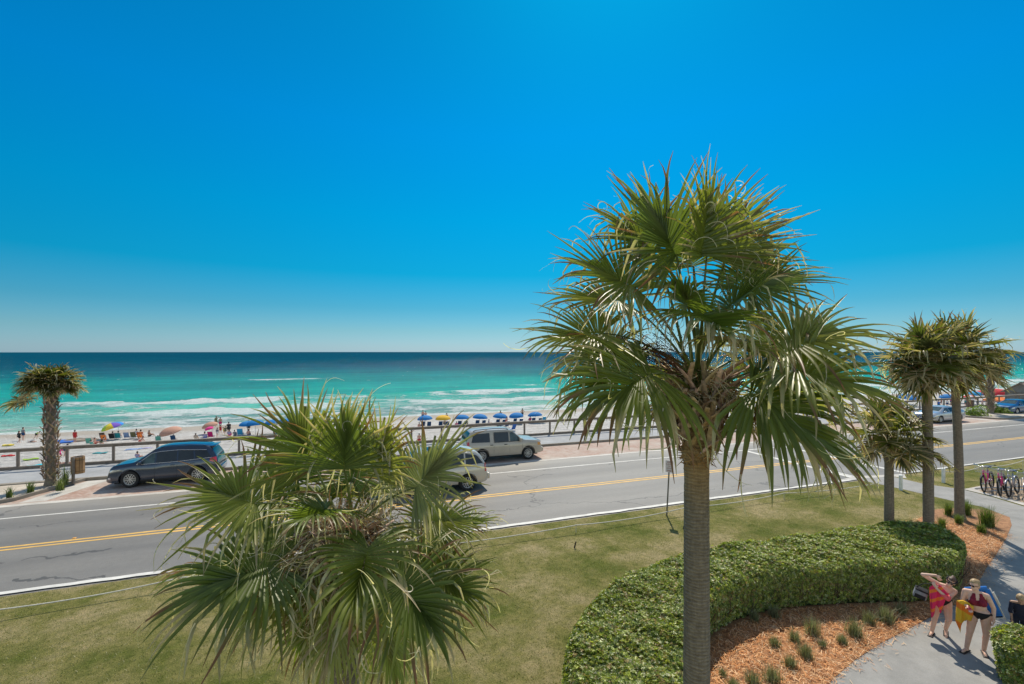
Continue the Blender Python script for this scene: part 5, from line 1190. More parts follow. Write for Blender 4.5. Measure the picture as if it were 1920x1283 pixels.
# bicycles and their rack
M_PINK = mat('pink_frame', (.75, .02, .22), .3, .1, 5, .2, coat=1, bmp=0); M_SILV = mat('silver_frame', (.45, .44, .48), .3, .1, 5, .6, bmp=0); M_SADDLE = mat('saddle', (.03, .05, .05), .5); M_SPOKE = mat('spokes', (.5, .5, .5), .3, metal=.9, bmp=0); M_BASK = mat('wire_basket', (.5, .5, .48), .35, metal=.8, bmp=0)
def bike(px, py, head, label, fm, group='bicycles parked on the tan pad'):
    p = P(px, py, .041); rt = root('bicycle', label, 'bicycle', p, 0, group)      # origin under the front wheel
    d = CV(*head).normalized(); rt.rotation_euler = (R(6), 0, math.atan2(d.y, d.x)); rt.scale = (1.1,)*3
    rw = .33; fw, bw_ = (0, 0, rw), (-1.08, 0, rw)
    for c_ in (fw, bw_):
        mb = MB(); mb.torus(c_, rw-.028, .011, 30, 6); w = mb.build('wheel', M_SPOKE, rt, True)
        mb = MB(); mb.torus(c_, rw-.014, .032, 32, 8); mb.build('tyre', M_TYRE, w, True)
        mb = MB()
        for k in range(14):
            a = 2*math.pi*k/14; mb.tube([(c_[0], .02*(-1)**k, c_[2]), (c_[0]+(rw-.03)*math.cos(a), 0, c_[2]+(rw-.03)*math.sin(a))], .0035, 4, False)
        mb.tube([(c_[0], -.05, c_[2]), (c_[0], .05, c_[2])], .022, 8); mb.build('spokes', M_SPOKE, w)
    bb = (-.62, 0, .30); seat = (-.82, 0, .80); hd = (-.20, 0, .86); hl = (-.15, 0, .70)
    mb = MB()
    for a, b in ((bb, seat), (hl, hd)): mb.tube([a, b], .028, 8)
    mb.tube([bb, (-.40, 0, .42), hl], .034, 8); mb.tube([(-.78, 0, .70), (-.5, 0, .70), hd], .024, 8)
    for s in (-.05, .05): mb.tube([bb, (-1.08, s, rw)], .012, 6); mb.tube([(-.78, 0, .70), (-1.08, s, rw)], .011, 6); mb.tube([hl, (-.10, s, .60), (0, s, rw)], .014, 6)
    mb.build('frame', fm, rt, True)
    mb = MB(); mb.tube([hd, (-.24, 0, 1.0)], .014, 8); mb.tube([(-.48, .32, 1.06), (-.36, .30, 1.08), (-.22, .12, 1.02), (-.22, -.12, 1.02), (-.36, -.30, 1.08), (-.48, -.32, 1.06)], .012, 8); mb.build('handlebar', M_CHROME, rt, True)
    for s in (-1, 1): mb = MB(); mb.tube([(-.55, s*.33, 1.05), (-.42, s*.31, 1.075)], .019, 8); mb.build('grip', M_TRIM, rt, True)
    mb = MB(); mb.box((-.86, 0, .93), (.28, .20, .07), bev=.03); mb.tube([seat, (-.85, 0, .91)], .013, 6); mb.build('saddle', M_SADDLE, rt, True)
    for c_ in (fw, bw_):
        mb = MB(); pts = [(c_[0]+(rw+.03)*math.cos(a), 0, c_[2]+(rw+.03)*math.sin(a)) for a in np.linspace(R(35 if c_ is fw else -5), R(165), 12)]; mb.tube(pts, .03, 6, flat=.25); mb.build('mudguard', M_TRIM if fm is not M_SILV else fm, rt, True)
    mb = MB(); mb.tube([(bb[0]-.0, -.12, .14), (bb[0], -.07, .30), (bb[0], .07, .30), (bb[0], .12, .46)], .010, 6); mb.torus((bb[0], -.045, .30), .09, .006, 20, 5); mb.build('crank', M_CHROME, rt, True)
    mb = MB()
    x0, x1, y0, z0, z1 = -.12, .14, .17, .82, 1.02
    for z in (z0, (z0+z1)/2, z1): mb.tube([(x0, -y0, z), (x1, -y0, z), (x1, y0, z), (x0, y0, z), (x0, -y0, z)], .005, 4)
    for k in range(5):
        y = -y0+2*y0*k/4
        for x in (x0, x1): mb.tube([(x, y, z0), (x, y, z1)], .004, 4, False)
        mb.tube([(x0, y, z0), (x1, y, z0)], .004, 4, False)
    mb.build('basket', M_BASK, rt)
    return rt
bike(1846, 922, (-.84, -.52), 'pink bicycle with a wire basket, nearest the lawn', M_PINK); bike(1876, 929, (-.80, -.58), 'second pink bicycle, between the first and the silver one', M_PINK); bike(1893, 931, (-.85, -.5), 'silver bicycle on the right of the two pink ones', M_SILV)
bike(1926, 938, (-.80, -.6), 'bicycle cut off by the right edge beside the silver one', M_SILV)
p = P(1905, 921, .041); rt = root('bike_rack', 'low grey steel bicycle rack behind the bicycles', 'bike rack', p); d = CV(1, .12).normalized(); rt.rotation_euler[2] = math.atan2(d.y, d.x)
mb = MB(); mb.tube([(-1.6, 0, .05), (1.6, 0, .05)], .025, 6); mb.tube([(-1.6, .45, .05), (1.6, .45, .05)], .025, 6); mb.build('base', M_SPOKE, rt)
for k in range(6):
    x = -1.5+k*.6; mb = MB(); mb.tube([(x, 0, .05), (x, 0, .55), (x+.1, .0, .62), (x+.2, 0, .55), (x+.2, 0, .05)], .016, 6); mb.build('hoop', M_SPOKE, rt, True)
# ---------------------------------------------------------------- shelter on the beach side at the far right
def shelter():
    b = PD(1884, HY, 62); rt = root('beach_hut', 'grey timber beach hut with a gabled roof at the right edge', 'hut', (b.x, b.y, -3.5))
    M_GW = mat('grey_cladding', (.20, .195, .18), .8, .2, 3, bmp=.3); M_RF = mat('grey_roof', (.25, .20, .16), .85, .2, 3, bmp=.4)
    W_, L_, zb_, zr = 3.2, 6, 4.75, 5.85                       # gable end looks along the beach, ridge runs along the road
    V = [(0, 0, 0), (0, -W_, 0), (0, -W_, zb_), (0, -W_/2, zr), (0, 0, zb_), (L_, 0, 0), (L_, -W_, 0), (L_, -W_, zb_), (L_, -W_/2, zr), (L_, 0, zb_)]
    obj('walls', V, [(0, 1, 2, 3, 4), (9, 8, 7, 6, 5), (0, 4, 9, 5), (1, 6, 7, 2)], M_GW, rt)
    for s in (-1, 1):
        sl = math.atan2(zr-zb_, W_/2); ln = math.hypot(W_/2, zr-zb_)+.35; mb = MB()
        M = Matrix.Translation((L_/2, -W_/2, zr+.06)) @ Matrix.Rotation(-s*sl, 4, 'X'); mb.box((0, s*ln/2, 0), (L_+.7, ln, .09), M); mb.build('roof_slope', M_RF, rt)
    mb = MB()
    for j in range(9): mb.tube([(-.25+j*.8, -W_/2, zr+.12), (.15+j*.8, -W_/2, zr+.12)], .09, 6)
    mb.build('ridge_caps', M_WOODG, rt)
    for j in range(4): mb = MB(); mb.box((-.04, -.1-j*1.0, zb_/2), (.07, .08, zb_)); mb.build('batten', M_WOODG, rt)
    for z in (2.4, 3.6, 4.6): mb = MB(); mb.box((-.03, -W_/2, z), (.05, W_, .09)); mb.build('band', M_WOODG, rt)
    for j in range(6): mb = MB(); mb.box((.2+j*1.1, -W_-.03, zb_/2), (.08, .07, zb_)); mb.build('batten', M_WOODG, rt)
shelter()

M_STUD = mat('amber_stud', (.75, .36, .06), .3, bmp=0)
for x, y, lb in ((138, 1010, 'amber reflector stud beside the centre line at the left'), (1312, 888, 'amber reflector stud beside the centre line by the big trunk')):
    p = P(x, y, .005); mb = MB(); mb.box((0, 0, .011), (.11, .11, .022), taper=.6); o = mb.build('road_stud', M_STUD); o.location = (p.x, 20.2, .004); tag(o, lb, 'road stud', 'amber studs on the centre line')
# ================================================================ people
def skin_mat(name, col):
    m, t, b = principled(name); p = N(t, 'ShaderNodeTexCoord').outputs['Object']
    n1 = noise(t, 7, 5, .6, p); c = rampn(t, n1, [(.3, tuple(x*.86 for x in col)), (.7, tuple(min(1, x*1.1) for x in col))])
    t.links.new(c, b.inputs['Base Color']); b.inputs['Roughness'].default_value = .5; b.inputs['Subsurface Weight'].default_value = .08; b.inputs['Subsurface Radius'].default_value = (.02, .008, .004)
    bump(t, b, noise(t, 90, 3, .6, p), .1, .002); return m
SK1 = skin_mat('skin_fair', (.74, .46, .34)); SK2 = skin_mat('skin_tan', (.42, .24, .15)); SK3 = skin_mat('skin_pink', (.62, .33, .24))
def cloth(name, col, rough=.85): return mat('cloth_'+name, col, rough, .15, 14, bmp=.3)
def blob(prims, voxel, smooth=2):
    """prims: (a, b, ra, rb) tapered limbs or (c, (rx,ry,rz), rot) ellipsoids, fused into ONE closed surface"""
    bm = bmesh.new()
    for pr in prims:
        if len(pr) == 4:
            a, b, ra, rb = Vector(pr[0]), Vector(pr[1]), pr[2], pr[3]; d = b-a
            for c, rr in ((a, ra), (b, rb)): bmesh.ops.create_icosphere(bm, subdivisions=2, radius=rr, matrix=Matrix.Translation(c))
            if d.length > 1e-4:
                M = Matrix.Translation((a+b)/2) @ d.to_track_quat('Z', 'Y').to_matrix().to_4x4()
                bmesh.ops.create_cone(bm, cap_ends=True, segments=14, radius1=ra, radius2=rb, depth=d.length, matrix=M)
        else:
            M = Matrix.Translation(pr[0]) @ (pr[2] if pr[2] else Matrix.Identity(4)) @ Matrix.Diagonal((*pr[1], 1)); bmesh.ops.create_icosphere(bm, subdivisions=3, radius=1, matrix=M)
    me = bpy.data.meshes.new('tmp'); bm.to_mesh(me); bm.free(); o = bpy.data.objects.new('tmp', me); COL.objects.link(o)
    md = o.modifiers.new('r', 'REMESH'); md.mode = 'VOXEL'; md.voxel_size = voxel
    if smooth: m2 = o.modifiers.new('s', 'SMOOTH'); m2.factor = .5; m2.iterations = smooth
    dg = bpy.context.evaluated_depsgraph_get(); r = bpy.data.meshes.new_from_object(o.evaluated_get(dg)); bpy.data.objects.remove(o)
    r.polygons.foreach_set('use_smooth', [True]*len(r.polygons)); return r
def seglerp(p, a, b):
    a, b = np.array(a), np.array(b); d = b-a; t = np.clip((p-a)@d/(d@d+1e-9), 0, 1); return np.linalg.norm(p-(a+t[:, None]*d), axis=1), t
def garment(me, name, m, parent, keep, off=.006, thick=False):
    """a garment cut from the body's own surface and lifted off it"""
    n = len(me.vertices); co = np.empty(n*3); me.vertices.foreach_get('co', co); co = co.reshape(-1, 3)
    no = np.empty(n*3); me.vertices.foreach_get('normal', no); no = no.reshape(-1, 3)
    ok = keep(co); bm = bmesh.new(); bm.from_mesh(me); bm.verts.ensure_lookup_table()
    kill = [f for f in bm.faces if not all(ok[v.index] for v in f.verts)]
    for v in bm.verts: v.co += Vector(no[v.index])*off
    bmesh.ops.delete(bm, geom=kill, context='FACES')
    r = bpy.data.meshes.new(name); bm.to_mesh(r); bm.free(); r.materials.append(m); o = bpy.data.objects.new(name, r); COL.objects.link(o); o.parent = parent; return o
def hand(prims, w, d, palm_n, s=1.0, curl=.4, thumb=1):
    """palm and five separate fingers; w wrist, d direction, palm_n facing of the palm"""
    w = Vector(w); d = Vector(d).normalized(); pn = Vector(palm_n); pn = (pn-d*pn.dot(d)).normalized(); sd = d.cross(pn)*thumb
    prims.append((w, w+d*.05*s, .024*s, .026*s))
    for k, (o, L_) in enumerate(((.028, .070), (.010, .078), (-.009, .072), (-.027, .058))):
        b = w+d*.075*s+sd*o*s; prims.append((w+d*.03*s+sd*o*.7*s, b, .013*s, .0098*s)); q = b; dd = d.copy()+sd*o*2.5
        for j in range(3):
            dd = (dd+pn*curl*.55).normalized(); e = q+dd*L_*(.42, .33, .25)[j]*s; prims.append((q, e, (.0092-.0007*j)*s, (.0088-.0009*j)*s)); q = e
    q = w+d*.02*s+sd*.024*s; t1 = q+(d*.6+sd*.8).normalized()*.035*s; t2 = t1+(d*.85+sd*.3+pn*.3).normalized()*.03*s
    prims.append((q, t1, .013*s, .011*s)); prims.append((t1, t2, .0105*s, .0085*s))
def head_parts(prims, c, look, up, s=1.0):
    f = Vector(look).normalized(); u = Vector(up); u = (u-f*u.dot(f)).normalized(); x = f.cross(u)
    Mr = Matrix((x, f, u)).transposed().to_4x4(); c = Vector(c)
    W_ = lambda a, b, e: c+x*a*s+f*b*s+u*e*s
    prims += [(W_(0, -.012, .025), (.072*s, .092*s, .092*s), Mr), (W_(0, .022, -.045), (.054*s, .066*s, .062*s), Mr), (W_(0, .055, -.088), (.022*s, .022*s, .018*s), Mr),
              (W_(0, .088, -.002), W_(0, .104, -.030), .010*s, .014*s), (W_(-.016, .090, -.064), W_(.016, .090, -.064), .0085*s, .0085*s), (W_(-.014, .088, -.076), W_(.014, .088, -.076), .0085*s, .0085*s),
              (W_(-.03, .074, .020), W_(.03, .074, .020), .012*s, .012*s), (W_(-.073, -.004, -.012), (.010*s, .02*s, .032*s), Mr), (W_(.073, -.004, -.012), (.010*s, .02*s, .032*s), Mr)]
    return W_, Mr
def stdbody(J, s=1.0, fem=True):
    """J: dict of joints; limbs taper, torso shaped"""
    P_ = []
    pel, ch, nk = Vector(J['pelvis']), Vector(J['chest']), Vector(J['neck']); hl, hr = Vector(J['hipL']), Vector(J['hipR']); sl_, sr = Vector(J['shL']), Vector(J['shR'])
    across = (sl_-sr).normalized(); upv = (ch-pel).normalized(); fw = across.cross(upv).normalized()
    if fw.dot(Vector(J.get('fwd', (0, -1, 0)))) < 0: fw = -fw
    M = Matrix((across, fw, upv)).transposed().to_4x4()
    waist = pel.lerp(ch, .5)
    hipx = (hl-hr).normalized(); Mh = Matrix((hipx, fw, hipx.cross(fw))).transposed().to_4x4()
    P_ += [(pel, (.165*s, .115*s, .11*s), Mh), (waist, (.128*s, .095*s, .13*s), M), (ch, (.148*s, .10*s, .155*s), M), (ch.lerp(nk, .55), (.145*s, .075*s, .06*s), M)]
    if fem: P_ += [(ch+across*.068*s+fw*.085*s-upv*.0*s, (.060*s, .055*s, .060*s), M), (ch-across*.068*s+fw*.085*s, (.060*s, .055*s, .060*s), M)]
    P_ += [(pel+hipx*.07*s-fw*.075*s-upv*.02*s, (.085*s, .075*s, .085*s), Mh), (pel-hipx*.07*s-fw*.075*s-upv*.02*s, (.085*s, .075*s, .085*s), Mh)]
    P_ += [(nk-upv*.05*s, Vector(J['head'])-upv*.03*s, .052*s, .047*s), (sl_, nk-upv*.02*s, .048*s, .045*s), (sr, nk-upv*.02*s, .048*s, .045*s)]
    for a in 'LR':
        h, k, an, toe = (Vector(J[n+a]) for n in ('hip', 'kn', 'an', 'toe')); sh, e, w = (Vector(J[n+a]) for n in ('sh', 'el', 'wr'))
        P_ += [(h, k, .088*s, .056*s), (h.lerp(k, .35), h.lerp(k, .36), .082*s, .082*s), (k, an, .052*s, .036*s), (k.lerp(an, .3)-fw*.018*s, k.lerp(an, .36)-fw*.016*s, .052*s, .050*s),
               (an, an-Vector((0, 0, .03*s)), .036*s, .034*s), (an-Vector((0, 0, .045*s))-(toe-an)*.12, toe, .033*s, .024*s), (toe, toe+(toe-an).normalized()*.035*s, .028*s, .020*s)]
        P_ += [(sh, e, .047*s, .038*s), (e, w, .037*s, .024*s)]
    return P_, fw, across, upv
def sandals(parent, J, m, s=1.0):
    for a in 'LR':
        an, toe = Vector(J['an'+a]), Vector(J['toe'+a]); d = (toe-an); d.z = 0; d.normalize(); c = (an+toe)/2; z = min(an.z, toe.z)-.052*s
        M = Matrix.Translation((c.x, c.y, max(.012, z+.01))) @ Matrix.Rotation(math.atan2(d.y, d.x), 4, 'Z') @ Matrix.Rotation(-math.atan2(toe.z-an.z+.045*s, (Vector((toe.x-an.x, toe.y-an.y)).length)), 4, 'Y') ; mb = MB()
        mb.box((.01, 0, -.0), (.27*s, .10*s, .018), M, bev=.008); mb.tube([(.075, 0, .012), (.05, 0, .05), (-.0, .045, .015)], .006, 5, M=M); mb.tube([(.05, 0, .05), (0, -.045, .015)], .006, 5, M=M)
        mb.build('sandal', m, parent, True)
def hair_cap(parent, W_, Mr, m, s=1.0, bun=None, tail=None, forehead=.072, extra=()):
    c = W_(0, -.016, .032); pr = [(c, (.082*s, .100*s, .098*s), Mr), (W_(0, -.05, -.03), (.068*s, .060*s, .075*s), Mr)]
    if bun: pr += [(W_(*bun), (.045*s, .045*s, .042*s), Mr)]
    if tail:
        for a, b in zip(tail[:-1], tail[1:]): pr.append((W_(*a), W_(*b), .034*s, .026*s))
    pr += list(extra)
    me = blob(pr, .008*max(s, .6), 1); n = len(me.vertices); co = np.empty(n*3); me.vertices.foreach_get('co', co); co = co.reshape(-1, 3)
    R3 = np.array(Mr.to_3x3()); lc = (co-np.array(W_(0, 0, 0)))@R3/s                 # head-local
    face = (lc[:, 1] > -.005) & (lc[:, 2] < forehead)
    bm = bmesh.new(); bm.from_mesh(me); bm.verts.ensure_lookup_table(); bmesh.ops.delete(bm, geom=[f for f in bm.faces if all(face[v.index] for v in f.verts)], context='FACES')
    rr = np.random.default_rng(5)
    for v in bm.verts: v.co += v.normal*float(rr.normal(0, .0025))
    bm.to_mesh(me); bm.free(); me.materials.append(m); me.name = 'hair'; o = bpy.data.objects.new('hair', me); COL.objects.link(o); o.parent = parent; return o
def shades(parent, W_, Mr, m, s=1.0):
    mb = MB()
    for q in (-.032, .032): mb.lathe([(.001, -.004), (.024*s, -.004), (.026*s, 0), (.024*s, .004), (.001, .004)], 14, Matrix.Translation(W_(q, .096, .004)) @ Mr @ Matrix.Rotation(R(90), 4, 'X'), sq=.82)
    mb.tube([W_(-.01, .1, .01), W_(.01, .1, .01)], .004*s, 5)
    for q in (-1, 1): mb.tube([W_(q*.055, .088, .010), W_(q*.08, .0, .004)], .004*s, 5)
    mb.build('sunglasses', m, parent, True)
M_HB = mat('brown_hair', (.085, .045, .028), .5, .35, 40); M_HY = mat('blond_hair', (.42, .29, .15), .5, .3, 40); M_HD = mat('dark_hair', (.02, .014, .01), .5, .3, 40)
M_BLACKC = cloth('black', (.012, .012, .014)); M_MAROON = cloth('maroon', (.20, .008, .025)); M_CORAL = cloth('coral', (.80, .12, .14)); M_NAVY = cloth('navy', (.008, .012, .03)); M_SOLE = mat('sandal_rubber', (.02, .014, .012), .6); M_SHADE = mat('sunglass_lens', (.02, .008, .012), .1, bmp=0)
def stripes(name, c1, c2, sc, rot):
    m, t, b = principled(name); p = N(t, 'ShaderNodeTexCoord').outputs['Object']; s = N(t, 'ShaderNodeSeparateXYZ'); t.links.new(mapv(t, p, (1, 1, 1), 0), s.inputs[0])
    v = mathn(t, 'ADD', mathn(t, 'MULTIPLY', s.outputs[2], math.cos(rot)*sc), mathn(t, 'MULTIPLY', s.outputs[0], math.sin(rot)*sc)); v = mathn(t, 'ADD', v, mathn(t, 'MULTIPLY', noise(t, 5, 2, .5, p), 1.2))
    f = rampn(t, mathn(t, 'SINE', v), [(.42, 0.), (.58, 1.)]); c = mixc(t, f, c1, c2); c = mixc(t, .3, c, rampn(t, noise(t, 60, 3, .7, p), [(.3, .7), (.7, 1.2)]), 'MULTIPLY')
    t.links.new(c, b.inputs['Base Color']); b.inputs['Roughness'].default_value = .95; bump(t, b, noise(t, 120, 3, .7, p), .5, .004); return m
M_TOW1 = stripes('orange_pink_towel', (.75, .03, .12), (.85, .20, .03), 34, R(-38)); M_TOW2 = stripes('yellow_orange_towel', (.72, .42, .03), (.80, .20, .02), 16, R(20))
def drape(name, label, top_pts, drop, m, loc, rz, seed, fold_=.02, depth=.03, n=26, k=20, narrow=.45, group=None, sc=1, sway=(0, 0)):
    "hanging towel: doubled cloth falling in folds from a line of points"
    r = np.random.default_rng(seed); tp = np.array(top_pts, float); V = []
    ph = r.uniform(0, 6, 4)
    for side in (0, 1):
        for i in range(k+1):
            f = i/k
            for j in range(n+1):
                g = j/n; x = np.interp(g, np.linspace(0, 1, len(tp)), tp[:, 0]); y = np.interp(g, np.linspace(0, 1, len(tp)), tp[:, 1]); z = np.interp(g, np.linspace(0, 1, len(tp)), tp[:, 2])
                cx = tp[:, 0].mean(); x = cx+(x-cx)*(1-narrow*f)+sway[0]*f; w = fold_*(.35+f)
                yy = y + w*math.sin(g*11+ph[0]+f*1.5)+w*.6*math.sin(g*23+ph[1]-f*2) + (depth*(1-f*.3) if side else 0)*math.sin(math.pi*min(1, .12+f*1.2)/1.2+.2)+sway[1]*f
                d_ = drop(g) if callable(drop) else drop
                V.append((x+w*.4*math.sin(g*17+f*3+ph[2]), yy, z-d_*f+.012*math.sin(g*9+ph[3])*f))
    m1 = (n+1)*(k+1); Fq = []
    for s_ in (0, 1):
        for i in range(k):
            for j in range(n):
                a = s_*m1+i*(n+1)+j; q = (a, a+1, a+n+2, a+n+1); Fq.append(q if s_ else q[::-1])
    for i in range(k):
        for j in (0, n): a = i*(n+1)+j; Fq.append((a, a+n+1, m1+a+n+1, m1+a))
    for j in range(n):
        for i in (0, k): a = i*(n+1)+j; Fq.append((a, a+1, m1+a+1, m1+a))
    o = obj(name, V, Fq, m, None, True); o.location = loc; o.rotation_euler = (0, 0, rz); o.scale = (sc,)*3; return tag(o, label, 'towel', group)
def facing(x, d):
    v = CV(x, d); return math.atan2(v.y, v.x)+math.pi/2                # local -Y looks along (x right, d away)
def persons_root(label, px, py, fx, fd, s, group=None, zb=.04):
    p = P(px, py, zb); rt = root('person', label, 'person', p, facing(fx, fd), group); rt.scale = (s, s, s); return rt
# ---- woman in coral and the striped towel
J1 = dict(pelvis=(.09, .02, .90), chest=(.13, -.04, 1.13), neck=(.18, -.07, 1.29), head=(.235, -.13, 1.43), hipL=(.18, .02, .86), hipR=(.0, .02, .86), knL=(.20, -.09, .48), anL=(.17, .13, .17), toeL=(.165, .03, .045),
          knR=(-.03, -.02, .48), anR=(-.09, .0, .085), toeR=(-.125, -.13, .035), shL=(.31, -.07, 1.20), shR=(.03, -.04, 1.27), elL=(.17, -.27, 1.05), wrL=(-.03, -.25, 1.24), elR=(-.27, -.10, 1.44), wrR=(-.03, -.20, 1.53))
W1 = persons_root('woman in a coral top adjusting a strap with both hands, striped towel over her front', 1757, 1191, -.62, -.78, .93)
pr, fw, ac, uv = stdbody(J1, 1.12); Wh, Mh_ = head_parts(pr, J1['head'], (-.25, -.9, -.15), (.35, -.1, 1))
hand(pr, J1['wrL'], (-.45, .0, .9), (0, .8, 0), 1, .5, -1); hand(pr, J1['wrR'], (.65, .0, -.8), (0, .9, 0), 1, .5, 1)
me = blob(pr, .0055, 2); me.name = 'body'; me.materials.append(SK1); o = bpy.data.objects.new('body', me); COL.objects.link(o); o.parent = W1
ch = np.array(J1['chest']); A3 = np.array([ac, fw, uv])
def near_bust(co, c, A, spread=.125, z0=-.075, z1=.07): l = (co-c)@A.T; return (l[:, 1] > .02) & (abs(l[:, 0]) < spread) & (l[:, 2] > z0) & (l[:, 2] < z1-abs(l[:, 0])*.1)
garment(me, 'bikini_top', M_CORAL, W1, lambda co: (np.abs(((co-ch)@A3.T)[:, 2]+.045) < .02)*(np.abs(((co-ch)@A3.T)[:, 0]) < .17) | near_bust(co, ch, A3))
pv = np.array(J1['pelvis'])
def briefs(co, pv, H=.055): l = co-pv; lg = np.abs(l[:, 0]); return (l[:, 2] < H) & (l[:, 2] > H-.035-np.clip(.16-lg, 0, .16)*1.05) & (l[:, 2] > -.14)
garment(me, 'bikini_bottom', M_BLACKC, W1, lambda co: briefs(co, pv) & (np.abs(co[:, 0]-pv[0]) < .2) & (np.abs(co[:, 2]-pv[2]) < .14), .005)
hair_cap(W1, Wh, Mh_, M_HB, bun=(0, -.09, .085)); shades(W1, Wh, Mh_, M_SHADE); sandals(W1, J1, M_SOLE)
mb = MB(); mb.torus((0, 0, 0), .092, .013, 28, 6, Matrix.Translation(Wh(0, -.008, .055)) @ Mh_ @ Matrix.Rotation(R(-14), 4, 'X'), axis='z'); mb.build('headband', M_BLACKC, W1, True)
lc = lambda rt, v: rt.matrix_basis @ Vector(v)
drape('beach_towel', 'orange and pink striped towel hanging over the front of the left woman', [(-.15, -.20, 1.20), (-.06, -.22, 1.34), (.06, -.24, 1.31), (.17, -.23, 1.16)], lambda g: .52+.28*math.sin(math.pi*min(1, g*1.5+.1)), M_TOW1, W1.location, W1.rotation_euler[2], 3, .020, .025, sc=.93, narrow=.4, sway=(-.05, .02))
M_GREYB = cloth('grey_cooler', (.22, .23, .25)); rt = root('cooler_bag', 'small grey and black cooler bag hanging at the side of the left woman', 'bag', lc(W1, (-.33, .06, .80)), W1.rotation_euler[2]); rt.rotation_euler = (R(8), R(14), W1.rotation_euler[2]); rt.scale = (.95,)*3
mb = MB(); mb.box((0, 0, .10), (.25, .17, .20), bev=.025); mb.build('body', M_GREYB, rt, True); mb = MB(); mb.box((0, 0, .215), (.255, .175, .04), bev=.015); mb.build('lid', M_BLACKC, rt, True)
mb = MB(); mb.tube([(-.11, 0, .22), (-.02, .0, .38), (.14, -.04, .50), (.30, -.10, .52)], .011, 6); mb.tube([(.11, 0, .22), (.2, -.02, .34), (.30, -.1, .5)], .010, 6); mb.build('strap', M_BLACKC, rt, True)
mb = MB(); mb.box((0, -.088, .06), (.2, .008, .1), bev=.003); mb.build('pocket', M_BLACKC, rt)
# ---- woman in maroon with the yellow towel and chair
J2 = dict(pelvis=(.045, .0, .91), chest=(.0, -.02, 1.17), neck=(-.02, -.02, 1.36), head=(-.035, -.03, 1.50), hipL=(.14, .0, .87), hipR=(-.05, .0, .87), knL=(.15, -.03, .48), anL=(.125, .09, .09), toeL=(.135, -.04, .035),
          knR=(-.11, -.09, .48), anR=(-.16, -.06, .09), toeR=(-.22, -.17, .035), shL=(.165, -.01, 1.31), shR=(-.18, -.02, 1.32), elL=(.265, .02, 1.07), wrL=(.26, -.05, .85), elR=(-.235, -.05, 1.06), wrR=(-.15, -.24, 1.06))
W2 = persons_root('woman in a maroon halter top and black bottoms with a yellow towel over her arm', 1831, 1224, -.64, -.76, .97)
pr, fw, ac, uv = stdbody(J2, 1.12); Wh, Mh_ = head_parts(pr, J2['head'], (-.55, -.8, -.12), (-.03, 0, 1))
hand(pr, J2['wrL'], (-.05, -.12, -1), (-1, .2, 0), 1, .35, -1); hand(pr, J2['wrR'], (.25, -.9, -.15), (0, 0, -1), 1, .5, -1)
me = blob(pr, .0055, 2); me.name = 'body'; me.materials.append(SK1); o = bpy.data.objects.new('body', me); COL.objects.link(o); o.parent = W2
ch2 = np.array(J2['chest']); B3 = np.array([ac, fw, uv])
def halter(co):
    l = (co-ch2)@B3.T; a = np.abs(l[:, 0]); return ((l[:, 1] > -.02) & (l[:, 2] > -.085) & (l[:, 2] < .05) & (a < .16-np.clip(l[:, 2], 0, 1)*.6)) | ((l[:, 1] > 0) & (l[:, 2] >= .05) & (l[:, 2] < .17) & (a > .02+(l[:, 2]-.05)*.1) & (a < .13-(l[:, 2]-.05)*.45)) | ((np.abs(l[:, 2]+.07) < .014) & (a < .18))
garment(me, 'halter_top', M_MAROON, W2, halter); pv2 = np.array(J2['pelvis']); garment(me, 'bikini_bottom', M_BLACKC, W2, lambda co: briefs(co, pv2, .04) & (np.abs(co[:, 0]-pv2[0]) < .2), .005)
hair_cap(W2, Wh, Mh_, M_HY, bun=(0, -.10, .05)); shades(W2, Wh, Mh_, M_SHADE); sandals(W2, J2, M_SOLE)
drape('beach_towel', 'yellow and orange towel hanging from the bent arm of the right woman', [(-.33, -.14, 1.09), (-.24, -.18, 1.14), (-.14, -.20, 1.13), (-.06, -.18, 1.07)], lambda g: .34+.38*math.exp(-((g-.25)/.2)**2), M_TOW2, W2.location, W2.rotation_euler[2], 8, .028, .10, sc=.97, narrow=.1, sway=(-.02, -.02))
M_CHB = cloth('chair_blue', (.02, .16, .50)); M_TUBE = mat('white_tube', (.62, .60, .55), .35, .1, 8, .3, bmp=0)
rt = root('folded_beach_chair', 'folded blue beach chair with pale tubes carried on the back of the right woman', 'beach chair', lc(W2, (.24, .19, .76)), W2.rotation_euler[2]); rt.rotation_euler = (R(-8), R(-22), W2.rotation_euler[2]); rt.scale = (.84,)*3
mb = MB(); mb.box((0, 0, .36), (.50, .03, .62), bev=.012); mb.build('backrest', M_CHB, rt, True); mb = MB(); mb.box((0, .05, .20), (.48, .025, .42), bev=.01); mb.build('seat', M_NAVY, rt, True)
mb = MB(); mb.tube([(0, .0, .70), (.10, -.01, .70)], .055, 10); mb.tube([(-.22, 0, .70), (.22, 0, .70)], .05, 10); mb.build('pillow', M_CHB, rt, True)
for x in (-.27, .27):
    for y in (0, .06): mb = MB(); mb.tube([(x, y, -.02), (x, y, .70-.12*(y > 0))], .012, 8); mb.build('frame_tube', M_TUBE, rt, True)
mb = MB(); mb.tube([(-.27, .03, 0), (.27, .03, 0)], .012, 8); mb.build('frame_tube', M_TUBE, rt, True)
mb = MB(); mb.box((.30, -.02, .45), (.035, .03, .32), bev=.008); mb.build('armrest', M_TUBE, rt, True)
for x in (-.16, .14): mb = MB(); mb.tube([(x, -.02, .62), (x-.02, -.26, .56), (x-.01, -.22, .3), (x, -.02, .15)], .012, 6); mb.build('strap', M_NAVY, rt, True)
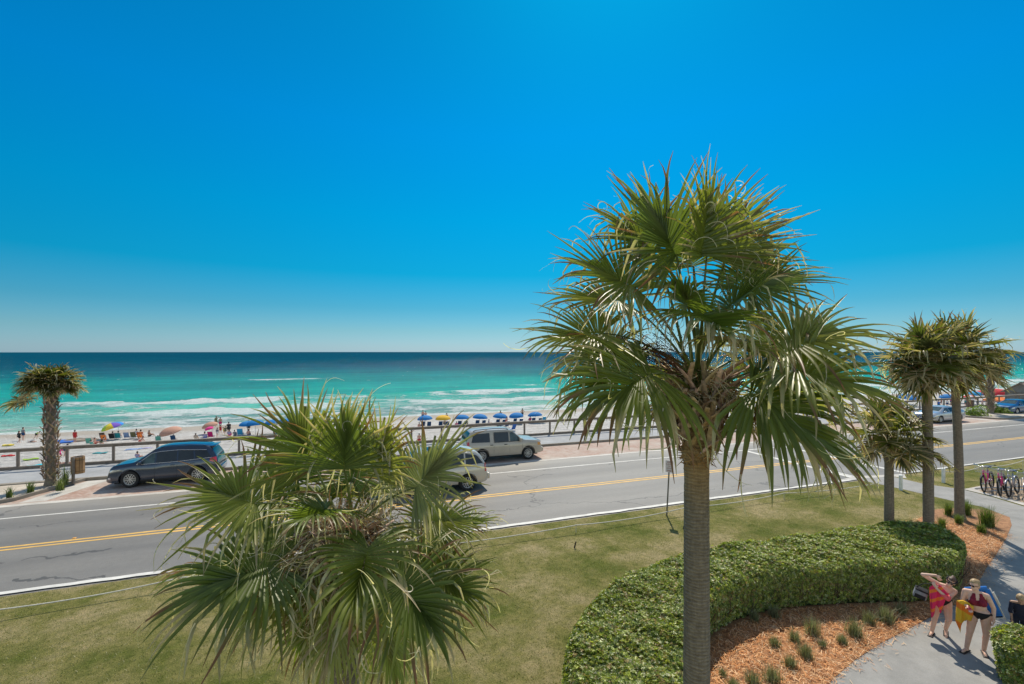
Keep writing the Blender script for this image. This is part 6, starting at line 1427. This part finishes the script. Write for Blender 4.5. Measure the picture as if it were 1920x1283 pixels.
# ---- child at the right edge
J3 = dict(pelvis=(.0, .02, .90), chest=(.0, -.05, 1.15), neck=(.0, -.10, 1.33), head=(-.01, -.17, 1.44), hipL=(.09, .02, .86), hipR=(-.09, .02, .86), knL=(.10, -.06, .48), anL=(.10, .0, .09), toeL=(.10, -.13, .035), knR=(-.10, .02, .48), anR=(-.10, .08, .09), toeR=(-.10, -.04, .035),
          shL=(.16, -.07, 1.28), shR=(-.16, -.07, 1.28), elL=(.20, -.08, 1.03), wrL=(.17, -.18, .84), elR=(-.20, -.08, 1.03), wrR=(-.17, -.17, .82))
W3 = persons_root('blond child in dark navy clothes looking down at the right edge of the path', 1912, 1216, -.6, -.8, .78)
pr, fw, ac, uv = stdbody(J3, .97, False); Wh, Mh_ = head_parts(pr, J3['head'], (-.1, -.8, -.55), (0, 0, 1), 1.15)
hand(pr, J3['wrL'], (0, -.3, -1), (-1, 0, 0), 1, .4, -1); hand(pr, J3['wrR'], (0, -.3, -1), (1, 0, 0), 1, .4, 1)
me = blob(pr, .008, 2); me.name = 'body'; me.materials.append(SK2); o = bpy.data.objects.new('body', me); COL.objects.link(o); o.parent = W3
garment(me, 'shirt', M_NAVY, W3, lambda co: (co[:, 2] > .84) & (co[:, 2] < 1.30-abs(co[:, 0])*.1) & (np.abs(co[:, 0]) < .27) & ~((co[:, 2] < .98) & (np.abs(co[:, 0]) > .165)), .010); garment(me, 'trousers', M_NAVY, W3, lambda co: (co[:, 2] > .34) & (co[:, 2] < .90) & (np.abs(co[:, 0]) < .165), .012)
hair_cap(W3, Wh, Mh_, M_HY, 1.15, tail=[(0, -.09, .03), (0, -.13, -.06)]); sandals(W3, J3, M_SOLE)
# ---------------------------------------------------------------- small figures for the beach, ~60-80 m away
FIG = {}
def J_std(): return dict(pelvis=(0, 0, .92), chest=(0, 0, 1.2), neck=(0, 0, 1.42), head=(0, -.01, 1.56), hipL=(.09, 0, .88), hipR=(-.09, 0, .88), knL=(.10, -.01, .49), anL=(.10, .02, .09), toeL=(.11, -.12, .035), knR=(-.10, -.01, .49), anR=(-.10, .02, .09), toeR=(-.11, -.12, .035),
    shL=(.17, 0, 1.36), shR=(-.17, 0, 1.36), elL=(.23, .02, 1.09), wrL=(.22, -.06, .86), elR=(-.23, .02, 1.09), wrR=(-.22, -.06, .86))
def fig_mesh(kind):
    if kind in FIG: return FIG[kind]
    J = J_std(); look = (0, -1, -.1); up = (0, 0, 1)
    if kind == 'walk': J.update(knL=(.10, -.16, .50), anL=(.10, -.10, .10), toeL=(.10, -.24, .06), anR=(-.10, .22, .14), toeR=(-.10, .10, .04), elL=(.22, .10, 1.1), wrL=(.22, .10, .86), elR=(-.22, -.08, 1.1), wrR=(-.2, -.2, .90))
    if kind == 'akimbo': J.update(elL=(.36, .05, 1.14), wrL=(.17, -.04, .98), elR=(-.36, .05, 1.14), wrR=(-.17, -.04, .98))
    if kind == 'shade': J.update(elR=(-.36, -.04, 1.45), wrR=(-.12, -.12, 1.60))
    if kind == 'bend': J.update(chest=(0, -.22, 1.08), neck=(0, -.38, 1.18), head=(0, -.50, 1.22), shL=(.17, -.33, 1.15), shR=(-.17, -.33, 1.15), elL=(.2, -.40, .90), wrL=(.18, -.5, .70), elR=(-.2, -.38, .90), wrR=(-.18, -.45, .70), knL=(.1, -.14, .5), anR=(-.1, .3, .16), toeR=(-.1, .18, .05), knR=(-.1, .08, .5)); look = (0, -1, -.5)
    if kind in ('sit', 'kneel'):
        dz = -.74; J = {k: (v[0], v[1], v[2]+dz) for k, v in J.items()}; J.update(pelvis=(0, 0, .17), hipL=(.09, -.02, .14), hipR=(-.09, -.02, .14), knL=(.13, -.42, .36), knR=(-.13, -.42, .36), anL=(.12, -.72, .09), anR=(-.12, -.72, .09), toeL=(.12, -.85, .10), toeR=(-.12, -.85, .10), chest=(0, .06, .44), neck=(0, .04, .66), head=(0, .01, .80), shL=(.17, .05, .60), shR=(-.17, .05, .60), elL=(.24, .0, .36), elR=(-.24, .0, .36), wrL=(.2, -.25, .36), wrR=(-.2, -.25, .36))
    if kind == 'kneel': J.update(pelvis=(0, .1, .42), hipL=(.09, .08, .40), hipR=(-.09, .08, .40), knL=(.12, -.16, .08), knR=(-.12, -.16, .08), anL=(.12, .25, .08), anR=(-.12, .25, .08), toeL=(.12, .36, .05), toeR=(-.12, .36, .05), chest=(0, -.08, .64), neck=(0, -.2, .80), head=(0, -.28, .92), shL=(.17, -.16, .76), shR=(-.17, -.16, .76), elL=(.2, -.3, .5), elR=(-.2, -.3, .5), wrL=(.12, -.45, .36), wrR=(-.12, -.45, .36))
    if kind == 'lie': J = {k: (v[0], v[2]-.9, .13+(-v[1] if 'toe' not in k else .05)) for k, v in J.items()}; J['fwd'] = (0, 0, 1); J.update(elL=(.26, .2, .07), wrL=(.24, -.05, .06), elR=(-.26, .2, .07), wrR=(-.24, -.05, .06)); look = (0, 0, 1); up = (0, 1, 0)
    pr, fw, ac, uv = stdbody(J, 1, False); Wh, Mh_ = head_parts(pr, J['head'], look, up)
    for a in 'LR':
        e, w = Vector(J['el'+a]), Vector(J['wr'+a]); d = (w-e).normalized(); pr.append((w, w+d*.09, .026, .030)); sd = d.cross(Vector((0, 1, .1))).normalized()
        for q in (-.024, -.008, .008, .024): pr.append((w+d*.08+sd*q, w+d*(.175-abs(q))+sd*q*1.3, .011, .009))
        pr.append((w+d*.03+sd*.02, w+d*.08+sd*.055, .013, .010))
    me = blob(pr, .017, 1); me.materials.append(SK1)
    pel = np.array(J['pelvis']); chs = np.array(J['chest']); nk = np.array(J['neck']); sp = (chs-pel); sp = sp/np.linalg.norm(sp); hips = (np.array(J['hipL'])+np.array(J['hipR']))/2; kn = (np.array(J['knL'])+np.array(J['knR']))/2
    def shirt(co):
        l = (co-pel)@sp; q = np.linalg.norm((co-pel)-l[:, None]*sp, axis=1); mx = np.linalg.norm(nk-pel)-.06; return (l > -.02) & (l < mx) & (q < .24)
    def shorts(co):
        r_ = np.zeros(len(co), bool)
        for a in 'LR': dd, t = seglerp(co, J['hip'+a], J['kn'+a]); r_ |= (dd < .125) & (t < .58)
        l = (co-pel)@sp; return (r_ & (l < .12)) | ((l > -.1) & (l < .08) & (np.linalg.norm(co-pel, axis=1) < .22))
    def cut(nm, keep, off):
        o = garment(me, nm, M_NAVY, None, keep, off); m_ = o.data; bpy.data.objects.remove(o); return m_
    hp = root('tmp', 'x', 'x'); ho = hair_cap(hp, Wh, Mh_, M_HD, 1.06); hm = ho.data; bpy.data.objects.remove(ho)
    ho = hair_cap(hp, Wh, Mh_, M_HD, 1.06, tail=[(0, -.08, 0), (0, -.09, -.10), (0, -.07, -.2)]); hl_ = ho.data; bpy.data.objects.remove(ho); bpy.data.objects.remove(hp)
    FIG[kind] = (me, cut('shirt', shirt, .018), cut('shorts', shorts, .02), hm, hl_); return FIG[kind]
def figure(label, kind, loc, rz, skin=SK1, shirt=None, shorts=None, hair=M_HD, s=1.0, long_=False, group='people on the beach'):
    me, ms, mh, hm, hl_ = fig_mesh(kind); rt = root('person', label, 'person', loc, rz, group); rt.scale = (s, s, s)
    for nm, m_, mt in (('body', me, skin), ('shirt', ms, shirt), ('shorts', mh, shorts), ('hair', hl_ if long_ else hm, hair)):
        if mt is None: continue
        o = bpy.data.objects.new(nm, m_); COL.objects.link(o); o.parent = rt
        if not m_.materials: m_.materials.append(mt)
        o.material_slots[0].link = 'OBJECT'; o.material_slots[0].material = mt
    return rt
# ================================================================ the beach
def B(px, py):
    z = -5.4
    for _ in range(6):
        p = P(px, py, z); z = zbeach(p.y)+.05
    return P(px, py, z)
C_ = cloth
BL = C_('umbrella_blue', (.0, .17, .46)); YE = C_('umbrella_yellow', (.72, .42, .03)); TN = C_('umbrella_tan', (.50, .27, .19)); PK = C_('umbrella_pink', (.75, .04, .25)); RDU = C_('umbrella_red', (.60, .03, .04)); GRU = C_('umbrella_green', (.04, .30, .14))
NV = C_('chair_navy', (.012, .06, .16)); TEAL = C_('teal', (.02, .30, .33)); SKY_ = C_('light_blue', (.03, .30, .55)); GRY = C_('grey', (.20, .21, .23)); BRN = C_('brown', (.12, .08, .05)); ORG = C_('orange', (.80, .20, .03)); MAG = C_('magenta', (.55, .01, .16)); RED = C_('red', (.55, .03, .03)); GRN = C_('lime', (.35, .55, .05)); WHT = C_('white', (.72, .72, .70)); BLU = C_('blue', (.02, .12, .45)); LIL = C_('lilac', (.35, .33, .50)); CYA = C_('cyan', (.02, .45, .55)); DRK = C_('charcoal', (.025, .03, .03)); YEL = C_('yellow', (.70, .55, .10)); OLI = C_('olive', (.16, .17, .08)); SEAF = C_('seafoam', (.15, .48, .38)); CRM = C_('cream', (.55, .45, .35))
CSTR = stripes('striped_blue_cloth', (.03, .18, .50), (.65, .68, .70), 50, R(90)); OSTR = stripes('striped_orange_cloth', (.80, .18, .03), (.20, .05, .02), 45, 0); M_POLE = mat('white_pole', (.6, .6, .58), .4, bmp=0); M_FR = mat('beach_chair_frame', (.45, .45, .45), .35, metal=.6, bmp=0)
def umbrella(label, px, py, rad, top, m, tilt=(0, 0), group='blue umbrellas in the beach rental row', mats=None, zoff=0):
    p = B(px, py); rt = root('beach_umbrella', label, 'umbrella', (p.x, p.y, p.z), YAW*-1, group)
    mb = MB(); mb.tube([(0, 0, -.2), (0, 0, top)], .022, 6); mb.build('pole', M_POLE, rt)
    n = 8; V = []; Fq = []; mi = []; K = 5
    for j in range(K+1):
        f = j/K; r_ = rad*math.sin(f*R(72))/math.sin(R(72)); z = top+.05-rad*.46*(1-math.cos(f*R(72)))/(1-math.cos(R(72)))
        for k in range(n*3):
            a = 2*math.pi*k/(n*3); sc = 1-.035*f*(1 if k % 3 else -0)*f; V.append((r_*math.cos(a)*sc, r_*math.sin(a)*sc, z+.03*f*f*(0 if k % 3 else 0)+(.035*f if k % 3 else 0)*f))
    for k in range(n*3):                                        # short valance
        a = 2*math.pi*k/(n*3); V.append((rad*.99*math.cos(a), rad*.99*math.sin(a), top+.05-rad*.46-.11))
    m_ = n*3
    for j in range(K+1):
        for k in range(m_): Fq.append((j*m_+k, j*m_+(k+1) % m_, (j+1)*m_+(k+1) % m_, (j+1)*m_+k)); mi.append((k//3) % (len(mats) if mats else 1))
    c = obj('canopy', V, Fq, m, rt, False, mats=mats, midx=mi if mats else None)
    sol = c.modifiers.new('s', 'SOLIDIFY'); sol.thickness = .006
    c.rotation_euler = (tilt[0], tilt[1], 0); mb = MB()
    for k in range(n): a = 2*math.pi*k/n; mb.tube([(0, 0, top-.45), (rad*.6*math.cos(a), rad*.6*math.sin(a), top-.12)], .008, 4, False)
    rb = mb.build('ribs', M_POLE, rt); rb.rotation_euler = c.rotation_euler; return rt
def mk_chair():
    rt = root('beach_chair', 'x', 'beach chair'); mb = MB()
    for y in (-.28, .28): mb.tube([(y, .28, 0), (y, -.05, .32), (y, -.30, .30), (y, -.42, 0)], .014, 5); mb.tube([(y, -.38, .22), (y, .12, .18), (y, .52, .92)], .014, 5)
    mb.tube([(-.28, .52, .92), (.28, .52, .92)], .014, 5); mb.tube([(-.28, -.38, .22), (.28, -.38, .22)], .014, 5); mb.build('frame', M_FR, rt)
    mb = MB(); mb.box((0, -.13, .205), (.54, .52, .02), bev=.004); mb.build('seat', NV, rt)
    mb = MB(); M = Matrix.Translation((0, .32, .56)) @ Matrix.Rotation(R(-28), 4, 'X'); mb.box((0, 0, 0), (.54, .02, .84), M, bev=.004); mb.build('backrest', NV, rt)
    mb = MB()
    for y in (-.30, .30): mb.box((y, -.08, .40), (.05, .42, .025))
    mb.build('armrests', M_FR, rt); return rt
CH0 = mk_chair(); _first = [True]
def chair(label, px, py, m, rz=0, group='beach chairs on the sand', s=1.0):
    p = B(px, py)
    if _first[0]: c = CH0; _first[0] = False; c['group'] = group
    else: c = copy_tree(CH0)
    c.location = p; c.rotation_euler = (0, 0, math.pi+rz); c.scale = (s,)*3; c['label'] = label; c['group'] = group
    for q in c.children:
        if q.name.split('.')[0] in ('seat', 'backrest'): q.material_slots[0].link = 'OBJECT'; q.material_slots[0].material = m
    return c
# chairs face the water (+y): their backs are what the street sees
PI = math.pi
def prs(label, kind, px, py, rz, s=1.0, dz=0, **k):
    p = B(px, py); p.z += dz; return figure(label, kind, p, rz, s=s, **k)
SEA_ = PI                                                       # facing the water
# --- left part of the beach
prs('woman with long dark hair in dark clothes walking at the left, near the water', 'walk', 36, 831, PI-.6, shirt=DRK, shorts=BLACK_ if 'BLACK_' in globals() else M_BLACKC, long_=True, hair=M_HB, s=.98)
prs('man in a grey blue shirt beside the dark haired woman at the left', 'stand', 43.5, 826, PI-.5, shirt=GRY, shorts=NV, s=1.08)
prs('child in a lime shirt running by the shore left of the booted palm', 'bend', 68, 823.5, PI/2, shirt=GRN, shorts=DRK, s=.80)
prs('person in white lying on the sand just behind the running child', 'lie', 60, 829, .9, shirt=WHT, shorts=GRY, s=.95)
prs('person in a long red suit standing by the dark sand hole', 'stand', 140.5, 830, PI-.2, shirt=RED, shorts=RED, s=1.0, skin=SK3)
prs('child with pink skin sitting on the sand beside the teal chair', 'sit', 178, 834, PI/2, shorts=RED, skin=SK3, s=1.0)
chair('teal chair at the left end of the seated group', 168, 834, SEAF, .1)
prs('seated person with dark hair leaning behind the teal chair', 'sit', 171, 836, PI, shirt=SEAF, shorts=TEAL, s=.85)
prs('dark haired child crouching beside the orange beach ball chair', 'kneel', 191, 833, PI/2, shirt=DRK, shorts=OLI, s=.9)
for (x, y, m, lb) in [(193.5, 823.5, BRN, 'dark brown chair at the left end of the row under the rainbow umbrella'), (196, 828, ORG, 'bright orange low chair in front of the brown one'), (211, 825, DRK, 'charcoal chair left of the teal shirted person'), (222, 824, TEAL, 'teal blue chair holding the teal shirted person'),
    (238.5, 823, CSTR, 'blue and white striped chair in the row'), (251, 822, OLI, 'olive and blue chair right of the striped one'), (263, 822, OSTR, 'orange chair with a dark stripe at the right end of the row')]: chair(lb, x, y, m, .06, 'row of chairs under the rainbow umbrella', 1.05)
prs('person in a teal shirt seated in the teal blue chair of the row', 'sit', 222, 823.5, PI, shirt=TEAL, shorts=NV, dz=.22)
prs('dark haired person seated in the charcoal chair of the row', 'sit', 211.5, 824.5, PI, shirt=MAG, shorts=NV, dz=.22)
prs('person in an orange striped shirt standing at the end of the chair row', 'kneel', 262, 824, PI, shirt=OSTR, shorts=ORG, s=1.25)
prs('child with bare pink back kneeling below the orange striped shirt', 'kneel', 264, 833, PI/2, skin=SK3, shorts=RED, s=.95)
prs('dark haired head rising between the olive and the orange chair', 'sit', 256, 819, PI, shirt=WHT, shorts=NV, dz=.2)
prs('person with dark hair sitting alone behind the right end of the chair row', 'sit', 280, 819, PI-.5, skin=SK2, shorts=DRK)
prs('person in a dark top seated low beside the pink towel', 'sit', 296, 829.5, PI, shirt=DRK, shorts=RED)
chair('chair with a seafoam seat holding the person in the dark top', 297, 830, SEAF, .2)
prs('person in a lilac plaid shirt seated below the first tan umbrella', 'sit', 325, 828, PI, shirt=LIL, shorts=BLU)
chair('navy chair under the first tan umbrella', 326, 828.5, NV)
prs('person in a cream shirt seated left of the blue plaid one', 'sit', 367, 825, PI, shirt=CRM, shorts=CRM, skin=SK2)
prs('person in a light blue shirt seated beside the magenta chair', 'sit', 384, 823.5, PI, shirt=LIL, shorts=BLU, s=1.15)
chair('magenta chair below the small pink umbrella', 396, 822, MAG, -.1, s=1.1)
prs('slim person in grey bending beside the magenta chair', 'stand', 407.5, 821, PI-.4, shirt=GRY, shorts=WHT, s=.85)
prs('child in a red rash shirt with an arm out by the magenta chair', 'akimbo', 413.5, 814, PI+.3, shirt=RED, shorts=RED, s=.8)
prs('small child in yellow standing right of the one in red', 'walk', 419, 814, PI/2, shirt=YEL, shorts=YEL, s=.62)
prs('small child in olive standing left of the dark shirted man', 'stand', 422.5, 816, PI, shirt=OLI, shorts=OLI, s=.78)
prs('tall man in a charcoal shirt standing behind the seated pair', 'stand', 429, 815, PI, shirt=DRK, shorts=DRK, s=1.12)
prs('person with pink shoulders seated at the feet of the tall man', 'sit', 430, 818, PI, shirt=LIL, shorts=PK, skin=SK3, s=1.1)
prs('person in grey seated right of the pink shouldered one', 'sit', 440, 818, PI, shirt=GRY, shorts=GRY)
chair('bright blue chair at the right of the seated group', 451, 818, SKY_, .0, s=1.25)
prs('woman in a green swimsuit shading her eyes at the water edge', 'shade', 405.5, 800.5, PI+.3, shirt=OLI, shorts=OLI, skin=SK2, long_=True, hair=M_HB, s=1.05)
prs('man in red shorts standing at the water edge', 'stand', 413, 803, PI, skin=SK2, shorts=MAG, s=1.05)
prs('swimmer in a dark shirt diving into the breaking waves', 'bend', 396, 775.5, -PI/2, shirt=DRK, shorts=DRK, s=1.05, dz=.2)
prs('bare backed person seated under the blue umbrellas left of the low palm', 'sit', 466, 818, PI, skin=SK3, shorts=NV, s=1.1)
prs('dark haired person standing behind the blue umbrella by the low palm', 'stand', 466, 812, PI, shirt=DRK, shorts=DRK, s=1.1)
umbrella('rainbow umbrella tilted over the row of chairs', 222, 823, 1.25, 2.35, BL, (R(12), R(-16)), 'single umbrellas on the left beach', [C_('u_blue', (.01, .22, .62)), C_('u_cyan', (.02, .40, .60)), C_('u_pink', (.80, .06, .30)), C_('u_red', (.70, .02, .04)), C_('u_orange', (.85, .28, .02)), C_('u_lime', (.40, .60, .06)), C_('u_yellow', (.8, .6, .05)), C_('u_violet', (.2, .1, .5))])
umbrella('tan umbrella tilted over the lilac plaid shirt', 326, 827, 1.3, 1.9, TN, (R(14), R(-10)), 'single umbrellas on the left beach')
umbrella('smaller tan umbrella near the water edge couple', 399, 813, 1.05, 1.7, TN, (R(10), R(-12)), 'single umbrellas on the left beach')
umbrella('small pink umbrella over the magenta chair', 397, 818, .55, 1.35, PK, (R(8), R(-14)), 'single umbrellas on the left beach')
umbrella('leftmost blue umbrella, half behind the low palm leaves', 464, 815, 1.1, 1.9, BL); umbrella('second blue umbrella from the left behind the low palm leaves', 479, 815, 1.2, 2.1, BL)
for k, x in enumerate((505, 535, 565, 600, 640, 690, 735)): pass
umbrella('blue umbrella seen in gaps of the low palm, left one', 512, 813, 1.2, 2.0, BL); umbrella('blue umbrella seen in gaps of the low palm, right one', 535, 811, 1.2, 2.0, BL)
# things low down behind the railing
def flat(label, px, py, pts, m, name='beach_towel', cat_='towel', h=.04, rz=0, group='towels and floats on the near sand'):
    p = B(px, py); r = np.random.default_rng(int(px*7)); n = 10; V = []; a, b = pts
    for sd in (0, 1):
        for i in range(n+1):
            for j in range(n+1): V.append((a*(i/n-.5)+r.normal(0, .015), b*(j/n-.5)+r.normal(0, .015), .02+sd*h+.03*math.sin(i*.9+px)+.02*math.sin(j*1.3)))
    m1 = (n+1)**2; Fq = []
    for i in range(n):
        for j in range(n):
            q = i*(n+1)+j; Fq.append((q, q+1, q+n+2, q+n+1)); Fq.append((m1+q, m1+q+n+1, m1+q+n+2, m1+q+1))
    for i in range(n):
        for (q, w) in (((i)*(n+1), (i+1)*(n+1)), ((i+1)*(n+1)+n, i*(n+1)+n), (i+1, i), (n*(n+1)+i, n*(n+1)+i+1)): Fq.append((q, w, m1+w, m1+q))
    o = obj(name, V, Fq, m); o.location = p; o.rotation_euler = (0, 0, rz); return tag(o, label, cat_, group)
flat('cyan towel on the sand left of the booted palm', 72, 874, (1.7, 1.3), CYA, rz=.4); flat('pink towel on the sand right of the booted palm', 122, 871, (1.9, 1.1), PK, rz=.2); flat('lime float mat behind the railing at the left', 58, 862, (1.2, .5), GRN, 'float_mat', 'float', .07, .5)
flat('bright blue float mat close to the water by the booted palm', 119, 829, (2.6, 2.2), BLU, 'float_mat', 'float', .12); flat('pale yellow float mat near the left edge', 15, 836, (.9, .6), YEL, 'float_mat', 'float', .14); flat('blue patterned towel behind the hood of the blue SUV', 250, 843, (1.6, .8), CSTR, rz=.1); flat('pale blue towel beside the patterned one', 273, 841, (1.3, .7), LIL, rz=.15)
flat('small teal towel between the fence posts', 188, 850, (1.3, .6), TEAL); flat('pink towel beside the seated dark top', 284, 831, (1.5, .6), PK); flat('red and white towel left of the first fence post', 15, 856, (1.0, .5), RED, h=.12); flat('grey towel under the railing shadow', 246, 831.5, (1.3, .6), GRY)
prs('child with dark hair sitting just behind the hood of the blue SUV', 'sit', 258, 862, PI-.3, shirt=LIL, shorts=RED, skin=SK3, s=1.0)
prs('bare chested boy sitting in the sand right of the blue SUV', 'sit', 466, 858, PI/2+.3, skin=SK3, shorts=WHT, s=1.05)
prs('person in pink half hidden by the booted palm trunk', 'kneel', 111, 856, PI, skin=SK3, shorts=PK, shirt=PK, s=1.0); prs('person in navy bending beside the booted palm trunk', 'bend', 122, 856, PI, shirt=NV, shorts=NV, s=1.0)
prs('person lying on the pink towel right of the booted palm', 'lie', 125, 870, 1.4, skin=SK2, shorts=NV, s=.9); prs('person leaning on the railing side of the sand between the palms', 'stand', 786, 838, PI, skin=SK3, shorts=RED, s=1.0)
# sand dug beside the hole
r = np.random.default_rng(9); M_WETS = m_concrete('damp_sand', (.16, .13, .10), (.30, .25, .20), 1.5)
p = B(151, 826); mb = MB(); bm = bmesh.new(); bmesh.ops.create_icosphere(bm, subdivisions=4, radius=1)
for v in bm.verts: v.co = Vector((v.co.x*2.0, v.co.y*1.2, max(-.05, v.co.z*.28+.06*math.sin(v.co.x*9)*math.cos(v.co.y*7))))
me = bpy.data.meshes.new('sand_heap'); bm.to_mesh(me); bm.free(); me.materials.append(M_WETS); o = bpy.data.objects.new('sand_heap', me); COL.objects.link(o); o.location = p; tag(o, 'low heap of damp dark sand dug up beside the person in red', 'sand heap')
# --- the rental row, right of the low palm
row = [(797.5, 800, BL, 'blue umbrella at the left end of the open row, two swimmers above it'), (831, 799.5, YE, 'the only yellow umbrella of the rental row'), (866.5, 798.5, BL, 'blue umbrella just right of the yellow one'), (899.5, 797, BL, 'blue umbrella above the front of the beige SUV roof'),
       (937, 795.5, BL, 'blue umbrella with a dark figure standing behind it'), (969, 794, BL, 'blue umbrella beside the man with hands on hips'), (1004, 792.5, BL, 'blue umbrella touching the big palm leaves')]
for k, (x, y, m, lb) in enumerate(row):
    g = 'blue umbrellas in the beach rental row' if m is BL else None; umbrella(lb, x, y, 1.22, 1.75, m, (R(random.uniform(-4, 4)), R(random.uniform(-5, 5))), g)
    dsc = ['leftmost blue', 'yellow', 'second blue', 'third blue', 'fourth blue', 'fifth blue', 'sixth blue'][k]
    for s, wd in ((-6, 'left'), (6, 'right')): chair(f'{wd} navy chair under the {dsc} umbrella of the open row', x+s+1, y+1.2, NV, random.uniform(-.12, .12), 'navy rental chairs', 1.05)
prs('bare shouldered swimmer standing left above the first open umbrella', 'stand', 793, 789, PI, skin=SK3, shorts=NV, s=1.1); prs('bare shouldered swimmer standing right above the first open umbrella', 'stand', 798, 789.5, PI, skin=SK3, shorts=RED, s=1.0)
prs('dark haired person behind the yellow umbrella', 'stand', 837.5, 793, PI+.3, shirt=DRK, shorts=DRK, s=1.0); prs('person in a black wetsuit standing behind the fourth blue umbrella', 'stand', 938.5, 791, PI, shirt=DRK, shorts=DRK, s=1.15, long_=True)
prs('man with hands on hips standing in the shallow foam', 'akimbo', 979.5, 785, PI, skin=SK2, shorts=DRK, s=1.1); prs('sunburnt person with arms crossed between two blue umbrellas', 'stand', 950, 799, PI+.2, skin=SK3, shorts=RED, s=.9)
prs('person lying in a lilac towel between two blue umbrellas', 'sit', 917, 796.5, PI/2, shirt=LIL, shorts=LIL, s=.95); prs('seated person with a pink back under the second blue umbrella', 'sit', 856, 801, PI, shirt=MAG, shorts=PK, skin=SK3)
prs('seated person in red left of the leftmost open umbrella', 'sit', 786, 803, PI, skin=SK3, shorts=RED); prs('pale seated person under the yellow umbrella', 'sit', 834, 800, PI, shirt=CRM, shorts=NV, dz=.25); prs('person seated under the sixth blue umbrella by the palm leaves', 'sit', 994, 793.5, PI, shirt=MAG, shorts=NV, dz=.25)
chair('navy chair alone in the sand in front of the beige SUV windscreen', 961, 808, BLU, .3, s=1.25); chair('navy chair half hidden by the beige SUV roof', 949, 802, NV, .2, s=1.2); chair('light blue chair by the palm leaves at the right of the row', 1018, 793, SKY_, .1, s=1.2)
umbrella('blue umbrella glimpsed left of the big palm trunk', 1229, 783, 1.2, 1.75, BL); chair('navy chair glimpsed left of the big palm trunk', 1235, 784, NV, 0, s=1.1)
# --- right of the big palm
for (x, y, m, lb, rd, tp) in [(1716, 762, BL, 'blue umbrella left of the middle walkway palm trunk', 1.6, 2.3), (1698, 758, BL, 'blue umbrella in the low palm leaves at the right', 1.6, 2.3), (1828, 752, SKY_, 'light blue umbrella below the far palm leaves', 1.5, 2.3), (1802, 756, GRU, 'green umbrella between the walkway palm trunks', 1.5, 2.2), (1848, 752, RDU, 'red umbrella left of the beach hut', 2.0, 2.6), (1868, 750, RDU, 'red umbrella touching the beach hut', 2.2, 2.7), (1815, 757, RDU, 'red and white umbrella behind the far planter', 1.6, 2.0), (1776, 757, BL, 'blue umbrella between the two taller trunks', 1.5, 2.1)]:
    umbrella(lb, x, y, rd, tp, m, (R(5), R(-4)), 'umbrellas on the right beach', [m, WHT] if 'white' in lb else None)
def tent(px, py):
    p = B(px, py); rt = root('beach_tent', 'orange canopy tent beside the beach hut', 'tent', p, 0); w = 1.7
    for x in (-w, w):
        for y in (-w, w): mb = MB(); mb.tube([(x, y, 0), (x, y, 2.0)], .03, 6); mb.build('leg', M_POLE, rt)
    V = [(-w, -w, 2), (w, -w, 2), (w, w, 2), (-w, w, 2), (0, 0, 2.75), (-w, -w, 1.7), (w, -w, 1.7), (w, w, 1.7), (-w, w, 1.7)]
    o = obj('canopy', V, [(0, 1, 4), (1, 2, 4), (2, 3, 4), (3, 0, 4), (5, 6, 1, 0), (6, 7, 2, 1), (7, 8, 3, 2), (8, 5, 0, 3)], ORG, rt); o.modifiers.new('s', 'SOLIDIFY').thickness = .01
tent(1872, 768)
for k, (x, y, m, lb) in enumerate([(1765, 761, RED, 'person in red between the taller palm trunks'), (1783, 760, MAG, 'person in magenta behind the pale sedan roof'), (1776, 764, WHT, 'person in white right of the middle palm trunk'), (1810, 763, TEAL, 'person in teal above the far litter bin'), (1833, 764, DRK, 'dark clothed person above the far shrubs'), (1760, 766, BLU, 'person in blue just above the pale sedan'), (1842, 766, CRM, 'cream clothed person left of the far booted palm')]):
    prs(lb, 'stand' if k % 2 else 'walk', x, y, PI+k, shirt=m, shorts=NV if k % 3 else DRK, skin=(SK1, SK2, SK3)[k % 3])
